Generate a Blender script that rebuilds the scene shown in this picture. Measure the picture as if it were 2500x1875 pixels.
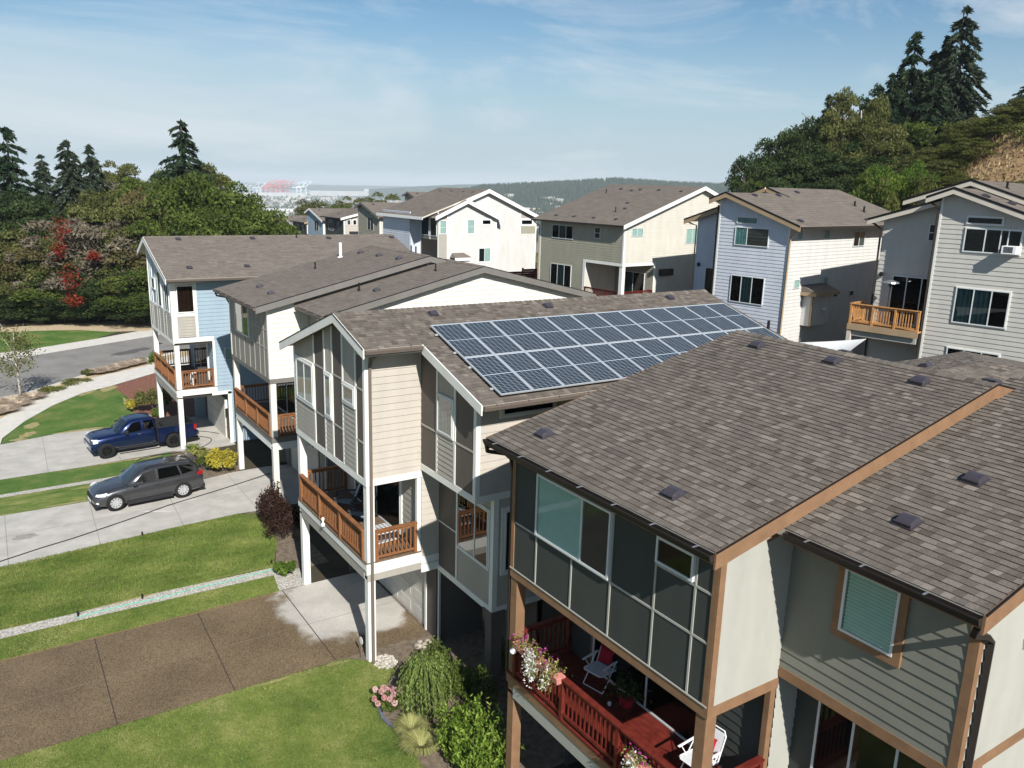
import bpy, math, random
import numpy as np
from mathutils import Vector, Matrix
random.seed(7); rng = np.random.default_rng(7)
for o in list(bpy.data.objects): bpy.data.objects.remove(o)
S = bpy.context.scene
COL = S.collection
# ------------------------------------------------------------------ camera
CAM = Vector((-8.655, -20.305, 13.9))
pitch, roll, az = 0.23804, 0.02873, 0.9856
cp, sp, cr, sr = math.cos(pitch), math.sin(pitch), math.cos(roll), math.sin(roll)
fw = Vector((0, cp, -sp)); up = Vector((0, sp, cp)); rt = Vector((1, 0, 0))
rt2 = rt*cr + up*sr; up2 = up*cr - rt*sr
A3 = Vector((math.sin(az), math.cos(az), 0)); B3 = Vector((-math.cos(az), math.sin(az), 0)); Z3 = Vector((0, 0, 1))
RT, UP, FW = [Vector((v.dot(A3), v.dot(B3), v.dot(Z3))) for v in (rt2, up2, fw)]
cd = bpy.data.cameras.new('camera'); cam = bpy.data.objects.new('camera', cd); COL.objects.link(cam)
m = Matrix((RT, UP, -FW)).transposed().to_4x4(); m.translation = CAM; cam.matrix_world = m
cd.sensor_width = 36; cd.lens = 2004.75/2500*36; cd.clip_start = .2; cd.clip_end = 60000
S.camera = cam
# ------------------------------------------------------------------ sky and sun
SUN = Vector((-.25, -1.0, .77)).normalized()
el = math.asin(SUN.z)
w = bpy.data.worlds.new('World'); S.world = w; w.use_nodes = True
nt = w.node_tree; N = nt.nodes; Lk = nt.links; bg = N['Background']
sky = N.new('ShaderNodeTexSky'); sky.sky_type = 'NISHITA'; sky.sun_disc = False
sky.sun_elevation = el; sky.sun_rotation = math.atan2(SUN.x, SUN.y)
sky.air_density = 1.0; sky.dust_density = .2; sky.ozone_density = 3.0; sky.altitude = 0
tc = N.new('ShaderNodeTexCoord'); mp = N.new('ShaderNodeMapping')
mp.inputs['Rotation'].default_value = (0, 0, math.radians(-35)); mp.inputs['Scale'].default_value = (1.1, 3.4, 9.0)
Lk.new(tc.outputs['Generated'], mp.inputs['Vector'])
n1 = N.new('ShaderNodeTexNoise'); n1.inputs['Scale'].default_value = 1.3; n1.inputs['Detail'].default_value = 8; n1.inputs['Roughness'].default_value = .62; n1.inputs['Distortion'].default_value = .5
Lk.new(mp.outputs[0], n1.inputs['Vector'])
rp = N.new('ShaderNodeValToRGB'); rp.color_ramp.elements[0].position = .43; rp.color_ramp.elements[1].position = .66
rp.color_ramp.elements[0].color = (0, 0, 0, 1); rp.color_ramp.elements[1].color = (.72, .72, .72, 1)
Lk.new(n1.outputs['Fac'], rp.inputs[0])
mx = N.new('ShaderNodeMixRGB'); mx.inputs[2].default_value = (10.8, 11.6, 12.3, 1)
sx = N.new('ShaderNodeSeparateXYZ'); Lk.new(tc.outputs['Generated'], sx.inputs[0])
hz = N.new('ShaderNodeMapRange'); hz.interpolation_type = 'SMOOTHERSTEP'; hz.inputs[1].default_value = -.02; hz.inputs[2].default_value = .25; hz.inputs[3].default_value = .95; hz.inputs[4].default_value = .0
Lk.new(sx.outputs[2], hz.inputs[0]); m2 = N.new('ShaderNodeMixRGB'); m2.inputs[2].default_value = (7.4, 9.1, 10.3, 1)
Lk.new(hz.outputs[0], m2.inputs[0]); tint = N.new('ShaderNodeVectorMath'); tint.operation = 'MULTIPLY'; tint.inputs[1].default_value = (.94, 1.22, 1.30)
Lk.new(sky.outputs[0], tint.inputs[0]); Lk.new(tint.outputs[0], m2.inputs[1])
cf = N.new('ShaderNodeMapRange'); cf.inputs[1].default_value = .40; cf.inputs[2].default_value = .62; cf.inputs[3].default_value = 1; cf.inputs[4].default_value = 0; Lk.new(sx.outputs[2], cf.inputs[0])
cm_ = N.new('ShaderNodeMath'); cm_.operation = 'MULTIPLY'; Lk.new(rp.outputs[0], cm_.inputs[0]); Lk.new(cf.outputs[0], cm_.inputs[1]); Lk.new(cm_.outputs[0], mx.inputs[0]); Lk.new(m2.outputs[0], mx.inputs[1]); Lk.new(mx.outputs[0], bg.inputs[0])
bg.inputs[1].default_value = .052
sd = bpy.data.lights.new('sun', 'SUN'); sd.energy = 5.0; sd.angle = math.radians(.53); sd.color = (1, .97, .92)
sun = bpy.data.objects.new('sun', sd); COL.objects.link(sun); sun.rotation_euler = SUN.to_track_quat('Z', 'Y').to_euler()
sun.location = (0, 0, 60)
S.view_settings.view_transform = 'Standard'; S.view_settings.look = 'None'; S.view_settings.exposure = .42; S.view_settings.gamma = 1
S.render.resolution_x = 1024; S.render.resolution_y = 768
try: S.cycles.max_bounces = 6; S.cycles.diffuse_bounces = 2; S.cycles.volume_bounces = 0; S.cycles.transparent_max_bounces = 12
except Exception: pass

# ------------------------------------------------------------------ helpers
def tag(o, label=None, cat=None, group=None, kind=None):
    if label: o['label'] = label
    if cat: o['category'] = cat
    if group: o['group'] = group
    if kind: o['kind'] = kind
    return o
def empty(name, loc=(0, 0, 0), rz=0, parent=None, **k):
    o = bpy.data.objects.new(name, None); COL.objects.link(o); o.location = loc; o.rotation_euler = (0, 0, rz); o.empty_display_size = .3
    if parent: o.parent = parent
    return tag(o, **k)
class MB:
    def __init__(s): s.v = []; s.f = []; s.m = []; s.t = []
    def poly(s, pts, m=0, t=.5):
        b = len(s.v); s.v += [tuple(p) for p in pts]; s.f.append(tuple(range(b, b+len(pts)))); s.m.append(m); s.t.append(t)
    def prism(s, bot, top, m=0, t=.5):
        n = len(bot); b = len(s.v); s.v += [tuple(p) for p in bot]+[tuple(p) for p in top]
        s.f.append(tuple(range(b+n-1, b-1, -1))); s.f.append(tuple(range(b+n, b+2*n)))
        for i in range(n):
            j = (i+1) % n; s.f.append((b+i, b+j, b+n+j, b+n+i))
        s.m += [m]*(n+2); s.t += [t]*(n+2)
    def box(s, x0, x1, y0, y1, z0, z1, m=0, t=.5):
        s.prism([(x0, y0, z0), (x1, y0, z0), (x1, y1, z0), (x0, y1, z0)], [(x0, y0, z1), (x1, y0, z1), (x1, y1, z1), (x0, y1, z1)], m, t)
    def tube(s, pts, r, n=6, m=0, cap=True):
        pts = [Vector(p) for p in pts]; rs = r if isinstance(r, (list, tuple)) else [r]*len(pts); rings = []
        up_ = None
        for i, p in enumerate(pts):
            d = (pts[min(i+1, len(pts)-1)]-pts[max(i-1, 0)])
            if d.length < 1e-9: d = Vector((0, 0, 1))
            d.normalize()
            if up_ is None: up_ = d.orthogonal().normalized()
            up_ = (up_-d*up_.dot(d))
            if up_.length < 1e-6: up_ = d.orthogonal()
            up_.normalize(); sd_ = d.cross(up_); b = len(s.v)
            for k in range(n):
                a = 2*math.pi*k/n; s.v.append(tuple(p+(up_*math.cos(a)+sd_*math.sin(a))*rs[i]))
            rings.append(b)
        for i in range(len(rings)-1):
            for k in range(n):
                k2 = (k+1) % n; s.f.append((rings[i]+k, rings[i]+k2, rings[i+1]+k2, rings[i+1]+k)); s.m.append(m); s.t.append(.5)
        if cap:
            s.f.append(tuple(rings[0]+k for k in range(n-1, -1, -1))); s.f.append(tuple(rings[-1]+k for k in range(n))); s.m += [m, m]; s.t += [.5, .5]
    def board(s, a, b, h, n, th, m=0):      # sloping board: top edge a-b, hangs h down, th thick along n
        a, b, n = Vector(a), Vector(b), Vector(n)*th; d = Vector((0, 0, h))
        s.prism([a-d, b-d, b-d+n, a-d+n], [a, b, b+n, a+n], m)
    def lathe(s, prof, c=(0, 0, 0), n=16, m=0):
        b = len(s.v)
        for r, z in prof:
            for k in range(n):
                a = 2*math.pi*k/n; s.v.append((c[0]+r*math.cos(a), c[1]+r*math.sin(a), c[2]+z))
        for i in range(len(prof)-1):
            for k in range(n):
                k2 = (k+1) % n; s.f.append((b+i*n+k, b+i*n+k2, b+(i+1)*n+k2, b+(i+1)*n+k)); s.m.append(m); s.t.append(.5)
        s.f.append(tuple(b+k for k in range(n-1, -1, -1))); s.f.append(tuple(b+(len(prof)-1)*n+k for k in range(n))); s.m += [m, m]; s.t += [.5, .5]
    def build(s, name, mats, parent=None, smooth=False, tone=False, loc=None, bevel=0, **k):
        me = bpy.data.meshes.new(name); me.from_pydata(s.v, [], s.f)
        for mm in (mats if isinstance(mats, (list, tuple)) else [mats]): me.materials.append(mm)
        me.polygons.foreach_set('material_index', s.m)
        if smooth: me.polygons.foreach_set('use_smooth', [True]*len(s.f))
        if tone:
            at = me.attributes.new('tone', 'FLOAT', 'FACE'); at.data.foreach_set('value', s.t)
        me.update()
        o = bpy.data.objects.new(name, me); COL.objects.link(o)
        if parent: o.parent = parent
        if loc: o.location = loc
        if bevel:
            bv = o.modifiers.new('b', 'BEVEL'); bv.width = bevel; bv.segments = 2; bv.limit_method = 'ANGLE'
        return tag(o, **k)
class Fr:                                   # wall frame: o + u*U + z*Z + d*N
    def __init__(s, o, U, Nn): s.o = Vector(o); s.U = Vector(U); s.N = Vector(Nn)
    def p(s, u, z, d=0): return s.o+s.U*u+Z3*z+s.N*d
    def box(s, mb, u0, u1, z0, z1, d0, d1, m=0, t=.5):
        mb.prism([s.p(u0, z0, d0), s.p(u1, z0, d0), s.p(u1, z0, d1), s.p(u0, z0, d1)], [s.p(u0, z1, d0), s.p(u1, z1, d0), s.p(u1, z1, d1), s.p(u0, z1, d1)], m, t)
def clip(poly, f):                          # keep f(p)>=0, 2-D convex polygon
    out = []
    for i in range(len(poly)):
        a, b = poly[i], poly[(i+1) % len(poly)]; fa, fb = f(a), f(b)
        if fa >= 0: out.append(a)
        if (fa >= 0) != (fb >= 0):
            t = fa/(fa-fb); out.append((a[0]+(b[0]-a[0])*t, a[1]+(b[1]-a[1])*t))
    return out
def siding(mb, fr, poly, m=0, e=.197, lip=.020, zbase=0):
    zs = [p[1] for p in poly]; k = math.floor((min(zs)-zbase)/e); z = zbase+k*e
    while z < max(zs):
        q = clip(clip(poly, lambda p: p[1]-z), lambda p: z+e-p[1])
        if len(q) >= 3 and max(p[1] for p in q)-min(p[1] for p in q) > 1e-4:
            mb.poly([fr.p(u, zz, .004+lip*(1-(zz-z)/e)) for u, zz in q], m)
            lo = [p for p in q if abs(p[1]-z) < 1e-5]
            if len(lo) >= 2:
                u0, u1 = min(p[0] for p in lo), max(p[0] for p in lo)
                mb.poly([fr.p(u0, z, 0), fr.p(u1, z, 0), fr.p(u1, z, .004+lip), fr.p(u0, z, .004+lip)], m)
        z += e
def flat(mb, fr, poly, th=.1, m=0):
    mb.prism([fr.p(u, z, -th) for u, z in poly], [fr.p(u, z, 0) for u, z in poly], m)
def shingle(mb, poly, e=.143, tabw=.24, lift=.006, m=0, seed=1, thick=.009):
    R = random.Random(seed); P = [Vector(p) for p in poly]
    n = (P[1]-P[0]).cross(P[2]-P[0]).normalized()
    if n.z < 0: n = -n
    U = Z3.cross(n).normalized(); V = n.cross(U).normalized()       # U along eave, V up-slope
    o = min(P, key=lambda p: p.z); q2 = [((p-o).dot(U), (p-o).dot(V)) for p in P]
    vmax = max(q[1] for q in q2); u0 = min(q[0] for q in q2); u1 = max(q[0] for q in q2); v = 0.
    while v < vmax:
        band = clip(clip(q2, lambda p: p[1]-v), lambda p: v+e-p[1])
        u = u0-R.random()*tabw; up_ = False
        while u < u1 and len(band) >= 3:
            wd = tabw*R.uniform(.55, 1.5)
            t = clip(clip(band, lambda p: p[0]-u), lambda p: u+wd-p[0])
            up_ = R.random() < .55 if tabw < .4 else False
            if len(t) >= 3:
                h0 = thick+(lift if up_ else 0)
                h = lambda p: .001+h0*(1-(p[1]-v)/e)
                tn = min(1, max(0, R.gauss(.5, .15)+(.08 if up_ else -.06)))
                mb.poly([o+U*p[0]+V*p[1]+n*h(p) for p in t], m, tn)
                if lift:
                    lo = [p for p in t if abs(p[1]-v) < 1e-5]
                    if len(lo) >= 2:
                        a, b = min(p[0] for p in lo), max(p[0] for p in lo)
                        mb.poly([o+U*a+V*v, o+U*b+V*v, o+U*b+V*v+n*h((b, v)), o+U*a+V*v+n*h((a, v))], m, max(0, tn-.1))
            u += wd
        v += e
def slab(mb, poly, th=.12, m=0):
    mb.prism([(p[0], p[1], p[2]-th) for p in poly], [(p[0], p[1], p[2]-.001) for p in poly], m)

# ------------------------------------------------------------------ materials
def srgb(r, g, b):
    f = lambda c: (c/12.92 if c <= .04045 else ((c+.055)/1.055)**2.4)
    return (f(r/255), f(g/255), f(b/255))
def mat(name, c, rough=.7, var=.08, sc=6., bump=0, bsc=40., metal=0, spec=.1, coat=0, c2=None, det=6, stretch=None, coord='Object'):
    M = bpy.data.materials.new(name); M.use_nodes = True; t = M.node_tree; b = t.nodes['Principled BSDF']
    b.inputs['Roughness'].default_value = rough; b.inputs['Metallic'].default_value = metal
    b.inputs['Specular IOR Level'].default_value = spec; b.inputs['Coat Weight'].default_value = coat
    tc = t.nodes.new('ShaderNodeTexCoord'); out = tc.outputs[coord]
    if stretch:
        mp = t.nodes.new('ShaderNodeMapping'); mp.inputs['Scale'].default_value = stretch; t.links.new(out, mp.inputs[0]); out = mp.outputs[0]
    if var or c2:
        nz = t.nodes.new('ShaderNodeTexNoise'); nz.inputs['Scale'].default_value = sc; nz.inputs['Detail'].default_value = det; nz.inputs['Roughness'].default_value = .65
        t.links.new(out, nz.inputs['Vector']); r = t.nodes.new('ShaderNodeValToRGB'); r.color_ramp.elements[0].position = .32; r.color_ramp.elements[1].position = .68
        a = c if c2 else tuple(x*(1-var) for x in c); d = c2 if c2 else tuple(min(1, x*(1+var)) for x in c)
        r.color_ramp.elements[0].color = (*a, 1); r.color_ramp.elements[1].color = (*d, 1)
        t.links.new(nz.outputs['Fac'], r.inputs[0]); t.links.new(r.outputs[0], b.inputs['Base Color'])
    else: b.inputs['Base Color'].default_value = (*c, 1)
    if bump:
        nb = t.nodes.new('ShaderNodeTexNoise'); nb.inputs['Scale'].default_value = bsc; nb.inputs['Detail'].default_value = 4; t.links.new(out, nb.inputs['Vector'])
        bp = t.nodes.new('ShaderNodeBump'); bp.inputs['Strength'].default_value = bump; bp.inputs['Distance'].default_value = .02
        t.links.new(nb.outputs['Fac'], bp.inputs['Height']); t.links.new(bp.outputs[0], b.inputs['Normal'])
    return M
def tonemat(name, stops, rough=.8, spec=.06, noise=.25, nsc=60., trans=0, bump=0):
    M = bpy.data.materials.new(name); M.use_nodes = True; t = M.node_tree; b = t.nodes['Principled BSDF']
    b.inputs['Roughness'].default_value = rough; b.inputs['Specular IOR Level'].default_value = spec
    at = t.nodes.new('ShaderNodeAttribute'); at.attribute_name = 'tone'
    r = t.nodes.new('ShaderNodeValToRGB'); r.color_ramp.elements[0].position = stops[0][0]; r.color_ramp.elements[0].color = (*stops[0][1], 1)
    r.color_ramp.elements[1].position = stops[-1][0]; r.color_ramp.elements[1].color = (*stops[-1][1], 1)
    for p, c in stops[1:-1]:
        e = r.color_ramp.elements.new(p); e.color = (*c, 1)
    t.links.new(at.outputs['Fac'], r.inputs[0]); src = r.outputs[0]
    if noise:
        tc = t.nodes.new('ShaderNodeTexCoord'); nz = t.nodes.new('ShaderNodeTexNoise'); nz.inputs['Scale'].default_value = nsc; nz.inputs['Detail'].default_value = 3
        t.links.new(tc.outputs['Object'], nz.inputs['Vector']); mr = t.nodes.new('ShaderNodeMapRange'); mr.inputs[1].default_value = .3; mr.inputs[2].default_value = .7; mr.inputs[3].default_value = 1-noise; mr.inputs[4].default_value = 1+noise
        t.links.new(nz.outputs['Fac'], mr.inputs[0]); mu = t.nodes.new('ShaderNodeVectorMath'); mu.operation = 'SCALE'
        t.links.new(src, mu.inputs[0]); t.links.new(mr.outputs[0], mu.inputs['Scale']); src = mu.outputs[0]
    t.links.new(src, b.inputs['Base Color'])
    if trans:
        ts = t.nodes.new('ShaderNodeBsdfTranslucent'); t.links.new(src, ts.inputs[0]); mxs = t.nodes.new('ShaderNodeMixShader'); mxs.inputs[0].default_value = trans
        t.links.new(b.outputs[0], mxs.inputs[1]); t.links.new(ts.outputs[0], mxs.inputs[2]); t.links.new(mxs.outputs[0], t.nodes['Material Output'].inputs[0])
    return M
def glassmat(name, tint=(.72, .84, .82), refl=.02):
    M = bpy.data.materials.new(name); M.use_nodes = True; t = M.node_tree; t.nodes.remove(t.nodes['Principled BSDF'])
    tr = t.nodes.new('ShaderNodeBsdfTransparent'); tr.inputs[0].default_value = (*tint, 1); gl = t.nodes.new('ShaderNodeBsdfGlossy'); gl.inputs['Roughness'].default_value = .015
    fr = t.nodes.new('ShaderNodeLayerWeight'); fr.inputs[0].default_value = .5; pw = t.nodes.new('ShaderNodeMath'); pw.operation = 'POWER'; pw.inputs[1].default_value = 5; t.links.new(fr.outputs['Facing'], pw.inputs[0])
    ad = t.nodes.new('ShaderNodeMath'); ad.operation = 'MULTIPLY_ADD'; ad.inputs[1].default_value = .9; ad.inputs[2].default_value = .04+refl; ad.use_clamp = True
    mxs = t.nodes.new('ShaderNodeMixShader'); t.links.new(pw.outputs[0], ad.inputs[0]); t.links.new(ad.outputs[0], mxs.inputs[0])
    t.links.new(tr.outputs[0], mxs.inputs[1]); t.links.new(gl.outputs[0], mxs.inputs[2]); t.links.new(mxs.outputs[0], t.nodes['Material Output'].inputs[0])
    return M
def paint(name, c, v=.075): return mat(name, c, .6, v, 1.6, .05, 90, stretch=(1, 1, .35), det=10)
SHING = tonemat('shingles', [(.1, (.098, .082, .068)), (.42, (.138, .118, .100)), (.62, (.168, .145, .123)), (.98, (.25, .218, .186))], .92, .04, .22, 45)
SHING_FAR = tonemat('shingles_far', [(0, (.135, .115, .097)), (1, (.205, .177, .150))], .95, .04, .12, 6)
P = dict(  # taupe, lightpanel, sagedark, void, redwood: own colours, lowered further to deepen shade
    beige=paint('beige_siding', (.475, .43, .37)), taupe=paint('taupe_panel', (.12, .103, .088)), lightpanel=paint('light_panel', (.37, .345, .30)),
    trim=paint('white_trim', (.74, .735, .68)), cream=paint('cream_siding', (.68, .655, .575)), greypanel=paint('grey_panel', (.25, .235, .205)),
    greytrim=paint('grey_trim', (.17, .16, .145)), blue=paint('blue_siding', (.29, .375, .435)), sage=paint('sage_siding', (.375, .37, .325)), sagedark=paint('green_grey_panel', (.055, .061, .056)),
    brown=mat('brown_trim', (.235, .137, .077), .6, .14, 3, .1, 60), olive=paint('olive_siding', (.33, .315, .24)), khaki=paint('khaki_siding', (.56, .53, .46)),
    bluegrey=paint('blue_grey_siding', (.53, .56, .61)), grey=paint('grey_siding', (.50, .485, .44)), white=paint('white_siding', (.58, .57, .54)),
    tanfascia=paint('tan_fascia', (.36, .26, .16)), darkgutter=mat('dark_gutter', (.035, .028, .025), .4, .05), browngutter=mat('brown_gutter', (.15, .12, .10), .45, .05),
    soffit=paint('soffit', (.55, .50, .42)), vinyl=mat('vinyl_frame', (.62, .64, .63), .4, .03), whitevinyl=mat('white_vinyl', (.8, .8, .78), .4, .03),
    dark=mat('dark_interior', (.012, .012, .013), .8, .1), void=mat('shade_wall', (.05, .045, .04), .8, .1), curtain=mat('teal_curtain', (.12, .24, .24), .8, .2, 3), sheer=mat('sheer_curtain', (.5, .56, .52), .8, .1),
    blind=mat('blind_slat', (.60, .72, .64), .5, .05), blinddark=mat('dark_blind', (.06, .055, .05), .6, .05), screen=mat('insect_screen', (.03, .03, .033), .9, .05),
    wood=mat('cedar_wood', (.24, .105, .045), .65, .3, 5, .15, 50, stretch=(1, 1, 6)), orangewood=mat('new_cedar', (.46, .235, .09), .6, .22, 5, .1, 50), redwood=mat('red_stained_wood', (.135, .022, .015), .5, .35, 6, .15, 60, spec=.15),
    weathered=mat('weathered_wood', (.16, .11, .075), .8, .25, 8, .2, 40), roller=mat('brown_roller_shade', (.13, .048, .02), .8, .12, 8),
    metal=mat('galvanised_metal', (.55, .55, .55), .35, .05, metal=.8), black=mat('black_plastic', (.015, .015, .016), .4, .05), white_m=mat('white_enamel', (.8, .8, .8), .35, .02),
    vent=mat('roof_vent_metal', (.052, .045, .055), .38, .1, spec=.6), garage=paint('garage_door_paint', (.55, .52, .46)), concretewall=mat('foundation', (.35, .33, .3), .9, .15, 3, .3))
GLASS = glassmat('window_glass'); GLASSD = glassmat('dark_window_glass', (.28, .32, .34), 0); GLASSR = glassmat('reflecting_glass', (.5, .55, .55), .16)
CARGLASS = glassmat('car_glass', (.10, .14, .15), .12)

# ------------------------------------------------------------------ building parts
def window(par, fr, u0, u1, z0, z1, div=(), back=None, glass=None, frame='vinyl', trim=None, tw=.1, td=.035, vert=True, fw_=.045, extra=None, base=.02):
    """framed window proud of its wall: window > pane, curtain or blind, window_trim"""
    if u0 > u1: u0, u1 = u1, u0
    glass = glass or GLASS
    mb = MB()
    for a, b, c, d in ((u0, u1, z0, z0+fw_), (u0, u1, z1-fw_, z1), (u0, u0+fw_, z0+fw_, z1-fw_), (u1-fw_, u1, z0+fw_, z1-fw_)): fr.box(mb, a, b, c, d, .0, base+.05)
    for k in div:
        if isinstance(k, tuple): zz = z0+(z1-z0)*k[0]; fr.box(mb, u0+fw_, u1-fw_, zz-.02, zz+.02, .01, base+.046)
        else: uu = u0+(u1-u0)*k; fr.box(mb, uu-fw_*.5, uu+fw_*.5, z0+fw_, z1-fw_, .01, base+.046)
    o = mb.build('window', P[frame], par)
    g = MB(); g.poly([fr.p(u0+fw_*.6, z0+fw_*.6, base+.034), fr.p(u1-fw_*.6, z0+fw_*.6, base+.034), fr.p(u1-fw_*.6, z1-fw_*.6, base+.034), fr.p(u0+fw_*.6, z1-fw_*.6, base+.034)])
    g.build('pane', glass, o)
    b = MB(); fr.box(b, u0+.02, u1-.02, z0+.02, z1-.02, .0, base+.002); b.build('window_back', P['dark'], o)
    cells = [u0+fw_]+sorted(u0+(u1-u0)*k for k in div if not isinstance(k, tuple))+[u1-fw_]
    for i, kind in enumerate(back or []):
        if not kind: continue
        a, c = cells[min(i, len(cells)-2)]+.02, cells[min(i, len(cells)-2)+1]-.02; bb = MB()
        if kind in ('blind', 'blinddark'):
            z = z0+.05
            while z < z1-.06:
                bb.prism([fr.p(a, z, base+.004), fr.p(c, z, base+.004), fr.p(c, z, base+.030), fr.p(a, z, base+.030)], [fr.p(a, z+.044, base+.004), fr.p(c, z+.044, base+.004), fr.p(c, z+.044, base+.006), fr.p(a, z+.044, base+.006)]); z += .062
            bb.build('blind', P[kind], o)
        elif kind in ('curtain', 'sheer'):
            n = max(6, int((c-a)/.05)); top, bot = [], []
            rr = random.Random(int(u0*100+i)); ph = rr.random()*6
            for k in range(n+1):
                uu = a+(c-a)*k/n; d = base+.012+.009*math.sin(k*1.7+ph); top.append(fr.p(uu, z1-.06, d)); bot.append(fr.p(uu+.02*math.sin(k*.6), z0+.06, d+.002))
            for k in range(n): bb.poly([bot[k], bot[k+1], top[k+1], top[k]])
            bb.build('curtain', P[kind], o)
        else:
            fr.box(bb, a, c, z0+.04, z1-.04, base+.003, base+.012); bb.build({'roller': 'roller_shade', 'screen': 'insect_screen'}.get(kind, 'shade'), P[kind], o)
    if trim:
        t = MB()
        for a, b_, c, d in ((u0-tw, u1+tw, z1, z1+tw), (u0-tw, u1+tw, z0-tw, z0), (u0-tw, u0, z0, z1), (u1, u1+tw, z0, z1)): fr.box(t, a, b_, c, d, 0, base+td)
        t.build('window_trim', P[trim], o)
    return o
def railing(par, a, b, z, h=.95, m='wood', step=.14, posts=1.5, name='railing', cap=.14, name_post='railing_post'):
    par = par.parent or par; a, b = Vector((a[0], a[1], z)), Vector((b[0], b[1], z)); L = (b-a).length; d = (b-a)/L; n = Vector((-d.y, d.x, 0)); mb = MB()
    def bx(s0, s1, z0, z1, w, off=0):
        p, q = a+d*s0, a+d*s1; nn = n*w/2; c = n*off
        mb.prism([p-nn+c+Z3*z0, q-nn+c+Z3*z0, q+nn+c+Z3*z0, p+nn+c+Z3*z0], [p-nn+c+Z3*z1, q-nn+c+Z3*z1, q+nn+c+Z3*z1, p+nn+c+Z3*z1])
    bx(0, L, h-.035, h, cap); bx(0, L, h-.12, h-.04, .04); bx(0, L, .08, .15, .04)
    k = step*.6
    while k < L-.03:
        bx(k-.018, k+.018, .10, h-.06, .036, .0381); k += step
    o = mb.build(name, P[m], par)
    npst = max(2, int(round(L/posts))+1)
    for i in range(npst):
        s = .05+(L-.1)*i/(npst-1); mb = MB(); bx(s-.046, s+.046, -.02, h-.036, .1, 0); mb.build(name_post, P[m], o)
    return o
VENT = {}
def roof_vent(par, x, y, z, s, axis='x', size=1.):
    """low slant-back metal vent on a roof that rises by slope s along axis (x: +X, y: +Y, or y-)"""
    key = 'v'
    if key not in VENT:
        mb = MB(); w, l = .19, .2
        mb.box(-l-.03, l+.04, -w-.04, w+.04, .012, .022)
        pr = [(-l, .07), (-l+.03, .115), (0, .155), (l*.7, .135), (l, .03)]
        for i in range(len(pr)-1):
            (x0, z0), (x1, z1) = pr[i], pr[i+1]
            mb.prism([(x0, -w, .02), (x1, -w, .02), (x1, w, .02), (x0, w, .02)], [(x0, -w+.02, z0), (x1, -w+.02, z1), (x1, w-.02, z1), (x0, w-.02, z0)])
        mb.box(-l-.02, -l+.02, -w-.01, w+.01, .075, .105)
        o = mb.build('roof_vent', P['vent'], None, bevel=.012); VENT[key] = o; first = True
    else:
        o = VENT[key].copy(); COL.objects.link(o)
    o.parent = par; o.location = (x, y, z+.012)
    a = math.atan(s); o.rotation_euler = {'x': (0, -a, 0), '-x': (0, -a, math.pi), 'y': (0, -a, math.pi/2), '-y': (0, -a, -math.pi/2)}[axis]; o.scale = (size*.64,)*3
    return o
def pipe(par, x, y, z, h=.35, r=.04, m='black', name='vent_pipe'):
    mb = MB(); mb.lathe([(r*2.2, -.03), (r*2, .02), (r, .05), (r, h), (r*.8, h+.005)], (0, 0, 0), 10); return mb.build(name, P[m], par, loc=(x, y, z), smooth=False)
def gutter(par, a, b, m='darkgutter', n=(-1, 0, 0), name='gutter', clips=True):
    par = par.parent or par; a, b, nn = Vector(a), Vector(b), Vector(n); mb = MB(); L = (b-a).length; d = (b-a)/L
    prof = [(0, 0), (.0, -.12), (.09, -.12), (.125, -.03), (.125, 0), (.115, 0), (.1, -.1), (.012, -.105), (.012, 0)]
    for i in range(len(prof)-1):
        (o0, z0), (o1, z1) = prof[i], prof[i+1]; mb.poly([a+nn*o0+Z3*z0, b+nn*o0+Z3*z0, b+nn*o1+Z3*z1, a+nn*o1+Z3*z1])
    for e in (a, b): mb.poly([e+nn*o+Z3*z for o, z in prof[:5]])
    g = mb.build(name, P[m], par)
    if clips:
        s = .4
        while s < L:
            p = a+d*s; mb = MB(); mb.prism([p-nn*.02-d*.015+Z3*.0, p+nn*.13-d*.015+Z3*.0, p+nn*.13+d*.015+Z3*.0, p-nn*.02+d*.015+Z3*.0], [p-nn*.02-d*.015+Z3*.012, p+nn*.13-d*.015+Z3*.008, p+nn*.13+d*.015+Z3*.008, p-nn*.02+d*.015+Z3*.012]); s += .95; mb.build('gutter_clip', P['metal'], g)
    return g
def downspout(par, pts, m='darkgutter', r=.055):
    mb = MB(); mb.tube(pts, r, 4); return mb.build('downspout', P[m], par)

# ------------------------------------------------------------------ the four town houses of the row
WB, WX, MX, WY, ZD, ZU, ZW = 5.84, 1.71, 2.3, -3.1, 3.2, 5.74, 5.97
SPLIT = {'corner_board', 'fascia_board', 'garage_wall', 'soffit_board', 'trim_band', 'post', 'deck_fascia', 'deck_apron', 'garage_door_trim', 'drip_edge'}
def part(par, name, m, fn, **k):
    mb = MB(); fn(mb); mm = P[m] if isinstance(m, str) else m
    if name not in SPLIT: return mb.build(name, mm, par, **k)
    o = None; i = 0                                     # every board its own part
    while i < len(mb.f):
        idx = sorted(set(v for f in mb.f[i:i+6] for v in f)); b = MB(); b.v = mb.v[idx[0]:idx[-1]+1]
        b.f = [tuple(v-idx[0] for v in f) for f in mb.f[i:i+6]]; b.m = mb.m[i:i+6]; b.t = mb.t[i:i+6]; o = b.build(name, mm, par, **k); i += 6
    return o
def bayfronts():
    return Fr((0, 0, 0), (0, 1, 0), (-1, 0, 0)), Fr((0, 0, 0), (1, 0, 0), (0, -1, 0))
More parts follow.
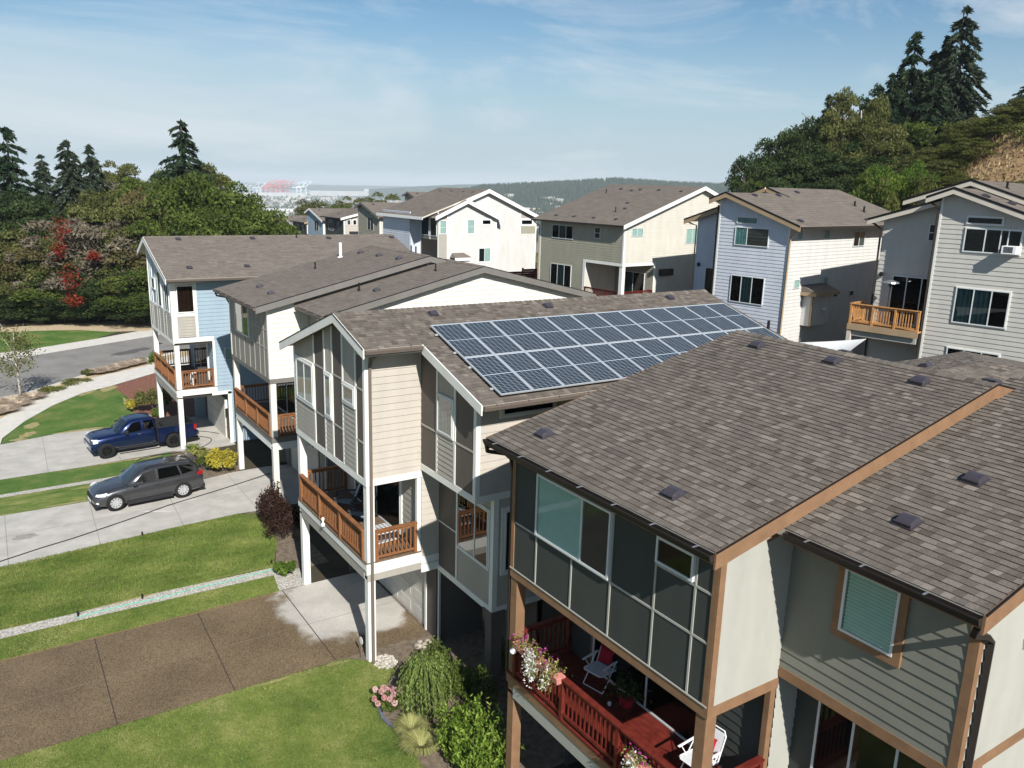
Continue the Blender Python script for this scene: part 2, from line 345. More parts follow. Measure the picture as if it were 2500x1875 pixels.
def row_house(x0, y0, c, label):
    H = empty('town_house', (x0, y0, 0), label=label, cat='house', group='town houses in the front row')
    F, Sd = bayfronts(); FW_ = Fr((WX, 0, 0), (0, 1, 0), (-1, 0, 0)); FM = Fr((MX, 0, 0), (0, 1, 0), (-1, 0, 0)); SW = Fr((0, WY, 0), (1, 0, 0), (0, -1, 0))
    D = 14.; zt = c['ztop']                      # zt(x,y) underside height of roof
    lap = c.get('lap', c['main'])
    # --- walls
    def walls(mb):
        siding(mb, Sd, [(0, ZU), (WX, ZU), (WX, zt(WX, 0)), (0, zt(0, 0))], 0)
        siding(mb, SW, [(WX, ZW), (D, ZW), (D, zt(D, WY))] + ([(c['wr'], zt(c['wr'], WY))] if 'wr' in c else []) + [(WX, zt(WX, WY))], 0)
        siding(mb, SW, [(MX, 2.6), (D, 2.6), (D, 5.8), (MX, 5.8)], 0)
        siding(mb, Sd, [(WX, 2.75), (MX, 2.75), (MX, 5.75), (WX, 5.75)], 0)       # short return beside the deck
        if c['type'] == 'Y':
            xs = [(WX, ZW), (c['xr'], ZW), (c['xr'], zt(c['xr'], 0)), (WX, zt(WX, 0))]; siding(mb, Sd, xs, 0)
            siding(mb, Sd, [(c['xr'], 9), (12, 9), (c['xr'], zt(c['xr'], 0))], 0)
    part(H, 'wall', c['main'], walls)
    def core(mb):                                # sealed body behind the cladding
        fr = Fr((0, 0, 0), (0, 1, 0), (-1, 0, 0))
        yr = c.get('yr')
        def gab(x, ya, yb, z0):
            pts = [(ya, z0), (yb, z0), (yb, zt(x, yb))]
            if yr and ya < yr < yb: pts.append((yr, zt(x, yr)))
            pts.append((ya, zt(x, ya))); return pts
        flat(mb, Fr((0, 0, 0), (0, 1, 0), (-1, 0, 0)), gab(0, .02, WB-.02, ZU-.15), .12)
        flat(mb, Fr((WX, 0, 0), (0, 1, 0), (-1, 0, 0)), gab(WX, WY+.02, -.02, ZW-.15), .12)
        flat(mb, Fr((WX+.02, 0, 0), (0, 1, 0), (-1, 0, 0)), [(.02, ZD-.1), (WB-.1, ZD-.1), (WB-.1, 5.6), (.02, 5.6)], .1)
        flat(mb, FM, [(WY+.02, 2.55), (-.0, 2.55), (0, ZW-.1), (WY+.02, ZW-.1)], .1)
        flat(mb, Sd, [(.02, ZU-.15), (WX, ZU-.15), (WX, zt(WX, 0)), (.02, zt(0.02, 0))], .1)
        side = [(WX+.02, ZW-.15), (D, ZW-.15), (D, zt(D, WY))]+([(c['wr'], zt(c['wr'], WY))] if 'wr' in c else [])+[(WX+.02, zt(WX, WY))]
        flat(mb, SW, side, .1); flat(mb, SW, [(MX+.02, 2.55), (D, 2.55), (D, ZW-.1), (MX+.02, ZW-.1)], .1)
        flat(mb, Fr((0, WB, 0), (-1, 0, 0), (0, 1, 0)), [(-D, 0), (-WX-.05, 0), (-WX-.05, 5.6), (0, 5.6), (0, zt(0, WB)), (-c.get('xr', 1), zt(c.get('xr', 1), WB)), (-D, zt(D, WB))], .1)
        flat(mb, Fr((D, 0, 0), (0, -1, 0), (1, 0, 0)), [(-WB, 0), (-WY, 0), (-WY, zt(D, WY)), (-WB, zt(D, WB))], .1)
        flat(mb, Fr((3.9, 0, 0), (0, 1, 0), (-1, 0, 0)), [(WY, 0), (0, 0), (0, 2.6), (WY, 2.6)], .1)      # entry recess
        flat(mb, Fr((0, 0, 0), (1, 0, 0), (0, -1, 0)), [(MX, 0), (3.9, 0), (3.9, 2.6), (MX, 2.6)], .1)
        flat(mb, SW, [(3.9, 0), (D, 0), (D, 2.6), (3.9, 2.6)], .1)
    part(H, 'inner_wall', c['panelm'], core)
    def soff(mb):
        mb.box(0, WX+.1, .0, WB, 5.56, 5.62); mb.box(WX, D, WY, 0, ZW-.16, ZW-.12); mb.box(MX, D, WY, 0, 2.5, 2.56); mb.box(.0, MX, .0, WB, 2.66, 2.74)
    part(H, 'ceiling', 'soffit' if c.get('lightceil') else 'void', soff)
    # --- bands and corner boards
    t = c['band']
    def bands(mb):
        F.box(mb, -.03, WB, 5.54, ZU, 0, .03); Sd.box(mb, 0, WX, 5.54, ZU, -.02, .03)
        FW_.box(mb, WY-.03, -.0, ZW-.19, ZW, 0, .03); SW.box(mb, WX, D, ZW-.19, ZW, 0, .028)
        FM.box(mb, WY-.03, -.03, 2.45, 2.63, 0, .03); SW.box(mb, MX, D, 2.45, 2.63, 0, .028)
        Sd.box(mb, WX, MX, 2.5, 2.75, 0, .03)
    part(H, 'trim_band', t, bands)
    t2 = c.get('corner', c['band'])
    def corners(mb):
        for fr, u, sgn, z0, z1 in ((F, 0, 1, ZU, zt(0, 0)), (F, WB, -1, ZU, zt(0, WB)), (FW_, WY, 1, ZW, zt(WX, WY))):
            fr.box(mb, min(u, u+sgn*.11), max(u, u+sgn*.11), z0, z1-.02, 0, .032)
        Sd.box(mb, -.03, .1, ZU, zt(0, 0)-.02, 0, .03); SW.box(mb, WX-.03, WX+.1, ZW, zt(WX, WY)-.02, 0, .03)
        FM.box(mb, WY, WY+.14, 2.63, 5.78, 0, .03); SW.box(mb, MX-.03, MX+.13, 2.63, 5.78, 0, .032); FM.box(mb, -.1, 0, 0, 2.45, 0, .03); Sd.box(mb, MX-.03, MX+.08, 0, 2.5, 0, .03)
    part(H, 'corner_board', t2, corners)
    # --- posts
    w = .24
    for (px, py, z0, z1) in ((0, 0, 0, 5.54), (0, WB-w, 0, 5.54), (WX-.13, 0, ZD, 5.54)):
        part(H, 'post', c.get('post', c['band']), lambda mb: mb.box(px, px+(w if px == 0 else .13), py, py+(w if px == 0 else .13), z0, z1), bevel=.01)
    part(H, 'post', c.get('lowpost', c['band']), lambda mb: (mb.box(MX, MX+.34, WY, WY+.34, 0, 2.15), mb.box(MX-.05, MX+.4, WY-.05, WY+.4, 2.15, 2.5)))
    # --- deck
    f1, f2 = c['fascia2']
    dk = part(H, 'deck', c.get('deckwood', 'weathered'), lambda mb: [mb.box(-.06+i*.14, -.06+i*.14+.134, .0, WB, ZD-.04, ZD) for i in range(13)])
    part(dk, 'deck_fascia', f1, lambda mb: (mb.box(-.045, 0, .0, WB, 2.94, ZD-.045), mb.box(-.045, WX, -.03, 0, 2.84 if c['type'] == 'X' else 2.94, ZD-.045), mb.box(WX, MX, -.028, 0, 2.78, 3.0)))
    part(dk, 'deck_apron', f2, lambda mb: (mb.box(-.02, .0, w, WB-w, 2.62, 2.938), mb.box(-.02, WX, -.02, -.001, 2.62, 2.838 if c['type'] == 'X' else 2.938)))
    railing(dk, (-.01, WB-.24), (-.01, .24), ZD, .95, c['rail'], .135, 1.75)
    railing(dk, (.24, .03), (WX-.13, .03), ZD, .95, c['rail'], .135, 2.5)
    railing(dk, (.24, WB-.06), (WX, WB-.06), ZD, .95, c['rail'], .135, 2.5)
    # --- ground floor front
    FG = Fr((MX, 0, 0), (0, 1, 0), (-1, 0, 0))
    part(H, 'garage_wall', c['panelm'], lambda mb: (flat(mb, FG, [(-.0, 0), (.85, 0), (.85, 2.7), (0, 2.7)]), flat(mb, FG, [(4.95, 0), (WB, 0), (WB, 2.7), (4.95, 2.7)]), flat(mb, FG, [(.85, 2.3), (4.95, 2.3), (4.95, 2.7), (.85, 2.7)])))
    def gdoor(mb):
        for i in range(4): FG.box(mb, .86, 4.94, .02+i*.57, .02+i*.57+.56, -.12, -.06)
        for i in range(4):
            for j in range(4): FG.box(mb, 1.0+j*1.0, 1.75+j*1.0, .12+i*.57, .47+i*.57, -.06, -.05)
    part(H, 'garage_door', c.get('gd', 'garage'), gdoor)
    part(H, 'garage_door_trim', t, lambda mb: (FG.box(mb, .75, .85, 0, 2.3, 0, .03), FG.box(mb, 4.95, 5.05, 0, 2.3, 0, .03), FG.box(mb, .75, 5.05, 2.3, 2.42, 0, .03)))
    # deck back wall
    FD = Fr((WX+.02, 0, 0), (0, 1, 0), (-1, 0, 0))
    part(H, 'deck_wall', c['deckwall'], lambda mb: siding(mb, FD, [(.0, ZD), (WB, ZD), (WB, 5.56), (0, 5.56)]))
    o = window(H, FD, 1.35, 4.9, ZD+.02, 5.28, (.5,), ('dark', c.get('deckcurt')), GLASSD, trim=c.get('doortrim', t), tw=.09); o.name = 'sliding_door'
    # mid wing glazing
    return H, F, Sd, FW_, FM, FD, SW
def roofX(H, c):
    yr, zr, sr_, sl, o, sR, sL, D = c['yr'], c['zr'], c['sr'], c['sl'], .3, c['sR'], c['sL'], 14.3
    z = lambda y: zr-(sr_*(yr-y) if y < yr else sl*(y-yr))
    p = [[(-o, -sR), (WX-o, -sR), (WX-o, yr), (-o, yr)], [(WX-o, WY-c['sW']), (D, WY-c['sW']), (D, yr), (WX-o, yr)], [(-o, yr), (D, yr), (D, WB+sL), (-o, WB+sL)]]
    if c.get('nowing'): p = [[(-o, -sR), (D, -sR), (D, yr), (-o, yr)], p[2]]
    P3 = [[(x, y, z(y)) for x, y in q] for q in p]
    r = part(H, 'roof', SHING if c.get('near') else SHING_FAR, lambda mb: [shingle(mb, q, seed=i+3, **c['sh']) for i, q in enumerate(P3)], tone=True)
    part(r, 'roof_deck', 'soffit', lambda mb: [slab(mb, q, .13) for q in P3])
    t = c['fascia']; n = (-1, 0, 0); xf = -o
    def rk(mb):
        e = .012
        mb.board((xf, yr, zr+e), (xf, WB+sL, z(WB+sL)+e), .26, n, .035); mb.board((xf, -sR, z(-sR)+e), (xf, yr, zr+e), .26, n, .035)
        if not c.get('nowing'): mb.board((WX+xf, WY-c['sW'], z(WY-c['sW'])+e), (WX+xf, -sR, z(-sR)+e), .26, n, .035)
    part(r, 'fascia_board', t, rk)
    part(r, 'drip_edge', 'black', lambda mb: (mb.board((xf-.036, yr, zr+.03), (xf-.036, WB+sL, z(WB+sL)+.03), .028, n, .012), mb.board((xf-.036, -sR, z(-sR)+.03), (xf-.036, yr, zr+.03), .028, n, .012)))
    part(r, 'soffit_board', 'soffit', lambda mb: (mb.box(-.3, WX-.3, -sR+.005, -.0, z(-sR)-.2, z(-sR)-.17),))
    # ridge cap
    mb = MB(); x = -o
    while x < D:
        mb.prism([(x, yr-.15, z(yr-.15)-.0), (x+.19, yr-.15, z(yr-.15)-.0), (x+.19, yr, zr+.008), (x, yr, zr+.02)], [(x, yr-.15, z(yr-.15)+.03), (x+.19, yr-.15, z(yr-.15)+.016), (x+.19, yr, zr+.03), (x, yr, zr+.045)], 0, random.gauss(.5, .15))
        mb.prism([(x, yr+.15, z(yr+.15)), (x+.19, yr+.15, z(yr+.15)), (x+.19, yr, zr+.008), (x, yr, zr+.02)], [(x, yr+.15, z(yr+.15)+.03), (x+.19, yr+.15, z(yr+.15)+.016), (x+.19, yr, zr+.03), (x, yr, zr+.045)], 0, random.gauss(.5, .15)); x += .19
    mb.build('ridge_cap', SHING if c.get('near') else SHING_FAR, r, tone=True)
    return r, z
def roofY(H, c):
    xe, ze, s, xr, xe2, ze2, xr2, o, D = c['xe'], c['ze'], c['s'], c['xr'], c['xe2'], c['ze2'], c['xr2'], .3, 14.4
    z1 = lambda x: ze+s*(x-xe) if x < xr else ze+s*(2*xr-x-xe); z2 = lambda x: ze2+s*(x-xe2) if x < xr2 else ze2+s*(2*xr2-x-xe2)
    mk = lambda zz, xa, xb, ya, yb: [(xa, ya, zz(xa)), (xb, ya, zz(xb)), (xb, yb, zz(xb)), (xa, yb, zz(xa))]
    P3 = [mk(z1, xe, xr, -o, WB+o), mk(z1, xr, D, -o, WB+o), mk(z2, xe2, xr2, WY-o, .0), mk(z2, xr2, D, WY-o, .0)]
    if c.get('rear'):
        ry, rz_, xa, xb = c['rear']; k = .26
        P3 += [[(xa, ry, rz_), (xb, ry, rz_), (D+1, ry-3.5, rz_-k*3.5), (xa, ry-3.5, rz_-k*3.5)], [(xa, ry, rz_), (xb, ry, rz_), (D+1, ry+3.5, rz_-k*3.5), (xa, ry+3.5, rz_-k*3.5)], [(xb, ry, rz_), (D+1, ry-3.5, rz_-k*3.5), (D+1, ry+3.5, rz_-k*3.5)]]
    r = part(H, 'roof', SHING if c.get('near') else SHING_FAR, lambda mb: [shingle(mb, q, seed=i+13, **c['sh']) for i, q in enumerate(P3)], tone=True)
    part(r, 'roof_deck', 'soffit', lambda mb: [slab(mb, q, .13) for q in P3[:4]])
    t = c['fascia']
    part(r, 'frieze_board', t, lambda mb: mb.board((xe2, 0, z1(xe2)-.2), (xr, 0, z1(xr)-.2), .45, (0, -1, 0), .03))
    for (zz, xa, xm, y) in ((z1, xe, xr, -o), (z2, xe2, xr2, WY-o)):
        part(r, 'fascia_board', t, lambda mb: (mb.board((xa-.02, y, zz(xa)+.012), (xm, y, zz(xm)+.012), .27, (0, -1, 0), .038), mb.board((xm, y, zz(xm)+.012), (D, y, zz(D)+.012), .27, (0, -1, 0), .038)))
        part(r, 'drip_edge', 'black', lambda mb: (mb.board((xa-.02, y-.037, zz(xa)+.034), (xm, y-.037, zz(xm)+.034), .03, (0, -1, 0), .012), mb.board((xm, y-.037, zz(xm)+.034), (D, y-.037, zz(D)+.034), .03, (0, -1, 0), .012)))
    part(r, 'fascia_board', t, lambda mb: (mb.board((xe-.02, WB+o, ze), (xr, WB+o, z1(xr)), .27, (0, 1, 0), .038), mb.box(xe, xe+.03, -o, WB+o, ze-.2, ze-.02), mb.box(xe2, xe2+.03, WY-o, -.31, ze2-.2, ze2-.02)))
    g = gutter(r, (xe, WB+o, ze-.015), (xe, -o, ze-.015), c['gut']); gutter(r, (xe2, -o-.06, ze2-.015), (xe2, WY-o, ze2-.015), c['gut'])
    for zz, xm, ya, yb in ((z1, xr, -o, WB+o), (z2, xr2, WY-o, 0)):
        y = ya; mb = MB()
        while y < yb:
            for sg in (-1, 1):
                xq = xm+.15*sg; mb.prism([(xq, y, zz(xq)), (xq, y+.19, zz(xq)), (xm, y+.19, zz(xm)+.01), (xm, y, zz(xm)+.02)], [(xq, y, zz(xq)+.03), (xq, y+.19, zz(xq)+.016), (xm, y+.19, zz(xm)+.03), (xm, y, zz(xm)+.045)], 0, random.gauss(.5, .15))
            y += .19
        mb.build('ridge_cap', SHING if c.get('near') else SHING_FAR, r, tone=True)
    return r, z1, z2
NEAR = dict(e=.143, tabw=.155, lift=.006, thick=.014); MIDS = dict(e=.2, tabw=.34, lift=0, thick=.006)

# ---- beige house (solar roof)
cB = dict(type='X', main='beige', panelm='taupe', band='trim', fascia='trim', fascia2=('trim', 'lightpanel'), rail='wood', deckwall='lightpanel', yr=1.45, zr=10.25, sr=.302, sl=.342, sR=.68, sL=.5, sW=.75, near=True, sh=NEAR, lightceil=True, post='trim', lowpost='taupe')
cB['ztop'] = lambda x, y: cB['zr']-.16-(cB['sr']*(cB['yr']-y) if y < cB['yr'] else cB['sl']*(y-cB['yr']))
HB, F, Sd, FW_, FM, FD, SW = row_house(0, 0, cB, 'beige lap-sided town house with solar panels on its long roof and white deck posts')
RB, zB = roofX(HB, cB)
gutter(RB, (-.3, -.68, zB(-.68)-.01), (1.42, -.68, zB(-.68)-.01), 'browngutter', (0, -1, 0)); gutter(RB, (1.42, WY-.75, zB(WY-.75)-.01), (14.3, WY-.75, zB(WY-.75)-.01), 'browngutter', (0, -1, 0))
downspout(HB, [(.12, -.72, zB(-.68)-.12), (.12, -.6, 9.42), (.13, -.12, 9.2), (.11, -.07, 9.0), (.11, -.07, .12), (.05, -.2, .06)], 'browngutter')
yv = [5.73, 3.93, 3.03, 2.39, 1.58, .62, .11]; kinds = 'LDLDLD'
ft = part(HB, 'facade_batten', 'trim', lambda mb: [F.box(mb, y-.045, y+.045, ZU, cB['ztop'](0, y)-.02, 0, .035) for y in yv[1:-1]])
for i, k in enumerate(kinds):
    a, b = yv[i+1]+.045, yv[i]-(.045 if i else 0)
    pm = 'taupe' if k == 'D' else 'lightpanel'
    topz = 8.3; top = [(a, topz), (b, topz), (b, cB['ztop'](0, b))]+([(cB['yr'], cB['ztop'](0, cB['yr']))] if a < cB['yr'] < b else [])+[(a, cB['ztop'](0, a))]
    part(HB, 'facade_panel', pm, lambda mb: flat(mb, Fr((-.012, 0, 0), (0, 1, 0), (-1, 0, 0)), top, .01))
    if k == 'D':
        part(HB, 'facade_panel', pm, lambda mb: flat(mb, Fr((-.012, 0, 0), (0, 1, 0), (-1, 0, 0)), [(a, ZU), (b, ZU), (b, topz), (a, topz)], .01))
        part(HB, 'panel_joint', 'lightpanel', lambda mb: (F.box(mb, a, b, 6.76, 6.81, .012, .03), F.box(mb, a, b, 8.28, 8.33, .012, .03)))
    else:
        part(HB, 'facade_siding', 'lightpanel', lambda mb: siding(mb, Fr((-.01, 0, 0), (0, 1, 0), (-1, 0, 0)), [(a, ZU), (b, ZU), (b, topz), (a, topz)], e=.15))
window(HB, F, 4.03, 5.5, 6.93, 8.22, (.5,), ('sheer', 'sheer'), GLASSR, trim='trim', tw=.09, base=.03)
window(HB, F, 2.47, 2.95, 6.93, 8.22, (), ('sheer',), GLASSR, trim='trim', tw=.07, base=.03)
window(HB, F, .7, 1.5, 7.72, 8.22, (), ('sheer',), GLASSR, trim='trim', tw=.07, base=.03)
# wing front
wv = [-.0, -1.0, -2.0, -3.02]
part(HB, 'facade_batten', 'trim', lambda mb: [FW_.box(mb, y-.045, y+.045, ZW, cB['ztop'](WX, y)-.02, 0, .035) for y in (-1.0, -2.0)])
for a, b, k in ((-1., 0, 'D'), (-2., -1., 'L'), (-3.0, -2., 'D')):
    a += .045; b -= .045 if b else .0; fr = Fr((WX-.012, 0, 0), (0, 1, 0), (-1, 0, 0)); zt = cB['ztop']
    z0 = ZW if k == 'D' else 8.35
    part(HB, 'facade_panel', 'taupe' if k == 'D' else 'lightpanel', lambda mb: flat(mb, fr, [(a, z0), (b, z0), (b, zt(WX, b)), (a, zt(WX, a))], .01))
    if k == 'D': part(HB, 'panel_joint', 'lightpanel', lambda mb: (FW_.box(mb, a, b, 7.14, 7.19, .012, .03),))
    else: part(HB, 'facade_siding', 'lightpanel', lambda mb: siding(mb, fr, [(a, ZW), (b, ZW), (b, 8.35), (a, 8.35)], e=.15))
window(HB, FW_, -1.92, -1.08, 7.25, 8.27, (), ('roller' if 0 else 'sheer',), GLASSR, trim='trim', tw=.05, base=.03)
# middle wing
part(HB, 'facade_panel', 'lightpanel', lambda mb: flat(mb, Fr((MX-.012, 0, 0), (0, 1, 0), (-1, 0, 0)), [(-2.98, 2.63), (-1.18, 2.63), (-1.18, 5.78), (-2.98, 5.78)], .01))
part(HB, 'facade_batten', 'trim', lambda mb: (FM.box(mb, -1.18, -1.1, 2.63, 5.78, 0, .035), FM.box(mb, -1.1, 0, 4.05, 4.08, 0, .012)))
window(HB, FM, -2.9, -1.2, 3.72, 5.4, (.42,), ('screen', 'screen'), GLASSR, trim='trim', tw=.05)
window(HB, SW, 2.62, 3.6, 3.65, 5.42, (), ('blinddark',), GLASSD, trim='trim', tw=.1)
window(HB, SW, 2.45, 4.1, 8.08, 8.3, (), ('dark',), GLASSD, trim='trim', tw=.07); window(HB, SW, 5.0, 6.2, 8.08, 8.3, (), ('dark',), GLASSD, trim='trim', tw=.07)
for vx, vy in ((2.6, 1.0), (6.75, 1.0), (12.1, 1.0)): roof_vent(RB, vx, vy, zB(vy), .302, 'y')
pipe(RB, 14.0, -1.9, zB(-1.9), .38, .05)
part(HB, 'wall_lantern', 'white_m', lambda mb: mb.lathe([(.01, 0), (.06, .03), (.07, .1), (.03, .14), (.03, .2), (.05, .24), (.05, .3), (.01, .33)], (-.1, 3.3, ZD-.1), 8))

# ---- dark house (near right)
cD = dict(type='Y', main='sage', panelm='sagedark', band='brown', fascia='brown', fascia2=('brown', 'sage'), rail='redwood', deckwood='redwood', deckwall='sagedark', xe=-.5, ze=8.70, s=.235, xr=6.9, xe2=1.05, ze2=8.75, xr2=8.2, gut='darkgutter', near=True, sh=NEAR, rear=(1.3, 10.32, 7.2, 9.6), doortrim='brown', wr=8.2)
z1f = lambda x: cD['ze']+cD['s']*((x if x < cD['xr'] else 2*cD['xr']-x)-cD['xe']); z2f = lambda x: cD['ze2']+cD['s']*((x if x < cD['xr2'] else 2*cD['xr2']-x)-cD['xe2'])
cD['ztop'] = lambda x, y: (z1f(x) if y > -.01 else z2f(x))-.15
HD, F, Sd, FW_, FM, FD, SW = row_house(.6, -12.36, cD, 'sage and dark green town house with brown trim and red deck nearest the camera')
RD, z1, z2 = roofY(HD, cD)
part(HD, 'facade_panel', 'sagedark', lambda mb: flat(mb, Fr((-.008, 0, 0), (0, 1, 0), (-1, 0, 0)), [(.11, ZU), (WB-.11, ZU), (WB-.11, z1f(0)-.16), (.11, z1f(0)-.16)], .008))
part(HD, 'facade_batten', 'sage', lambda mb: ([F.box(mb, y-.02, y+.02, ZU, z1f(0)-.2, .008, .026) for y in (4.91, 3.71, 2.54, 1.39, .47)], F.box(mb, .11, 5.7, 6.82, 6.86, .008, .024), F.box(mb, .11, 1.38, 7.68, 7.72, .008, .024), F.box(mb, .0, WB, ZU, ZU+.025, .03, .05)))
window(HD, F, 2.56, 4.9, 6.88, 8.22, (.36,), ('blinddark', 'blind'), GLASS, base=.03)
window(HD, F, .5, 1.37, 7.76, 8.24, (), ('dark',), GLASSD, base=.03)
P['sagewing'] = paint('wing_siding', (.20, .20, .165)); part(HD, 'facade_siding', 'sagewing', lambda mb: siding(mb, FW_, [(-3.0, ZW), (0, ZW), (0, z2f(WX)-.15), (-3.0, z2f(WX)-.15)]))  # wing siding colour darkened to put extra shade on the street front
window(HD, FW_, -1.97, -1.05, 7.2, 8.28, (), ('blind',), GLASS, trim='brown', tw=.13, base=.03)
window(HD, FM, -2.8, -.5, 2.9, 5.6, (.36, .7), ('blinddark', 'screen', 'blinddark'), GLASSD)
window(HD, SW, 3.1, 4.2, 7.6, 8.3, (.5,), ('blind', 'blind'), GLASS, trim='sage', tw=.08); window(HD, SW, 4.0, 5.2, 3.9, 5.4, (.5,), ('blind', 'blind'), GLASS, trim='sage', tw=.08)
for vx, vy in ((.3, 5.2), (.27, 1.4), (6.3, 4.95), (6.35, 2.9), (6.3, .85)): roof_vent(RD, vx, vy, z1(vx), .235, 'x', 1.15)
for vx, vy in ((2.3, -1.55), (4.0, -1.6), (7.35, .0)): roof_vent(RD, vx, vy, (z2 if vy < -.3 else z1)(vx), .235 if vx < 7 else -.235, 'x', 1.15)
roof_vent(RD, 7.8, 3.6, z1(7.8), -.235, 'x', 1.0); roof_vent(RD, 9.0, 2.3, 10.06, .26, '-y', 1.0)
downspout(HD, [(-.55, WB+.25, 8.58), (-.5, WB+.3, 8.4), (-.1, WB+.22, 8.3), (.0, WB+.12, 8.2), (.04, WB+.09, 7.9), (.04, WB+.09, 3)], 'darkgutter')
downspout(HD, [(1.15, WY-.2, 8.5), (1.2, WY-.15, 8.35), (1.62, WY-.12, 8.2), (1.9, WY-.08, 8.0), (1.9, WY-.08, 2.8)], 'darkgutter')

# ---- cream house
cC = dict(type='Y', main='cream', panelm='greypanel', band='greytrim', corner='cream', post='cream', fascia='greytrim', fascia2=('greytrim', 'trim'), rail='wood', deckwall='greypanel', xe=-.55, ze=8.82, s=.238, xr=7.3, xe2=1.13, ze2=8.80, xr2=8.25, gut='browngutter', near=False, sh=MIDS, wr=8.25)
y1f = lambda x: cC['ze']+cC['s']*((x if x < cC['xr'] else 2*cC['xr']-x)-cC['xe']); y2f = lambda x: cC['ze2']+cC['s']*((x if x < cC['xr2'] else 2*cC['xr2']-x)-cC['xe2'])
cC['ztop'] = lambda x, y: (y1f(x) if y > -.01 else y2f(x))-.15
HC, F, Sd, FW_, FM, FD, SW = row_house(1.3, 12.97, cC, 'cream town house with grey panelled front and grey gable boards')
RC, c1, c2_ = roofY(HC, cC)
part(HC, 'facade_panel', 'greypanel', lambda mb: flat(mb, Fr((-.008, 0, 0), (0, 1, 0), (-1, 0, 0)), [(.11, ZU), (WB-.11, ZU), (WB-.11, y1f(0)-.16), (.11, y1f(0)-.16)], .008))
part(HC, 'facade_batten', 'lightpanel', lambda mb: ([F.box(mb, y-.02, y+.02, ZU, y1f(0)-.2 if y < 2.5 else 7.0, .008, .026) for y in (.62, 1.25, 2.0, 2.75, 3.6, 4.4, 5.1)], F.box(mb, .11, 2.6, 7.75, 7.79, .008, .024), F.box(mb, .11, 5.7, 6.98, 7.02, .008, .024)))
window(HC, F, 2.65, 4.75, 7.05, 8.46, (.4,), ('dark', 'roller'), GLASSR, base=.03)
window(HC, FW_, -2.2, -1.3, 7.2, 8.3, (), ('sheer',), GLASSR, trim='trim', tw=.08, base=.03)
for vx, vy in ((.8, 3.6), (.65, 1.5), (6.2, 4.9), (6.3, 2.95), (6.4, 1.0), (8.0, 5.0), (8.1, 3.1)): roof_vent(RC, vx, vy, c1(vx), .238 if vx < 7.3 else -.238, 'x')
for vx, vy in ((4.0, -1.9), ): roof_vent(RC, vx, vy, c2_(vx), .238, 'x')
pipe(RC, 3.6, -1.0, c2_(3.6), .34, .035); pipe(RC, 7.5, 2.0, c1(7.5), .35, .035); pipe(RC, 7.6, 1.7, c1(7.6), .35, .035); pipe(RC, 3.6, 4.2, c1(3.6), .3, .035); pipe(RC, 6.9, -1.6, c2_(6.9), .3, .03); pipe(RC, 5.3, 5.3, c1(5.3), .7, .07, 'white_m')
downspout(HC, [(-.55, WB+.25, 8.7), (-.5, WB+.3, 8.5), (-.1, WB+.22, 8.4), (.04, WB+.09, 8.1), (.04, WB+.09, 3)], 'darkgutter')
# ---- blue house
cU = dict(type='X', main='blue', panelm='blue', band='trim', fascia='trim', fascia2=('trim', 'lightpanel'), rail='wood', deckwall='blue', yr=4.7, zr=10.63, sr=.319, sl=.42, sR=.64, sL=.95, sW=0, near=False, sh=MIDS, nowing=True, lightceil=False)
cU['ztop'] = lambda x, y: cU['zr']-.16-(cU['sr']*(cU['yr']-y) if y < cU['yr'] else cU['sl']*(y-cU['yr']))
U0 = (-.45, 23.1)
HU = empty('town_house', (*U0, 0), label='pale blue town house at the far left end of the front row', cat='house', group='town houses in the front row')
F, Sd = bayfronts(); zu = cU['ztop']; D = 14.
def ub(mb):
    siding(mb, Sd, [(1.2, 5.8), (14, 5.8), (14, zu(0, 0)), (1.2, zu(0, 0))]); siding(mb, Sd, [(1.97, 3.2), (14, 3.2), (14, 5.8), (1.97, 5.8)]); siding(mb, Sd, [(1.2, ZU), (1.9, ZU), (1.9, 3.2), (1.2, 3.2)][::-1]) if 0 else None
    siding(mb, Sd, [(2.6, 0), (14, 0), (14, 3.2), (2.6, 3.2)])
    flat(mb, Fr((0, .02, 0), (1, 0, 0), (0, -1, 0)), [(0, ZU-.15), (14, ZU-.15), (14, zu(0, 0)), (0, zu(0, 0))]); flat(mb, Fr((0, .02, 0), (1, 0, 0), (0, -1, 0)), [(1.95, 2.9), (14, 2.9), (14, 5.7), (1.95, 5.7)]); flat(mb, Fr((0, .02, 0), (1, 0, 0), (0, -1, 0)), [(2.6, 0), (14, 0), (14, 2.9), (2.6, 2.9)])
    flat(mb, F, [(.02, ZU-.15), (WB, ZU-.15), (WB, zu(0, WB)), (4.7, zu(0, 4.7)), (.02, zu(0, 0))], .1); flat(mb, Fr((0, WB, 0), (-1, 0, 0), (0, 1, 0)), [(-14, 0), (-2, 0), (-2, 5.6), (0, 5.6), (0, zu(0, WB)), (-14, zu(0, WB))])
    flat(mb, Fr((14, 0, 0), (0, -1, 0), (1, 0, 0)), [(-WB, 0), (0, 0), (0, zu(0, 0)), (-WB, zu(0, WB))], .1)
    siding(mb, Fr((1.95, 0, 0), (0, 1, 0), (-1, 0, 0)), [(0, ZD), (WB, ZD), (WB, 5.56), (0, 5.56)]); flat(mb, Fr((1.95, 0, 0), (0, 1, 0), (-1, 0, 0)), [(0, 2.9), (WB, 2.9), (WB, 5.6), (0, 5.6)], .1)
part(HU, 'wall', 'blue', ub)
part(HU, 'ceiling', 'void', lambda mb: (mb.box(0, 2, 0, WB, 5.5, 5.56), mb.box(0, 2.6, 0, WB, 2.7, 2.76)))
part(HU, 'garage_wall', 'taupe', lambda mb: (flat(mb, Fr((2.6, 0, 0), (0, 1, 0), (-1, 0, 0)), [(0, 0), (WB, 0), (WB, 2.8), (0, 2.8)]), ))
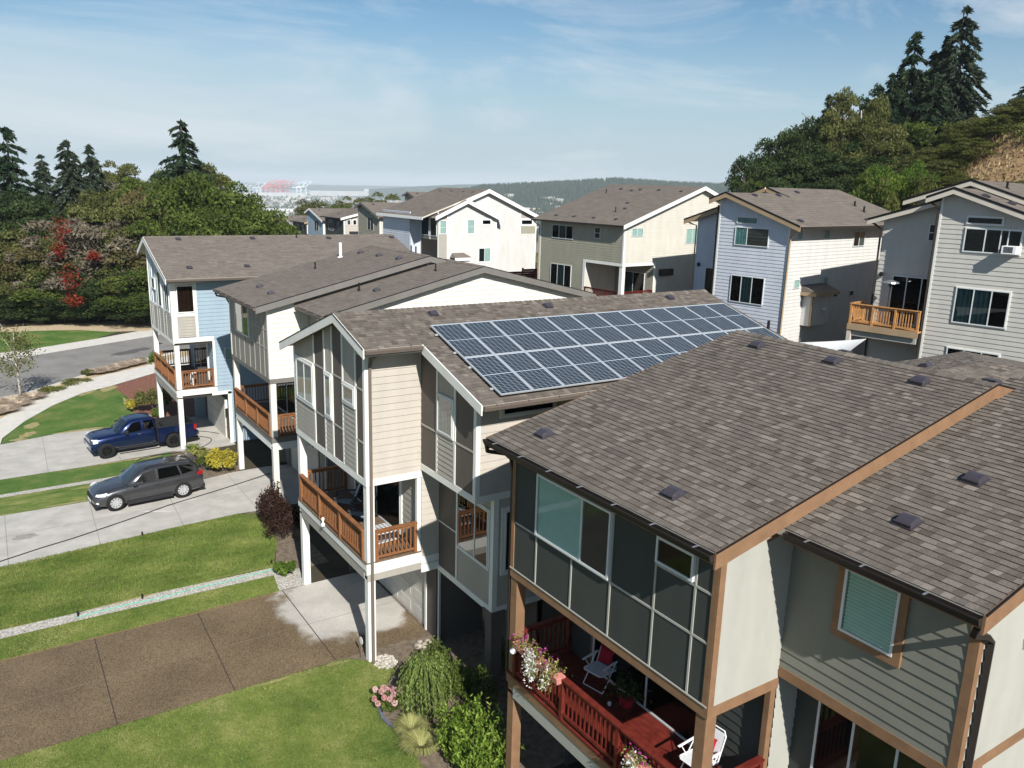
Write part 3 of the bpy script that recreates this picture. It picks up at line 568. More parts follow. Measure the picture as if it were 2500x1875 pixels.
part(HU, 'garage_door', 'garage', lambda mb: [mb.box(2.52, 2.6, 1.0, 4.9, .02+i*.57, .57+i*.57) for i in range(4)])
part(HU, 'facade_siding', 'lightpanel', lambda mb: (siding(mb, Fr((-.01, 0, 0), (0, 1, 0), (-1, 0, 0)), [(.3, ZU), (5.7, ZU), (5.7, 7.05), (.3, 7.05)], e=.15), siding(mb, Fr((0, -.01, 0), (1, 0, 0), (0, -1, 0)), [(0.1, 5.9), (1.1, 5.9), (1.1, 7.0), (.1, 7.0)], e=.15)))
part(HU, 'facade_panel', 'blue', lambda mb: [flat(mb, Fr((-.02, 0, 0), (0, 1, 0), (-1, 0, 0)), [(a, ZU), (b, ZU), (b, zu(0, b)-.02), (a, zu(0, a)-.02)], .01) for a, b in ((1.35, 2.05), (3.1, 3.7), (4.75, 5.2))])
part(HU, 'trim_band', 'trim', lambda mb: (F.box(mb, -.03, WB, 5.54, ZU, 0, .03), Sd.box(mb, 0, 1.95, 5.62, 5.86, 0, .04), F.box(mb, -.03, .22, ZU, 8.6, 0, .035), Sd.box(mb, -.03, .22, 5.86, 8.7, 0, .035), Sd.box(mb, 1.1, 1.22, 5.86, 8.7, 0, .035), F.box(mb, 5.7, WB, ZU, 9.9, 0, .035), F.box(mb, .22, 5.7, 7.0, 7.12, 0, .035), [F.box(mb, y-.04, y+.04, ZU, zu(0, y)-.05, 0, .035) for y in (1.35, 2.05, 3.1, 3.7, 4.75, 5.2)], Sd.box(mb, .22, 1.1, 6.98, 7.14, 0, .035), Sd.box(mb, .22, 1.1, 8.56, 8.72, 0, .035),
    Sd.box(mb, 1.86, 1.98, 3.2, 5.62, 0, .05), Sd.box(mb, 2.5, 2.68, 0, 2.85, 0, .05), Sd.box(mb, 1.7, 2.68, 2.72, 2.9, 0, .05)))
for py in (0, WB-.24): part(HU, 'post', 'trim', lambda mb: mb.box(0, .24, py, py+.24, 0, 5.54), bevel=.01)
window(HU, Sd, .24, 1.08, 7.16, 8.54, (), ('roller',), GLASSD, base=.03, frame='whitevinyl')
window(HU, F, .3, 1.3, 7.15, 8.5, (.5,), ('dark', 'dark'), GLASSD, base=.03); window(HU, F, 2.15, 3.0, 7.15, 9.0, (), ('sheer',), GLASSR, base=.03); window(HU, F, 3.8, 4.65, 7.9, 8.5, (), ('sheer',), GLASSR, base=.03)
dk = part(HU, 'deck', 'weathered', lambda mb: [mb.box(-.06+i*.14, -.06+i*.14+.134, .0, WB, ZD-.04, ZD) for i in range(15)])
part(dk, 'deck_fascia', 'trim', lambda mb: (mb.box(-.045, 0, .0, WB, 2.94, ZD-.045), mb.box(-.045, 1.98, -.03, 0, 2.84, ZD-.045)))
part(dk, 'deck_apron', 'lightpanel', lambda mb: (mb.box(-.02, .0, .24, WB-.24, 2.5, 2.938),))
railing(dk, (-.01, WB-.24), (-.01, .24), ZD, .95, 'wood', .135, 1.75); railing(dk, (.24, .03), (1.87, .03), ZD, .95, 'wood', .135, 2.5)
railing(dk, (.24, WB-.06), (1.95, WB-.06), ZD, .95, 'wood', .135, 2.5)
o = window(HU, Fr((1.93, 0, 0), (0, 1, 0), (-1, 0, 0)), 1.35, 4.5, ZD+.02, 5.28, (.5,), ('dark', 'sheer'), GLASSD, trim='trim', tw=.09); o.name = 'sliding_door'
window(HU, Sd, 2.45, 3.1, 4.55, 5.2, (), ('sheer',), GLASS, base=.03)
part(HU, 'wall_lantern', 'white_m', lambda mb: mb.box(2.3, 2.42, -.1, .0, 1.95, 2.4))
RU, zU_ = roofX(HU, cU)
gutter(RU, (-.3, -.64, zU_(-.64)-.01), (14.3, -.64, zU_(-.64)-.01), 'browngutter', (0, -1, 0), clips=False)
for vx, vy in ((1.1, .6), (4.0, .6), (1.4, 4.3), (5.4, 4.3), (9.9, 4.2), (14, 4.2)): roof_vent(RU, vx, vy, zU_(vy), .319, 'y')
pipe(RU, 8.0, 4.4, zU_(4.4), .25, .035)

# ------------------------------------------------------------------ ground
def sstep(t): t = np.clip(t, 0, 1); return t*t*(3-2*t)
def hgt(x, y):
    x = np.asarray(x, float); y = np.asarray(y, float)
    up_ = 3.2*sstep((x-15)/9)*(1-sstep((y-40)/90))+1.6*sstep((x-18)/10)*(1-sstep((y-2)/22))
    hill = (14.5+6*sstep((30-y)/14))*sstep((x-42)/36)*(1-sstep((y-25)/24)) + .7*np.sin(x*.21+y*.13)*sstep((x-48)/10)*(1-sstep((y-60)/50))
    d = np.hypot(x, y-20)
    fall = -91*sstep((d-105)/650)*np.where((x > 60) & (y < 60), sstep((y-20+(d-150)*.25)/60), 1)
    loc = -2.5*sstep((y-75)/80)
    return np.where(d < 60, up_+hill+loc*0, up_+hill+loc+fall)
M_GROUND = mat('ground_soil', (.05, .042, .03), .95, .3, .6, .4, 8, c2=(.08, .07, .045))
M_DRY = mat('dry_grass', (.30, .19, .10), .95, .3, .35, .5, 6, c2=(.38, .26, .14))
def axis_(vals): return np.array(sorted(set(np.round(vals, 3))))
gx = axis_(list(np.arange(-60, 130, 3.))+[-60*1.35**k for k in range(1, 19)]+[130*1.3**k for k in range(1, 20)])
gy = axis_(list(np.arange(-45, 130, 3.))+[-45*1.5**k for k in range(1, 12)]+[130*1.3**k for k in range(1, 20)])
XX, YY = np.meshgrid(gx, gy); ZZ = hgt(XX, YY); nx, ny = len(gx), len(gy)
mb = MB(); mb.v = [tuple(v) for v in np.stack([XX.ravel(), YY.ravel(), ZZ.ravel()], 1)]
for j in range(ny-1):
    for i in range(nx-1):
        cx, cy = (gx[i]+gx[i+1])/2, (gy[j]+gy[j+1])/2
        mb.f.append((j*nx+i, j*nx+i+1, (j+1)*nx+i+1, (j+1)*nx+i)); mb.m.append(1 if (cx > 52 and cy < 55 and cx < 260) else (2 if math.hypot(cx, cy) > 400 else 0)); mb.t.append(.5)
M_VALLEY = mat('valley_floor', (.06, .085, .05), .95, .3, .004, c2=(.20, .20, .17), det=12)
mb.build('ground', [M_GROUND, M_DRY, M_VALLEY], smooth=True, kind='structure')
def sheet(name, pts, m, z, kind='structure', **k):
    mb = MB(); mb.poly([(x, y, z) for x, y in pts]); return mb.build(name, m, kind=kind, **k)
def grassmat(name, a, b, c, sc=.9, stretch=None):
    M = tonemat(name, [(0, a), (1, a)], .85, .15, 0); t = M.node_tree; bs = t.nodes['Principled BSDF']
    tc = t.nodes.new('ShaderNodeTexCoord'); mp = t.nodes.new('ShaderNodeMapping'); mp.inputs['Scale'].default_value = stretch or (1, 1, 1); t.links.new(tc.outputs['Object'], mp.inputs[0])
    n1 = t.nodes.new('ShaderNodeTexNoise'); n1.inputs['Scale'].default_value = sc; n1.inputs['Detail'].default_value = 9; n1.inputs['Roughness'].default_value = .72
    n2 = t.nodes.new('ShaderNodeTexNoise'); n2.inputs['Scale'].default_value = 28; n2.inputs['Detail'].default_value = 5; n2.inputs['Roughness'].default_value = .8
    t.links.new(mp.outputs[0], n1.inputs['Vector']); t.links.new(tc.outputs['Object'], n2.inputs['Vector'])
    r = t.nodes.new('ShaderNodeValToRGB'); r.color_ramp.elements[0].position = .34; r.color_ramp.elements[0].color = (*a, 1); r.color_ramp.elements[1].position = .66; r.color_ramp.elements[1].color = (*c, 1); e = r.color_ramp.elements.new(.5); e.color = (*b, 1)
    t.links.new(n1.outputs['Fac'], r.inputs[0]); mr = t.nodes.new('ShaderNodeMapRange'); mr.inputs[1].default_value = .3; mr.inputs[2].default_value = .7; mr.inputs[3].default_value = .55; mr.inputs[4].default_value = 1.45; t.links.new(n2.outputs['Fac'], mr.inputs[0])
    mu = t.nodes.new('ShaderNodeVectorMath'); mu.operation = 'SCALE'; t.links.new(r.outputs[0], mu.inputs[0]); t.links.new(mr.outputs[0], mu.inputs['Scale']); t.links.new(mu.outputs[0], bs.inputs['Base Color'])
    bp = t.nodes.new('ShaderNodeBump'); bp.inputs['Strength'].default_value = .9; bp.inputs['Distance'].default_value = .05; t.links.new(n2.outputs['Fac'], bp.inputs['Height']); t.links.new(bp.outputs[0], bs.inputs['Normal']); return M
M_LAWN = grassmat('lawn_green', (.09, .15, .03), (.195, .24, .055), (.38, .36, .14), .55)
M_LAWN2 = grassmat('lawn_patchy', (.07, .135, .025), (.165, .22, .05), (.33, .31, .12), 1.3, (.45, 1.6, 1))
M_LAWNF = grassmat('lawn_far', (.06, .13, .025), (.105, .18, .04), (.22, .22, .07), .5)
M_CONC = mat('concrete', (.38, .36, .325), .9, .12, 1.1, .15, 60, c2=(.52, .49, .445), det=12); M_CONC2 = mat('concrete_side_path', (.60, .57, .51), .9, .1, 2, .15, 60)
M_ASPH = mat('asphalt', (.20, .19, .175), .9, .12, .5, .3, 50, c2=(.27, .26, .24), det=12); M_GRAV = mat('gravel', (.16, .14, .12), .95, .5, 16, .9, 22, c2=(.72, .68, .60)); M_MULCH = mat('red_mulch', (.09, .04, .03), .95, .4, 9, .9, 14, c2=(.33, .16, .115)); M_JOINT = mat('joint', (.07, .055, .045), .95, .2)
M_SOIL = mat('garden_soil', (.11, .085, .06), .95, .35, 5, .8, 20, c2=(.24, .19, .14)); M_STRAW = mat('straw_bed', (.40, .31, .19), .95, .3, 4, .8, 14, c2=(.55, .45, .31))
# aggregate driveway, dark where wet, pale where it dried
M_AGG = bpy.data.materials.new('exposed_aggregate'); M_AGG.use_nodes = True; t = M_AGG.node_tree; b = t.nodes['Principled BSDF']; tc = t.nodes.new('ShaderNodeTexCoord')
def nd(ty, **k):
    n = t.nodes.new(ty)
    for a, v in k.items(): setattr(n, a, v)
    return n
mp = nd('ShaderNodeMapping'); mp.inputs['Location'].default_value = (-.85, -3.75, 0); mp.inputs['Scale'].default_value = (1, 1, 1); t.links.new(tc.outputs['Object'], mp.inputs[0])
sc_ = nd('ShaderNodeVectorMath', operation='MULTIPLY'); sc_.inputs[1].default_value = (.42, .43, 0); t.links.new(mp.outputs[0], sc_.inputs[0])
ln = nd('ShaderNodeVectorMath', operation='LENGTH'); t.links.new(sc_.outputs[0], ln.inputs[0])
nz = nd('ShaderNodeTexNoise'); nz.inputs['Scale'].default_value = .8; nz.inputs['Detail'].default_value = 5; t.links.new(tc.outputs['Object'], nz.inputs['Vector'])
ad = nd('ShaderNodeMath', operation='MULTIPLY_ADD'); ad.inputs[1].default_value = 1.1; t.links.new(nz.outputs['Fac'], ad.inputs[0]); t.links.new(ln.outputs['Value'], ad.inputs[2])
wr = nd('ShaderNodeMapRange'); wr.interpolation_type = 'SMOOTHSTEP'; wr.inputs[1].default_value = 1.38; wr.inputs[2].default_value = 1.64; t.links.new(ad.outputs[0], wr.inputs[0])
v1 = nd('ShaderNodeTexVoronoi'); v1.inputs['Scale'].default_value = 42; t.links.new(tc.outputs['Object'], v1.inputs['Vector']); 
nb = nd('ShaderNodeTexNoise'); nb.inputs['Scale'].default_value = .5; nb.inputs['Detail'].default_value = 5; t.links.new(tc.outputs['Object'], nb.inputs['Vector'])
def ramp(p0, c0, p1, c1):
    r = nd('ShaderNodeValToRGB'); r.color_ramp.elements[0].position = p0; r.color_ramp.elements[0].color = (*c0, 1); r.color_ramp.elements[1].position = p1; r.color_ramp.elements[1].color = (*c1, 1); return r
rw = ramp(.0, (.058, .040, .024), 1, (.245, .18, .105)); rd = ramp(.0, (.40, .37, .33), 1, (.53, .50, .45)); t.links.new(v1.outputs['Color'], rw.inputs[0]); t.links.new(v1.outputs['Color'], rd.inputs[0])
mr = nd('ShaderNodeMapRange'); mr.inputs[1].default_value = .3; mr.inputs[2].default_value = .7; mr.inputs[3].default_value = .8; mr.inputs[4].default_value = 1.25; t.links.new(nb.outputs['Fac'], mr.inputs[0])
mxx = nd('ShaderNodeMixRGB'); t.links.new(wr.outputs[0], mxx.inputs[0]); t.links.new(rd.outputs[0], mxx.inputs[1]); t.links.new(rw.outputs[0], mxx.inputs[2])
ms = nd('ShaderNodeVectorMath', operation='SCALE'); t.links.new(mxx.outputs[0], ms.inputs[0]); t.links.new(mr.outputs[0], ms.inputs['Scale']); t.links.new(ms.outputs[0], b.inputs['Base Color'])
rr = nd('ShaderNodeMapRange'); rr.inputs[3].default_value = .9; rr.inputs[4].default_value = .72; t.links.new(wr.outputs[0], rr.inputs[0]); t.links.new(rr.outputs[0], b.inputs['Roughness']); b.inputs['Specular IOR Level'].default_value = .25
bp = nd('ShaderNodeBump'); bp.inputs['Strength'].default_value = .35; bp.inputs['Distance'].default_value = .01; t.links.new(v1.outputs['Distance'], bp.inputs['Height']); t.links.new(bp.outputs[0], b.inputs['Normal'])

XL = -16
sheet('garden_bed', [(-1.2, -6.5), (4.2, -6.5), (4.2, 5.6), (2.25, 5.6), (-1.2, .6)], M_SOIL, .006)
sheet('soil_strip', [(-.6, 6.85), (1.4, 6.9), (1.4, 13.2), (-.2, 13.0), (.45, 11.9), (.3, 9.6), (-.35, 7.8)], M_SOIL, .012)
sheet('front_lawn', [(XL, .66), (-2.3, .58), (-.5, .54), (.2, -.1), (.58, -.7), (-.2, -1.5), (-.62, -2.15), (-.76, -2.65), (-.66, -3.2), (-.62, -4.2), (-.9, -6.5), (-3, -14), (XL, -14)], M_LAWN, .010)
sheet('driveway', [(XL, .66), (-2.3, .58), (2.3, .58), (2.3, 5.6), (-.86, 5.6), (-3.6, 5.55), (XL, 5.45)], M_AGG, .014)
sheet('side_lawn', [(XL, 5.45), (-3.6, 5.55), (-.86, 5.6), (-.66, 6.9), (-4.3, 6.92), (XL, 6.9)], M_LAWN, .010)
sheet('gravel_strip', [(XL, 6.84), (-4.3, 6.86), (-.7, 6.84), (-.9, 5.62), (0.1, 5.62), (.25, 6.9), (-.45, 7.45), (-4.2, 7.52), (-6.9, 7.4), (XL, 7.4)], M_GRAV, .017)
sheet('middle_lawn', [(XL, 7.3), (-6.9, 7.28), (-4.2, 7.45), (-.4, 7.42), (-.36, 7.9), (.3, 9.6), (.6, 11.9), (.44, 12.8), (-.25, 13.1), (-2.5, 12.96), (-5.62, 12.63), (XL, 12.0)], M_LAWN2, .010)
sheet('concrete_driveway', [(XL, 12.0), (-8.91, 12.25), (-5.62, 12.63), (-2.5, 12.96), (-.25, 13.1), (1.2, 13.0), (3.6, 13.0), (3.6, 18.2), (2.4, 18.4), (1.0, 18.35), (-.6, 18.0), (-3, 17.6), (XL, 17.55)], M_CONC, .014)
sheet('narrow_lawn', [(XL, 17.55), (-3, 17.6), (-.9, 18.0), (-1.2, 19.8), (-5.1, 19.95), (XL, 19.6)], M_LAWN2, .010)
sheet('gravel_strip', [(XL, 19.62), (-5.1, 19.93), (-1.2, 19.8), (-1.3, 20.6), (-4.1, 20.38), (XL, 20.0)], M_GRAV, .017)
sheet('narrow_lawn', [(XL, 20.0), (-4.1, 20.36), (-1.2, 20.55), (-.9, 22.85), (-5.07, 22.5), (XL, 22.1)], M_LAWNF, .010)
sheet('soil_strip', [(-1.0, 18.0), (1.2, 18.3), (1.5, 19.5), (1.0, 22.6), (-1.0, 22.9), (-1.3, 20.6)], M_SOIL, .011)
sheet('concrete_driveway', [(XL, 22.1), (-5.07, 22.5), (-.9, 22.95), (.2, 22.4), (2.2, 22.6), (2.2, 29), (-.4, 29), (-4.0, 28.9), (-5.7, 28.95), (-8.35, 28.2), (XL, 26)], M_CONC, .014)
sheet('curved_lawn', [(-8.13, 29.45), (-8.3, 28.3), (-5.7, 29.0), (-4.0, 28.95), (-1.0, 29.0), (-1.4, 31.8), (-1.1, 34.7), (-1.35, 37.5), (-1.6, 38.9), (-3.4, 37.9), (-5.4, 35.6), (-7.0, 32.4)], M_LAWNF, .010)
sheet('mulch_bed', [(-1.6, 39.0), (-1.2, 36), (-1.1, 34.6), (-1.4, 31.8), (-.9, 29.0), (2.2, 29), (9, 34), (9, 46), (1.65, 41.8)], M_MULCH, .012)
sheet('pavement', [(XL, 22), (-8.35, 28.2), (-8.2, 29.4), (-7.0, 32.4), (-5.35, 35.4), (-3.4, 37.9), (-1.57, 39.1), (1.65, 41.8), (9, 46.8), (9, 49.6), (2.18, 45.0), (-1.0, 43.0), (-2.4, 42.0), (-4.6, 39.8), (-6.7, 36.6), (-8.2, 33.4), (-10, 30.0), (XL, 24.5)], M_CONC2, .02)
sheet('planting_strip', [(XL, 24.5), (-10, 30), (-8.2, 33.4), (-6.7, 36.6), (-4.6, 39.8), (-2.4, 42.0), (2.18, 45), (9, 49.6), (9, 51.5), (2.44, 46.95), (-1.67, 43.94), (-4.2, 41.2), (-6.56, 38.9), (-8.0, 38.2), (-12, 33.5), (XL, 30)], M_STRAW, .012)
mb = MB(); kp = [(XL, 30), (-12, 33.5), (-8.0, 38.2), (-6.56, 38.9), (-4.2, 41.2), (-1.67, 43.94), (2.44, 46.95), (9, 51.5), (16, 56)]
for a, b_ in zip(kp[:-1], kp[1:]):
    d = (Vector((*b_, 0))-Vector((*a, 0))).normalized(); n_ = Vector((-d.y, d.x, 0))*.16; A, B = Vector((*a, 0)), Vector((*b_, 0)); mb.prism([A, B, B+n_, A+n_], [A+Z3*.13, B+Z3*.13, B+n_+Z3*.13, A+n_+Z3*.13])
mb.build('kerb', M_CONC2, kind='structure')
sheet('road', [(XL-14, 22), (XL, 30), (-12, 33.5), (-8.0, 38.2), (-6.56, 38.9), (-4.2, 41.2), (-1.67, 43.94), (2.44, 46.95), (9, 51.5), (16, 56), (16, 66), (3.95, 56.6), (-4.65, 52.2), (-7.6, 50.45), (-14, 47), (XL-14, 38)], M_ASPH, .008)
sheet('far_pavement', [(XL-14, 38), (-14, 47), (-7.6, 50.45), (-4.65, 52.2), (3.95, 56.6), (16, 66), (16, 70), (4.0, 60.1), (-.5, 57.2), (-5.47, 54.6), (-7.43, 54.0), (-14, 50.5), (XL-14, 41)], M_CONC2, .02)
sheet('far_lawn', [(XL-14, 41), (-14, 50.5), (-7.43, 54.0), (-5.47, 54.6), (-.5, 57.2), (1.8, 60.0), (-1, 62.8), (-7, 64.2), (-20, 63), (XL-14, 60)], M_LAWNF, .012)
sheet('dry_verge', [(XL-14, 60), (-20, 62.5), (-7, 63.9), (-3, 63.1), (-1, 62.4), (1.2, 60.4), (4.2, 59.6), (16, 69), (14, 76), (5.6, 66.6), (2, 66.4), (-6, 66.4), (-20, 66.0)], M_STRAW, .022)
def patch(name, cx, cy, rx, ry, m, z, seed, rot=0):
    R = random.Random(seed); n = 34; f = [R.uniform(.55, 1.2) for _ in range(n)]; f = [(f[i]+f[(i+1) % n]+f[i-1])/3*R.uniform(.85, 1.15) for i in range(n)]; c_, s_ = math.cos(rot), math.sin(rot); pts = []
    for i in range(n): a = 2*math.pi*i/n; u, v = math.cos(a)*rx*f[i], math.sin(a)*ry*f[i]; pts.append((cx+u*c_-v*s_, cy+u*s_+v*c_))
    return sheet(name, pts, m, z)
M_DRYP = mat('dry_turf', (.22, .20, .08), .95, .3, 5, .5, 20, c2=(.42, .34, .18), det=10)
for i, a in enumerate(((-4.5, 29.1, 1.3, .22, .05), (-7.0, 29.5, .7, .35, .9), (-7.5, 28.7, .4, .3, 0), (-6.7, 31.3, .35, .7, -.5), (-1.35, 33.6, .22, 1.9, .05), (-1.9, 38.3, .9, .5, .9), (-3.2, 37.7, .9, .22, .8), (-3.2, 22.55, 1.6, .12, .05), (-6.2, 17.75, 1.4, .09, 0), (-2.2, 22.5, .8, .2, 0), (-7.2, 12.35, 1.8, .09, .12), (-1.4, 7.62, 1.6, .09, 0), (-5.4, 7.5, 1.4, .08, .05), (-2.6, .48, .7, .05, 0), (-.9, .42, .5, .06, -.1))): patch('dry_patch', *a[:4], M_DRYP, .013+.0004*i, i, a[4])
patch('pale_stain', -3.1, 15.0, .75, .09, mat('pale_stain_concrete', (.58, .56, .52), .9, .1), .0165, 40, -.5); patch('dark_stain', -8.0, 14.8, .5, .3, mat('oil_stain', (.30, .285, .25), .8, .2, 4), .0168, 41); patch('dark_stain', -4.0, 24.6, .45, .3, mat('oil_stain2', (.29, .275, .245), .8, .2, 4), .0168, 42); patch('tar_patch', 1.5, 50.5, 2.2, .7, mat('tar_patch', (.12, .115, .11), .8, .1), .012, 43, .6); patch('tar_patch', -8.5, 41.5, 1.5, .5, bpy.data.materials['tar_patch'], .0125, 44, .5)
mb = MB(); [mb.prism([(a, 5.46+.02*math.sin(a*7), .0), (a+.2, 5.46+.02*math.sin(a*7+1.4), .0), (a+.2, 5.52, .0), (a, 5.52, .0)], [(a, 5.46+.02*math.sin(a*7), .022), (a+.2, 5.46+.02*math.sin(a*7+1.4), .022), (a+.2, 5.52, .022), (a, 5.52, .022)]) for a in np.arange(-14, -1.0, .2)]; mb.build('lawn_edging_strip', mat('dead_grass_edge', (.20, .14, .07), .95, .3, 10), kind='structure')
sheet('cream_garage_floor', [(3.6, 13.0), (3.7, 13), (3.7, 18.8), (3.6, 18.8)], M_CONC, .013)
T_ = empty('manhole_cover', (3.9, 53.0, .012), 0, label='dark round manhole cover in the road near the blue house post', cat='manhole cover')
part(T_, 'lid', mat('cast_iron', (.06, .055, .05), .7, .2), lambda mb: mb.lathe([(.01, 0), (.36, 0), (.38, .008), (.01, .012)], (0, 0, 0), 20))
def joint(a, b_, z=.018, wd=.012, m=None, name='paving_joint'):
    A, B = Vector((*a, z)), Vector((*b_, z)); d = (B-A).normalized(); n_ = Vector((-d.y, d.x, 0))*wd; mb = MB(); mb.poly([A-n_, B-n_, B+n_, A+n_]); return mb.build(name, m or M_JOINT, kind='structure')
for a, b_ in (((-6.73, .66), (-6.68, 5.48)), ((-3.75, .62), (-3.64, 5.52)), ((-9.8, .66), (-9.75, 5.46)), ((-.8, .62), (-.8, 5.56))): joint(a, b_, wd=.016)
joint((-14, 3.04), (2.3, 2.96), wd=.009, m=mat('pale_joint', (.24, .20, .15), .9, .2, 4))
joint((2.28, .62), (2.28, 5.5))
for a, b_ in (((-8.65, 12.2), (-8.57, 17.5)), ((-5.6, 12.6), (-5.43, 17.5)), ((-2.5, 12.98), (-2.3, 17.6)), ((.6, 13.1), (.6, 18.2)), ((-14, 15.0), (3, 15.6)), ((-6.6, 22.4), (-6.4, 28.6)), ((-3.4, 22.7), (-3.3, 28.9)), ((-.4, 23), (-.4, 28.9))): joint(a, b_, wd=.01, m=mat('shallow_joint', (.25, .23, .2), .9, .1))
for k in range(12):
    a = Vector((-8.2, 29.6, 0)).lerp(Vector((1.6, 42, 0)), k/11); 

# ------------------------------------------------------------------ houses across the back lane
def rot_root(name, x, y, z, deg, **k): return empty(name, (x, y, z), math.radians(deg), **k)
def wbox(par, m, x0, x1, y0, y1, z0, z1, fac=('front', 'side'), top=None, name='wall', e=.197):
    """clad box: front = -X face, side = -Y face; top(x,y)->z"""
    top = top or (lambda x, y: z1); mb = MB()
    if 'front' in fac:
        ks = sorted(set([y0, y1]+[v for v in fac if isinstance(v, (int, float)) and y0 < v < y1]))
        siding(mb, Fr((x0, 0, 0), (0, 1, 0), (-1, 0, 0)), [(y0, z0), (y1, z0)]+[(v, top(x0, v)) for v in reversed(ks)], 0, e)
        flat(mb, Fr((x0, 0, 0), (0, 1, 0), (-1, 0, 0)), [(y0, z0), (y1, z0)]+[(v, top(x0, v)) for v in reversed(ks)], .1)
    if 'side' in fac:
        kx = sorted(set([x0, x1]+[v[0] for v in fac if isinstance(v, tuple) and x0 < v[0] < x1]))
        siding(mb, Fr((0, y0, 0), (1, 0, 0), (0, -1, 0)), [(x0, z0), (x1, z0)]+[(v, top(v, y0)) for v in reversed(kx)], 0, e)
        flat(mb, Fr((0, y0, 0), (1, 0, 0), (0, -1, 0)), [(x0, z0), (x1, z0)]+[(v, top(v, y0)) for v in reversed(kx)], .1)
    flat(mb, Fr((0, y1, 0), (-1, 0, 0), (0, 1, 0)), [(-x1, z0), (-x0, z0), (-x0, top(x0, y1)), (-x1, top(x1, y1))], .1)
    flat(mb, Fr((x1, 0, 0), (0, -1, 0), (1, 0, 0)), [(-y1, z0), (-y0, z0), (-y0, top(x1, y0)), (-y1, top(x1, y1))], .1)
    return mb.build(name, P[m], par)
def roofpolys(par, polys, sh=dict(e=.29, tabw=.5, lift=0, thick=.004), seed=50, und='soffit'):
    r = part(par, 'roof', SHING_FAR, lambda mb: [shingle(mb, q, seed=seed+i, **sh) for i, q in enumerate(polys)], tone=True)
    part(r, 'roof_deck', und, lambda mb: [slab(mb, q, .13) for q in polys]); return r
def fboard(r, m, a, b, n, h=.28, th=.04): return part(r, 'fascia_board', m, lambda mb: mb.board(a, b, h, n, th))
# olive house
HO = rot_root('house', 35.02, 30.09, 0, 5, label='olive house with white gable board and a corner deck with red-brown railing', cat='house', group='houses across the back lane')
so = .335; zo = lambda x: 11.02+so*(x+.5) if x < 9 else 14.2-so*(x-9)-.0
F = Fr((0, 0, 0), (0, 1, 0), (-1, 0, 0)); Sd = Fr((0, 0, 0), (1, 0, 0), (0, -1, 0))
topo = lambda x, y: zo(x)-.15
mb = MB()
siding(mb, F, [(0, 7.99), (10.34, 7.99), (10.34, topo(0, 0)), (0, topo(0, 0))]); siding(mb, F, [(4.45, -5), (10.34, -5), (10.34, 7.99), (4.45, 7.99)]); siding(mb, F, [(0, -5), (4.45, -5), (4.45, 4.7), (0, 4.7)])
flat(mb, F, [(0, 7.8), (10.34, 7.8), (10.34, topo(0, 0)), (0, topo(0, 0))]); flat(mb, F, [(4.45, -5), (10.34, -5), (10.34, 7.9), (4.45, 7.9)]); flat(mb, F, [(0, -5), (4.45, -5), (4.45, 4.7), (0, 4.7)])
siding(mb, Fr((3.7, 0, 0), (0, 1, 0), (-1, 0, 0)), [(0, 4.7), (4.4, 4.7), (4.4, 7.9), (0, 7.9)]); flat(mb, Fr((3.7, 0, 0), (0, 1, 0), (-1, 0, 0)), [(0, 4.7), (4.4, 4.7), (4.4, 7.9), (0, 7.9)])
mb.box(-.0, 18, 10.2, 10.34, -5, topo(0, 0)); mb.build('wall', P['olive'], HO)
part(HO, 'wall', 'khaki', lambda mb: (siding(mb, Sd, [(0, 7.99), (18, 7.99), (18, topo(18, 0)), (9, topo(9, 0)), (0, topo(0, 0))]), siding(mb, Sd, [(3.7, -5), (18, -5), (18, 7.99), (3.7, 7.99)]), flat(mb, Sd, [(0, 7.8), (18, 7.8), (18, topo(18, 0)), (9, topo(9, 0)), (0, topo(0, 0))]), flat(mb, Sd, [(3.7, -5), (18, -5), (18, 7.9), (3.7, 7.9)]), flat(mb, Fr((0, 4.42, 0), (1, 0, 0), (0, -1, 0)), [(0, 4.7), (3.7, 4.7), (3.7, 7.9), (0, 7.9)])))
part(HO, 'ceiling', 'khaki', lambda mb: (mb.box(.05, 3.7, .05, 4.4, 7.78, 7.84),))
part(HO, 'deck_slab', 'weathered', lambda mb: mb.box(0, 3.7, 0, 4.45, 4.55, 4.72))
part(HO, 'trim_band', 'trim', lambda mb: (F.box(mb, -.03, 4.6, 7.76, 7.99, 0, .04), Sd.box(mb, -.03, 3.85, 7.76, 7.99, 0, .04), F.box(mb, 4.3, 4.6, 3, 7.76, 0, .04), Sd.box(mb, 3.68, 3.85, 3, 7.76, 0, .04), F.box(mb, 0, .12, 7.99, topo(0, 0), 0, .04), Sd.box(mb, -.04, .14, 7.99, topo(0, 0), 0, .04), F.box(mb, 10.2, 10.34, -5, topo(0, 0), 0, .04)))
part(HO, 'post', 'trim', lambda mb: mb.box(0, .34, 0, .34, -5, 7.76))
railing(HO, (0, 4.3), (0, .34), 4.72, 1.0, 'redwood', .15, 1.5); railing(HO, (.34, 0), (3.68, 0), 4.72, 1.0, 'redwood', .15, 1.8)
window(HO, F, 5.97, 8.69, 9.5, 10.66, (.33, .66), ('dark', 'curtain', 'dark'), GLASSD); window(HO, F, 2.68, 3.35, 9.8, 10.7, ((.5,),), ('blinddark',), GLASSD); window(HO, F, 6.01, 8.71, 5.3, 7.3, (.33, .66), ('dark', 'curtain', 'dark'), GLASSD)
window(HO, Sd, .77, 2.08, 10.14, 10.8, (.5,), ('sheer', 'sheer'), GLASS); window(HO, Sd, 7.4, 9.0, 9.44, 10.72, (.5,), ('sheer', 'sheer'), GLASS)
o = window(HO, Fr((3.68, 0, 0), (0, 1, 0), (-1, 0, 0)), .9, 3.5, 4.75, 7.0, (.5,), ('dark', 'curtain'), GLASSD); o.name = 'sliding_door'
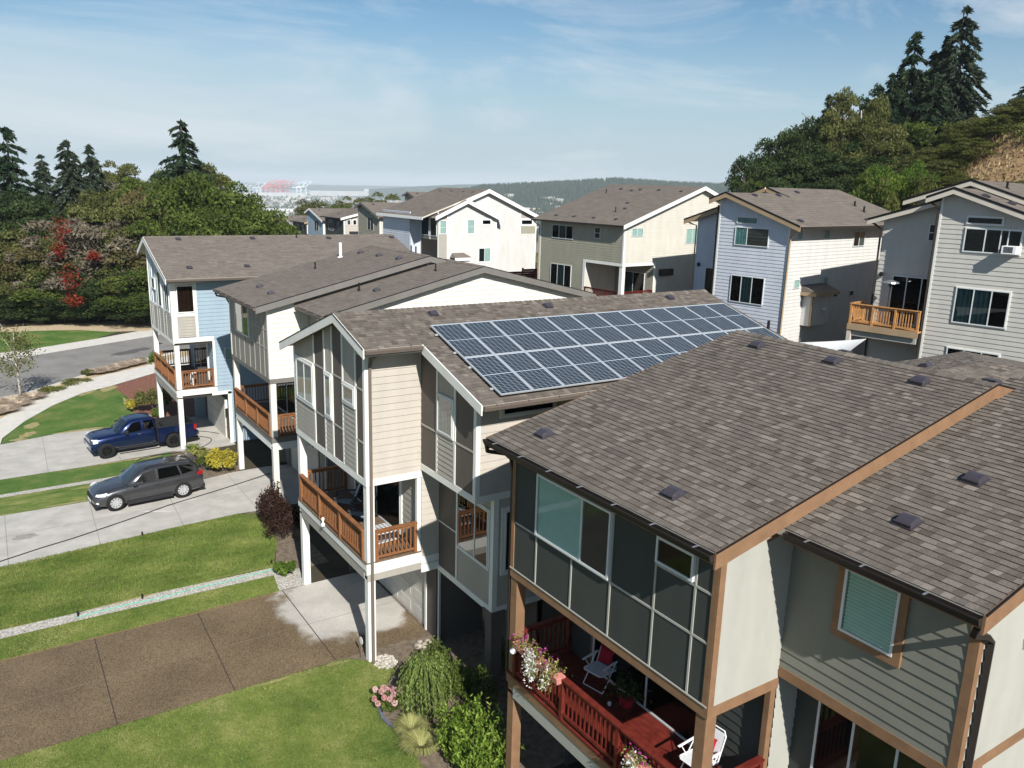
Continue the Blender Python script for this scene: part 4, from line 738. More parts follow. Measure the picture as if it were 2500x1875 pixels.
part(HO, 'meter_box', 'void', lambda mb: (Sd.box(mb, 4.3, 5.9, 6.85, 7.4, 0, .25),))
pl = [[(-.5, -.4, zo(-.5)), (9, -.4, zo(9)), (9, 10.95, zo(9)), (-.5, 10.95, zo(-.5))], [(9, -.4, 14.2), (18.5, -.4, 14.2-so*9.5), (18.5, 10.95, 14.2-so*9.5), (9, 10.95, 14.2)]]
r = roofpolys(HO, pl, seed=60); fboard(r, 'trim', (-.54, -.4, zo(-.5)+.02), (9, -.4, 14.22), (0, -1, 0), .32); fboard(r, 'trim', (9, -.4, 14.22), (18.5, -.4, 14.22-so*9.5), (0, -1, 0), .32); fboard(r, 'darkgutter', (-.54, -.4, zo(-.5)), (-.54, 10.95, zo(-.5)), (-1, 0, 0), .12, .1)
for vx, vy in ((.6, 1.6), (.6, 4.2), (.6, 6.6), (.6, 8.9), (7.6, 1.0), (7.7, 3.6), (7.7, 5.8), (7.7, 8.2), (3.0, 3.0), (4.3, 4.0), (7.4, 6.6)): roof_vent(r, vx, vy, zo(vx), so, 'x', 1.0)
pipe(r, 2.2, 3.3, zo(2.2), .45); pipe(r, 6.6, 9.0, zo(6.6), .4)
downspout(HO, [(-.5, 10.8, 10.9), (-.3, 10.5, 10.6), (-.06, 10.4, 10.4), (-.06, 10.4, 2)], 'tanfascia')
# blue-grey house
HG = rot_root('house', 28.77, 9.27, 0, 8, label='pale blue-grey house with tan gable boards and a sunlit white side', cat='house', group='houses across the back lane')
sg = .344; zg = lambda y: 13.82-sg*(4.04-y)
tg = lambda x, y: (zg(y) if y < 4.04 else 13.82-.36*(y-4.04))-.17
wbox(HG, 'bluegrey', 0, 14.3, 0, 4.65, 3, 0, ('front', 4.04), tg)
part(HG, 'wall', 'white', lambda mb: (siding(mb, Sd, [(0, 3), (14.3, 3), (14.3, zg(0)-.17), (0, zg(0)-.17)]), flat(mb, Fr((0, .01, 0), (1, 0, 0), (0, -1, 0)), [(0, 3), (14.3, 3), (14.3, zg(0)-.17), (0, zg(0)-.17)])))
wbox(HG, 'bluegrey', 1.0, 14, 4.65, 6.84, 3, 0, ('front',), lambda x, y: 12.95-.345*(y-5.2)-.17)
wbox(HG, 'bluegrey', 5.5, 14, 4.0, 7.2, 11, 0, ('front', 5.1), lambda x, y: (zg(y) if y < 5.1 else 14.18-.36*(y-5.1))-.15)
pl = [[(-.4, -.78, zg(-.78)), (5.4, -.78, zg(-.78)), (5.4, 4.04, 13.82), (-.4, 4.04, 13.82)], [(5.4, -.78, zg(-.78)), (14.4, -.78, zg(-.78)), (14.4, 5.1, zg(5.1)), (5.4, 5.1, zg(5.1))],
      [(-.4, 4.04, 13.82), (5.4, 4.04, 13.82), (5.4, 5.15, 13.42), (-.4, 5.15, 13.42)], [(5.2, 5.1, zg(5.1)), (14.4, 5.1, zg(5.1)), (14.4, 8, zg(5.1)-1.04), (5.2, 8, zg(5.1)-1.04)], [(.6, 4.66, 13.13), (5.4, 4.66, 13.13), (5.4, 7.6, 12.12), (.6, 7.6, 12.12)]]
r = roofpolys(HG, pl, seed=70)
for a, b in (((-.4, -.8, zg(-.8)+.02), (-.4, 4.04, 13.84)), ((-.4, 4.04, 13.84), (-.4, 5.15, 13.44)), ((.6, 4.66, 13.15), (.6, 7.6, 12.14)), ((5.2, 5.1, zg(5.1)+.02), (5.2, 8, zg(5.1)-1.02)), ((5.36, 3.4, zg(3.4)+.02), (5.36, 5.1, zg(5.1)+.02))):
    fboard(r, 'tanfascia', a, b, (-1, 0, 0), .3); a2, b2 = Vector(a)+Vector((-.04, 0, .03)), Vector(b)+Vector((-.04, 0, .03)); fboard(r, 'black', a2, b2, (-1, 0, 0), .09, .015)
fboard(r, 'darkgutter', (-.4, -.8, zg(-.8)), (14.4, -.8, zg(-.8)), (0, -1, 0), .12, .1)
window(HG, F, 1.25, 3.45, 10.9, 11.93, (.64,), ('blinddark', 'curtain'), GLASS); window(HG, F, 2.05, 3.4, 12.12, 12.5, (), ('curtain',), GLASS); window(HG, F, 1.25, 3.45, 7.65, 9.2, (.36, .68), ('dark', 'curtain', 'dark'), GLASSD)
window(HG, Sd, .6, 1.25, 11.4, 11.9, (), ('sheer',), GLASS); window(HG, Sd, 3.5, 4.2, 11.4, 11.9, (), ('sheer',), GLASS); window(HG, Sd, 7.1, 8.5, 10.85, 11.8, (.5,), ('dark', 'sheer'), GLASSD)
window(HG, Sd, .84, 1.45, 8.7, 9.2, (), ('sheer',), GLASS); window(HG, Sd, 4.0, 4.6, 8.7, 9.2, (), ('sheer',), GLASS); window(HG, Sd, 5.4, 5.95, 7.9, 8.25, (), ('dark',), GLASSD); window(HG, Sd, 7.4, 7.95, 7.85, 8.2, (), ('dark',), GLASSD)
o = window(HG, Fr((1, 0, 0), (0, 1, 0), (-1, 0, 0)), 4.8, 6.0, 7.0, 9.35, (), ('dark',), GLASSR); o.name = 'glass_door'
part(HG, 'wall_lamp', 'black', lambda mb: mb.lathe([(.05, 0), (.09, .02), (.09, .2), (.04, .24)], (.9, 6.5, 9.35), 8))
bw = part(HG, 'bay_window', 'white', lambda mb: (mb.box(2.0, 4.1, -.62, 0, 6.55, 8.45),))
part(bw, 'bay_corner', 'tanfascia', lambda mb: mb.box(1.97, 2.1, -.65, -.55, 6.55, 8.4))
part(bw, 'bay_roof', SHING_FAR, lambda mb: mb.prism([(1.75, -.95, 8.4), (4.35, -.95, 8.4), (4.35, 0, 8.4), (1.75, 0, 8.4)], [(1.75, -.95, 8.48), (4.35, -.95, 8.48), (4.35, 0, 8.85), (1.75, 0, 8.85)]), tone=True)
part(bw, 'bay_fascia', 'tanfascia', lambda mb: (mb.box(1.72, 4.38, -.99, -.95, 8.28, 8.47),)); part(bw, 'bay_fascia', 'tanfascia', lambda mb: (mb.box(1.71, 1.75, -.95, 0, 8.28, 8.47),))
part(HG, 'wall_vent', 'white_m', lambda mb: mb.lathe([(.02, 0), (.14, .03), (.14, .1), (.05, .14)], (3.2, -.75, 7.4), 10))
downspout(HG, [(-.3, -.8, 12.05), (-.2, -.5, 11.9), (-.07, -.08, 11.6), (-.07, -.06, 4)], 'tanfascia'); downspout(HG, [(.65, 7.5, 12.05), (.8, 7.2, 11.9), (.94, 6.9, 11.8), (.94, 6.88, 5)], 'tanfascia')
downspout(HG, [(-.05, 4.72, 13.1), (-.05, 4.72, 5)], 'black')
part(HG, 'corner_board', 'trim', lambda mb: (F.box(mb, 4.55, 4.65, 3, tg(0, 4.6), 0, .04), F.box(mb, 0, .08, 3, tg(0, 0), 0, .03)))
for vx, vy in ((.7, -.1), (8.4, -.1), (1.8, 3.6), (4.5, 3.7), (7.6, 4.3)): roof_vent(r, vx, vy, zg(vy), sg, 'y', 1.1)
pipe(r, 10.5, 1.2, zg(1.2), .35, .06); pipe(r, 11.2, 2.2, zg(2.2), .3, .06)
# grey house at the right edge
HR = rot_root('house', 25.81, -.59, 0, 11, label='grey house at the right edge with cedar deck and an air conditioner window', cat='house', group='houses across the back lane')
sr2 = .337; zr2 = lambda y: 14.28-sr2*abs(y+.55) if y < -.55 else 14.28-.385*(y+.55)
tr = lambda x, y: zr2(y)-.17
wbox(HR, 'grey', 0, 13, -6.6, 0, 3, 0, ('front', -.55, 'side'), tr)
wbox(HR, 'grey', 1.0, 13, 0, 2.67, 3, 0, ('front',), lambda x, y: 13.86-.32*y-.17)
wbox(HR, 'grey', 3.0, 12, -5.4, 2.0, 12, 0, ('front', -.3), lambda x, y: 14.66-.34*abs(y+.3)-.16)
q = lambda x0, x1, ya, za, yb, zb: [(x0, ya, za), (x1, ya, za), (x1, yb, zb), (x0, yb, zb)]
pl = [q(-.4, 13.4, -7, zr2(-7), -.55, 14.28), q(-.4, 3, -.55, 14.28, .5, 13.876), q(.6, 13.4, .2, 13.8, 3.25, 12.83), q(2.3, 12.5, -5.8, 14.66-.34*5.5, -.3, 14.66), q(2.3, 12.5, -.3, 14.66, 2.45, 14.66-.34*2.75)]
r = roofpolys(HR, pl, seed=80)
for a, b in (((-.4, -7, zr2(-7)+.02), (-.4, -.55, 14.3)), ((-.4, -.55, 14.3), (-.4, .5, 13.896)), ((.6, .2, 13.82), (.6, 3.25, 12.85)), ((2.3, -5.8, 14.68-.34*5.5), (2.3, -.3, 14.68)), ((2.3, -.3, 14.68), (2.3, 2.45, 14.68-.34*2.75))):
    fboard(r, 'soffit', a, b, (-1, 0, 0), .26); a2, b2 = Vector(a)+Vector((-.04, 0, .03)), Vector(b)+Vector((-.04, 0, .03)); fboard(r, 'black', a2, b2, (-1, 0, 0), .1, .015)
window(HR, F, -2.45, -1.1, 12.86, 13.16, (), ('dark',), GLASSD, trim='trim', tw=.03)
window(HR, F, -3.22, -1.1, 11.72, 12.7, (.23, .36, .63), ('blinddark', 'dark', 'dark', 'blinddark'), GLASSD, trim='trim', tw=.03)
window(HR, F, -3.15, -1.1, 8.75, 10.25, (.33, .66), ('dark', 'curtain', 'curtain'), GLASSD, trim='trim', tw=.03); window(HR, F, -3.12, -1.09, 6.2, 7.68, (.33, .66), ('dark', 'dark', 'dark'), GLASSD, trim='trim', tw=.03)
FR1 = Fr((1, 0, 0), (0, 1, 0), (-1, 0, 0)); window(HR, FR1, .3, .68, 12.0, 12.75, ((.5,),), ('dark',), GLASSD)
o = window(HR, FR1, .1, 1.95, 8.25, 10.4, (.3, .65), ('dark', 'dark', 'dark'), GLASSD); o.name = 'sliding_door'
downspout(HR, [(.7, 3.2, 12.75), (.85, 2.9, 12.55), (.93, 2.74, 12.4), (.93, 2.72, 4)], 'darkgutter'); downspout(HR, [(-.3, .4, 13.7), (-.2, .15, 13.55), (-.06, .06, 13.4), (-.06, .06, 4)], 'darkgutter')
part(HR, 'corner_board', 'trim', lambda mb: (F.box(mb, -.09, 0, 3, tr(0, 0), 0, .035),))
dk = part(HR, 'deck', 'orangewood', lambda mb: [mb.box(-.5, 1.0, .02+i*.15, .16+i*.15, 8.12, 8.18) for i in range(21)])
part(dk, 'deck_fascia', 'tanfascia', lambda mb: (mb.box(-.54, -.5, 0, 3.12, 7.9, 8.18),)); part(dk, 'deck_fascia', 'tanfascia', lambda mb: (mb.box(-.5, 1, 3.12, 3.16, 7.9, 8.18),)); part(dk, 'deck_beam', 'sage', lambda mb: mb.box(-.4, -.3, .1, 2.95, 7.62, 7.9))
part(HR, 'post', 'soffit', lambda mb: mb.box(-.5, -.34, 2.94, 3.12, 3, 7.9))
railing(dk, (-.48, 3.08), (-.48, .02), 8.18, .92, 'orangewood', .12, 1.1); railing(dk, (-.45, 3.08), (1, 3.08), 8.18, .92, 'orangewood', .12, 1.4)
part(HR, 'wall_lamp', 'black', lambda mb: mb.lathe([(.04, 0), (.09, .02), (.09, .16), (.04, .2)], (.9, 2.45, 10.3), 8)); 
part(HR, 'wall', 'soffit', lambda mb: flat(mb, Fr((2.2, 0, 0), (0, 1, 0), (-1, 0, 0)), [(0, 3), (3, 3), (3, 8), (0, 8)]))
for vx, vy in ((.5, -1.5), (1.2, -2.3), (1.8, -3.0)): roof_vent(r, vx, vy, zr2(vy), sr2, 'y', 1.1)
pipe(r, 4.2, -1.2, 14.35, .3, .05)
A = empty('air_conditioner', (25.81, -.59, 0), math.radians(11), label='white air conditioner unit sticking out of the upper window of the grey house', cat='air conditioner')
part(A, 'casing', 'white_m', lambda mb: mb.box(-.52, .02, -3.2, -2.66, 11.76, 12.08), bevel=.015); part(A, 'grille', 'screen', lambda mb: [mb.box(-.525, -.521, -3.08, -2.74, 11.82+i*.03, 11.84+i*.03) for i in range(8)])
A = empty('patio_heater', (25.81, -.59, 8.18), math.radians(11), label='dark tall patio heater standing on the cedar deck of the grey house', cat='patio heater')
part(A, 'stand', 'void', lambda mb: mb.lathe([(.22, 0), (.22, .06), (.03, .1), (.03, 1.75), (.09, 1.8), (.09, 1.95)], (.2, 1.7, 0), 10)); part(A, 'dish', 'metal', lambda mb: mb.lathe([(.36, 1.93), (.34, 1.97), (.1, 2.05)], (.2, 1.7, 0), 14))
_P = lambda nx, ny, w: CAM+(FW+RT*((nx-1250)/2004.75)-UP*((ny-937.5)/2004.75))*w
A = empty('shade_sail', (21.2, 1.2, 5.5), 0, label='white shade sail stretched over the yard beside the grey house deck', cat='shade sail')
mb = MB(); pA, pB, pC = _P(2116, 827, 32.5), _P(1950, 836, 31), _P(2040, 890, 27.5); n_ = 10
for i in range(n_):
    for j in range(n_-i):
        def sp_(i, j):
            a, b = i/n_, j/n_; c = 1-a-b; p = pA*a+pB*b+pC*c; cen = (pA+pB+pC)/3; k = .35*(a*b+b*c+a*c)*(1-6*a*b*c); p = p.lerp(cen, k*.9); p = p-Z3*.9*a*b*c*3; return tuple(p-Vector((21.2, 1.2, 5.5)))
        mb.poly([sp_(i, j), sp_(i+1, j), sp_(i, j+1)])
        if i+j < n_-1: mb.poly([sp_(i+1, j), sp_(i+1, j+1), sp_(i, j+1)])
mb.build('sail', mat('sail_cloth', (.62, .62, .6), .8, .04), A, smooth=True)
# white house
HW = rot_root('house', 31.98, 44.34, 0, 2, label='tall white gabled house seen from its sunlit side', cat='house', group='houses across the back lane')
tw1 = lambda x: (12.5-.43*(x+3.33) if x > -3.33 else 12.5-.45*(-3.33-x)); tw2 = lambda x: (13.44-.41*(x+.79) if x > -.79 else 13.44-.41*(-.79-x))
def plainwall(par, fr, pts, m, name='wall', e=None):
    mb = MB(); siding(mb, fr, pts, 0, e or .197) ; flat(mb, fr, pts, .1); return mb.build(name, P[m], par)
plainwall(HW, Sd, [(-5.2, -5), (0, -5), (0, tw1(0)-.16), (-3.33, 12.34), (-5.2, tw1(-5.2)-.16)], 'white'); plainwall(HW, Sd, [(-6.1, -5), (-5.2, -5), (-5.2, tw1(-5.2)-.16), (-6.1, tw1(-6.1)-.16)], 'lightpanel')
S2 = Fr((0, .5, 0), (1, 0, 0), (0, -1, 0)); plainwall(HW, S2, [(-6, -5), (4.9, -5), (4.9, tw2(4.9)-.16), (-.79, 13.28), (-6, tw2(-6)-.16)], 'white')
part(HW, 'facade_panel', 'olive', lambda mb: S2.box(mb, 3.08, 4.8, 9.46, 10.12, 0, .03)); part(HW, 'facade_panel', 'lightpanel', lambda mb: flat(mb, Fr((0, .47, 0), (1, 0, 0), (0, -1, 0)), [(3.08, 10.9), (4.8, 10.9), (4.8, tw2(4.8)-.2), (3.08, tw2(3.08)-.2)], .02))
window(HW, S2, 3.12, 4.4, 10.28, 10.72, (), ('dark',), GLASSD, trim='whitevinyl', tw=.1); window(HW, Sd, -3.17, -2.43, 9.54, 10.75, ((.48,),), ('sheer',), GLASS, trim='whitevinyl', tw=.09); window(HW, Sd, -1.59, -.66, 10.33, 10.75, (), ('dark',), GLASSD, trim='whitevinyl', tw=.09)
window(HW, Sd, -1.91, -.66, 6.99, 8.23, (.5,), ('dark', 'sheer'), GLASS, trim='whitevinyl', tw=.1); window(HW, Sd, -6.0, -5.35, 9.55, 10.7, ((.45,),), ('sheer',), GLASS, trim='whitevinyl', tw=.05)
part(HW, 'corner_board', 'whitevinyl', lambda mb: (Sd.box(mb, -5.26, -5.14, 2, tw1(-5.2)-.2, .02, .05), Sd.box(mb, -.12, 0, 2, tw1(0)-.2, 0, .05), S2.box(mb, 4.8, 4.9, 2, tw2(4.9)-.2, 0, .05), S2.box(mb, 3.0, 3.08, 9.4, tw2(3)-.2, 0, .05)))
FWh = Fr((-6.1, 0, 0), (0, 1, 0), (-1, 0, 0)); plainwall(HW, FWh, [(0, -5), (3.2, -5), (3.2, 11.4), (0, 11.3)], 'greypanel')
part(HW, 'facade_batten', 'trim', lambda mb: [FWh.box(mb, y, y+.12, 2, 11.4, 0, .05) for y in (0, 1.4, 3.05)]); window(HW, FWh, .25, 1.3, 9.3, 11.0, (), ('curtain',), GLASSD); window(HW, FWh, 1.6, 2.95, 9.3, 11.0, (), ('curtain',), GLASSD)
part(HW, 'railing', 'void', lambda mb: FWh.box(mb, .1, 3.0, 7.5, 9.0, .02, .06)); 
plainwall(HW, Fr((-7.2, 0, 0), (0, 1, 0), (-1, 0, 0)), [(3.2, -5), (8.5, -5), (8.5, 11.3), (3.2, 11.3)], 'bluegrey'); part(HW, 'wall', 'bluegrey', lambda mb: mb.box(-7.15, 5, 3.2, 8.5, 2, 11))
pl = [[(-6.6, -.4, tw1(-6.6)), (-3.33, -.4, 12.5), (-3.33, 2, 12.5), (-6.6, 2, tw1(-6.6))], [(-3.33, -.4, 12.5), (.5, -.4, tw1(.5)), (.5, .5, tw1(.5)), (-3.33, 2, 12.5)], [(-7.6, .1, tw2(-7.6)+.35), (-.79, .1, 13.44), (-.79, 9, 13.44), (-7.6, 9, tw2(-7.6)+.35)], [(-.79, .1, 13.44), (5.3, .1, tw2(5.3)), (5.3, 9, tw2(5.3)), (-.79, 9, 13.44)]]
r = roofpolys(HW, pl, seed=90)
for a, b in (((-6.64, -.4, tw1(-6.6)+.02), (-3.33, -.4, 12.52)), ((-3.33, -.4, 12.52), (.5, -.4, tw1(.5)+.02)), ((-4.5, .1, tw2(-4.5)+.1), (-.79, .1, 13.46)), ((-.79, .1, 13.46), (5.3, .1, tw2(5.3)+.02))): fboard(r, 'whitevinyl', a, b, (0, -1, 0), .34)
fboard(r, 'whitevinyl', (-7.62, .1, tw2(-7.6)+.33), (-7.62, 9, tw2(-7.6)+.33), (-1, 0, 0), .25)
for vx, vy in ((-1.6, 1.5), (-1.6, 3.2), (-1.6, 5.2), (-1.6, 7.4), (-2.6, 4)): roof_vent(r, vx, vy, tw2(vx), .41, 'x', 1.0)
part(HW, 'porch_roof', SHING_FAR, lambda mb: mb.prism([(-4.95, -1.0, 7.45), (-3.2, -1.0, 7.45), (-3.2, 0, 7.45), (-4.95, 0, 7.45)], [(-4.95, -1.0, 7.5), (-3.2, -1.0, 7.5), (-3.5, 0, 7.85), (-4.7, 0, 7.85)]), tone=True); part(HW, 'porch_fascia', 'whitevinyl', lambda mb: (mb.box(-5, -3.15, -1.04, -1, 7.25, 7.5),)); part(HW, 'porch_wall', 'white', lambda mb: mb.box(-4.8, -3.4, -.9, 0, 4, 7.3))
FN = empty('garden_fence', (33, 42.5, 0), 0, label='red-brown stepped board fence behind the white house', cat='fence')
for i, (xa, xb, zt_) in enumerate(((-1.2, .8, 6.25), (.8, 2.9, 6.45), (2.9, 5.0, 6.65))):
    part(FN, 'fence_panel', 'redwood', lambda mb: [mb.box(xa, xb, -.02, .02, 3+k*.2, 3.19+k*.2) for k in range(int((zt_-3)/.2))]); part(FN, 'fence_post', 'wood', lambda mb: mb.box(xb-.08, xb+.06, -.08, .08, 2.5, zt_+.25))
part(FN, 'fence_panel', 'redwood', lambda mb: [mb.box(5.0, 5.05, -k*.3-.29, -k*.3, 3, 7.1) for k in range(9)])
for h_, k_ in ((HO, .73), (HG, .91), (HW, .8), (FN, .8)):
    h_.location = CAM+(h_.location-CAM)*k_; h_.scale = (k_,)*3
# distant row houses
def far_house(x, y, deg, ze, typ, mf, ms, fas, label, wf=5.84, roof2=True, base=-6):
    H = rot_root('house', x, y, 0, deg, label=label, cat='house', group='distant houses further along the street')
    if typ == 'X':
        yr = 4.4; top = lambda xx, yy: ze+(.34*yy if yy < yr else .34*yr-.34*(yy-yr)); wbox(H, ms, 0, 13, 0, wf, base, 0, ('side',), lambda xx, yy: top(xx, yy)); wbox(H, mf, -.03, .5, 0, wf, base, 0, ('front', yr), top)
        f = lambda yy: top(0, yy)+.16; pl = [q(-.35, 13.4, -.45, f(-.45), yr, f(yr)), q(-.35, 13.4, yr, f(yr), wf+.4, f(wf+.4))]; r = roofpolys(H, pl, seed=int(y))
        fboard(r, fas, (-.35, -.45, f(-.45)+.02), (-.35, yr, f(yr)+.02), (-1, 0, 0), .3); fboard(r, fas, (-.35, yr, f(yr)+.02), (-.35, wf+.4, f(wf+.4)+.02), (-1, 0, 0), .3); fboard(r, 'darkgutter', (-.3, -.45, f(-.45)), (13, -.45, f(-.45)), (0, -1, 0), .12, .1)
        window(H, F, 1.5, 3.2, ze-1.7, ze-.1, (.5,), ('dark', 'curtain'), GLASSD); window(H, F, 2.2, 3.2, ze+.25, ze+.7, (), ('dark',), GLASSD); window(H, Sd, .6, 1.5, ze-.9, ze-.2, (), ('dark',), GLASSD)
        for vx in (1, 5, 9): roof_vent(r, vx, 3.6, f(3.6), .34, 'y')
    else:
        xr = 7.2; top = lambda xx, yy: ze+(.24*xx if xx < xr else .24*xr-.24*(xx-xr)); wbox(H, ms, 0, 14, 0, wf, base, 0, ('side', (xr,)), top); wbox(H, mf, -.03, .5, 0, wf, base, 0, ('front',), lambda xx, yy: ze)
        f = lambda xx: top(xx, 0)+.16; pl = [[(-.5, -.3, f(-.5)), (xr, -.3, f(xr)), (xr, wf+.4, f(xr)), (-.5, wf+.4, f(-.5))], [(xr, -.3, f(xr)), (14.5, -.3, f(14.5)), (14.5, wf+.4, f(14.5)), (xr, wf+.4, f(xr))]]; r = roofpolys(H, pl, seed=int(y))
        fboard(r, fas, (-.54, -.3, f(-.5)+.02), (xr, -.3, f(xr)+.02), (0, -1, 0), .3); fboard(r, 'darkgutter', (-.5, -.3, f(-.5)), (-.5, wf+.4, f(-.5)), (-1, 0, 0), .14, .1)
        window(H, F, 3.2, 4.6, ze-1.8, ze-.4, (.5,), ('dark', 'dark'), GLASSD); window(H, F, 1.3, 1.9, ze-1.4, ze-.5, (), ('dark',), GLASSD); window(H, Sd, .5, 1.0, ze-.85, ze-.2, (), ('sheer',), GLASSD, trim='trim', tw=.06); window(H, Sd, 1.35, 1.85, ze-.85, ze-.2, (), ('roller',), GLASSD, trim='trim', tw=.06)
        for vx in (1, 5): roof_vent(r, vx, 3.6, f(vx), .24, 'x')
    part(H, 'corner_board', 'trim', lambda mb: (Sd.box(mb, 0, .14, base, ze-.1, 0, .05), F.box(mb, wf-.12, wf, base, ze-.1, 0, .05)))
    return H
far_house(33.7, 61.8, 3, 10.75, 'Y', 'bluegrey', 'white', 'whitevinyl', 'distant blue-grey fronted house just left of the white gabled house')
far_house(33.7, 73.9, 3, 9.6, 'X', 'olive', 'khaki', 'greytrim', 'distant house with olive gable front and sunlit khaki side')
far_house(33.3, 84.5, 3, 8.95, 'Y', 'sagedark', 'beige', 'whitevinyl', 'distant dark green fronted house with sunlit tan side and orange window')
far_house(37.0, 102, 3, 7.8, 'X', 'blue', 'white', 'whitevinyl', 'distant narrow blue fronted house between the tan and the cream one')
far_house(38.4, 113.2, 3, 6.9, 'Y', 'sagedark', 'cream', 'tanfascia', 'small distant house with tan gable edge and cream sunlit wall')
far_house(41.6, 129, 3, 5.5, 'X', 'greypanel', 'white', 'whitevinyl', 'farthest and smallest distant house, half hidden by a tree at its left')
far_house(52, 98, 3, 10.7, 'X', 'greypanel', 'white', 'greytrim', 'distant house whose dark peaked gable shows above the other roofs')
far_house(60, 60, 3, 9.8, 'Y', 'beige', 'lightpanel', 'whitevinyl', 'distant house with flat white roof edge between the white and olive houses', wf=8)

# ------------------------------------------------------------------ solar panels
M_CELL = mat('solar_cell', (.004, .010, .020), .3, .15, 1.5, spec=.15, coat=0); M_BACK = mat('panel_back_sheet', (.36, .42, .48), .4, .03); M_FRAME = mat('aluminium_frame', (.48, .50, .52), .35, .03, metal=.3)
ths = math.atan(.302); PW, PL = .988, 1.985
mb = MB()
for a, b, c, d in ((0, PW-.008, 0, .028), (0, PW-.008, PL-.038, PL-.01), (0, .028, .028, PL-.038), (PW-.036, PW-.008, .028, PL-.038)): mb.box(a, b, c, d, -.035, .004)
fmesh = mb.build('panel_frame', M_FRAME)
mb = MB(); mb.box(.028, PW-.036, .028, PL-.038, -.02, -.004, 0)
cw, chh = (PW-.064-.03)/6, (PL-.066-.074)/24
for i in range(6):
    for j in range(24):
        x = .043+i*cw; y = .04+j*chh+(.034 if j >= 12 else 0); mb.poly([(x+.006, y+.0055, -.002), (x+cw-.006, y+.0055, -.002), (x+cw-.006, y+chh-.0055, -.002), (x+.006, y+chh-.0055, -.002)], 1)
cmesh = mb.build('cell_sheet', [M_BACK, M_CELL])
ordn = ['street-end', 'second', 'third', 'fourth', 'fifth', 'sixth', 'seventh', 'eighth', 'ninth', 'tenth', 'eleventh', 'far-end']
for r_ in range(2):
    for k in range(12):
        yt = -3.70+(1-r_)*1.903; zt_ = zB(yt)+.14
        p = empty('solar_panel', (2.03+k*PW, yt, zt_), 0, label='%s solar panel from the street in the %s row on the beige house roof' % (ordn[k], 'upper' if r_ == 0 else 'lower'), cat='solar panel', group='solar panels on the beige house roof'); p.rotation_euler = (ths, 0, 0)
        for msh in (fmesh, cmesh):
            if r_ == 0 and k == 0: o = msh
            else: o = msh.copy(); COL.objects.link(o)
            o.parent = p
for k, yy in enumerate((-.35, -1.4, -2.2, -3.3)):
    part(HB, 'mounting_rail', M_FRAME, lambda mb: mb.box(1.95, 13.95, yy-.02, yy+.02, zB(yy)+.05, zB(yy)+.1))

# ------------------------------------------------------------------ foliage
def cards(pts, size, rs=None, elong=1.0, dirs=None, tone=None, flat_=0):
    R = rs or rng; n = len(pts); pts = np.asarray(pts, float)
    a = R.normal(size=(n, 3)) if dirs is None else np.asarray(dirs)+R.normal(size=(n, 3))*.35
    a /= np.linalg.norm(a, axis=1)[:, None]; b = R.normal(size=(n, 3)); b[:, 2] *= (1-flat_); b -= a*(a*b).sum(1)[:, None]; b /= np.linalg.norm(b, axis=1)[:, None]+1e-9
    s = np.broadcast_to(np.asarray(size), (n,))[:, None]*R.uniform(.65, 1.35, (n, 1)); A = a*s*elong; B = b*s
    v = np.stack([pts-A, pts+B*.5-A*.1, pts+A, pts-B*.5-A*.1], 1).reshape(-1, 3)
    t = R.uniform(0, 1, n) if tone is None else np.clip(tone+R.normal(0, .13, n), 0, 1)
    return v, t
def cardmesh(name, v, t, m, parent=None, **k):
    n = len(v)//4; me = bpy.data.meshes.new(name); me.vertices.add(len(v)); me.vertices.foreach_set('co', v.astype(np.float32).ravel())
    me.loops.add(4*n); me.loops.foreach_set('vertex_index', np.arange(4*n, dtype=np.int32)); me.polygons.add(n)
    me.polygons.foreach_set('loop_start', np.arange(0, 4*n, 4, dtype=np.int32)); 
    try: me.polygons.foreach_set('loop_total', np.full(n, 4, dtype=np.int32))
    except Exception: pass
    at = me.attributes.new('tone', 'FLOAT', 'FACE'); at.data.foreach_set('value', t.astype(np.float32)); me.materials.append(m); me.update(calc_edges=True)
    o = bpy.data.objects.new(name, me); COL.objects.link(o)
    if parent: o.parent = parent
    return tag(o, **k)
def leafmat(name, a, b, c, tr=.3): return tonemat(name, [(0, a), (.55, b), (1, c)], .65, .10, .15, 3, tr)
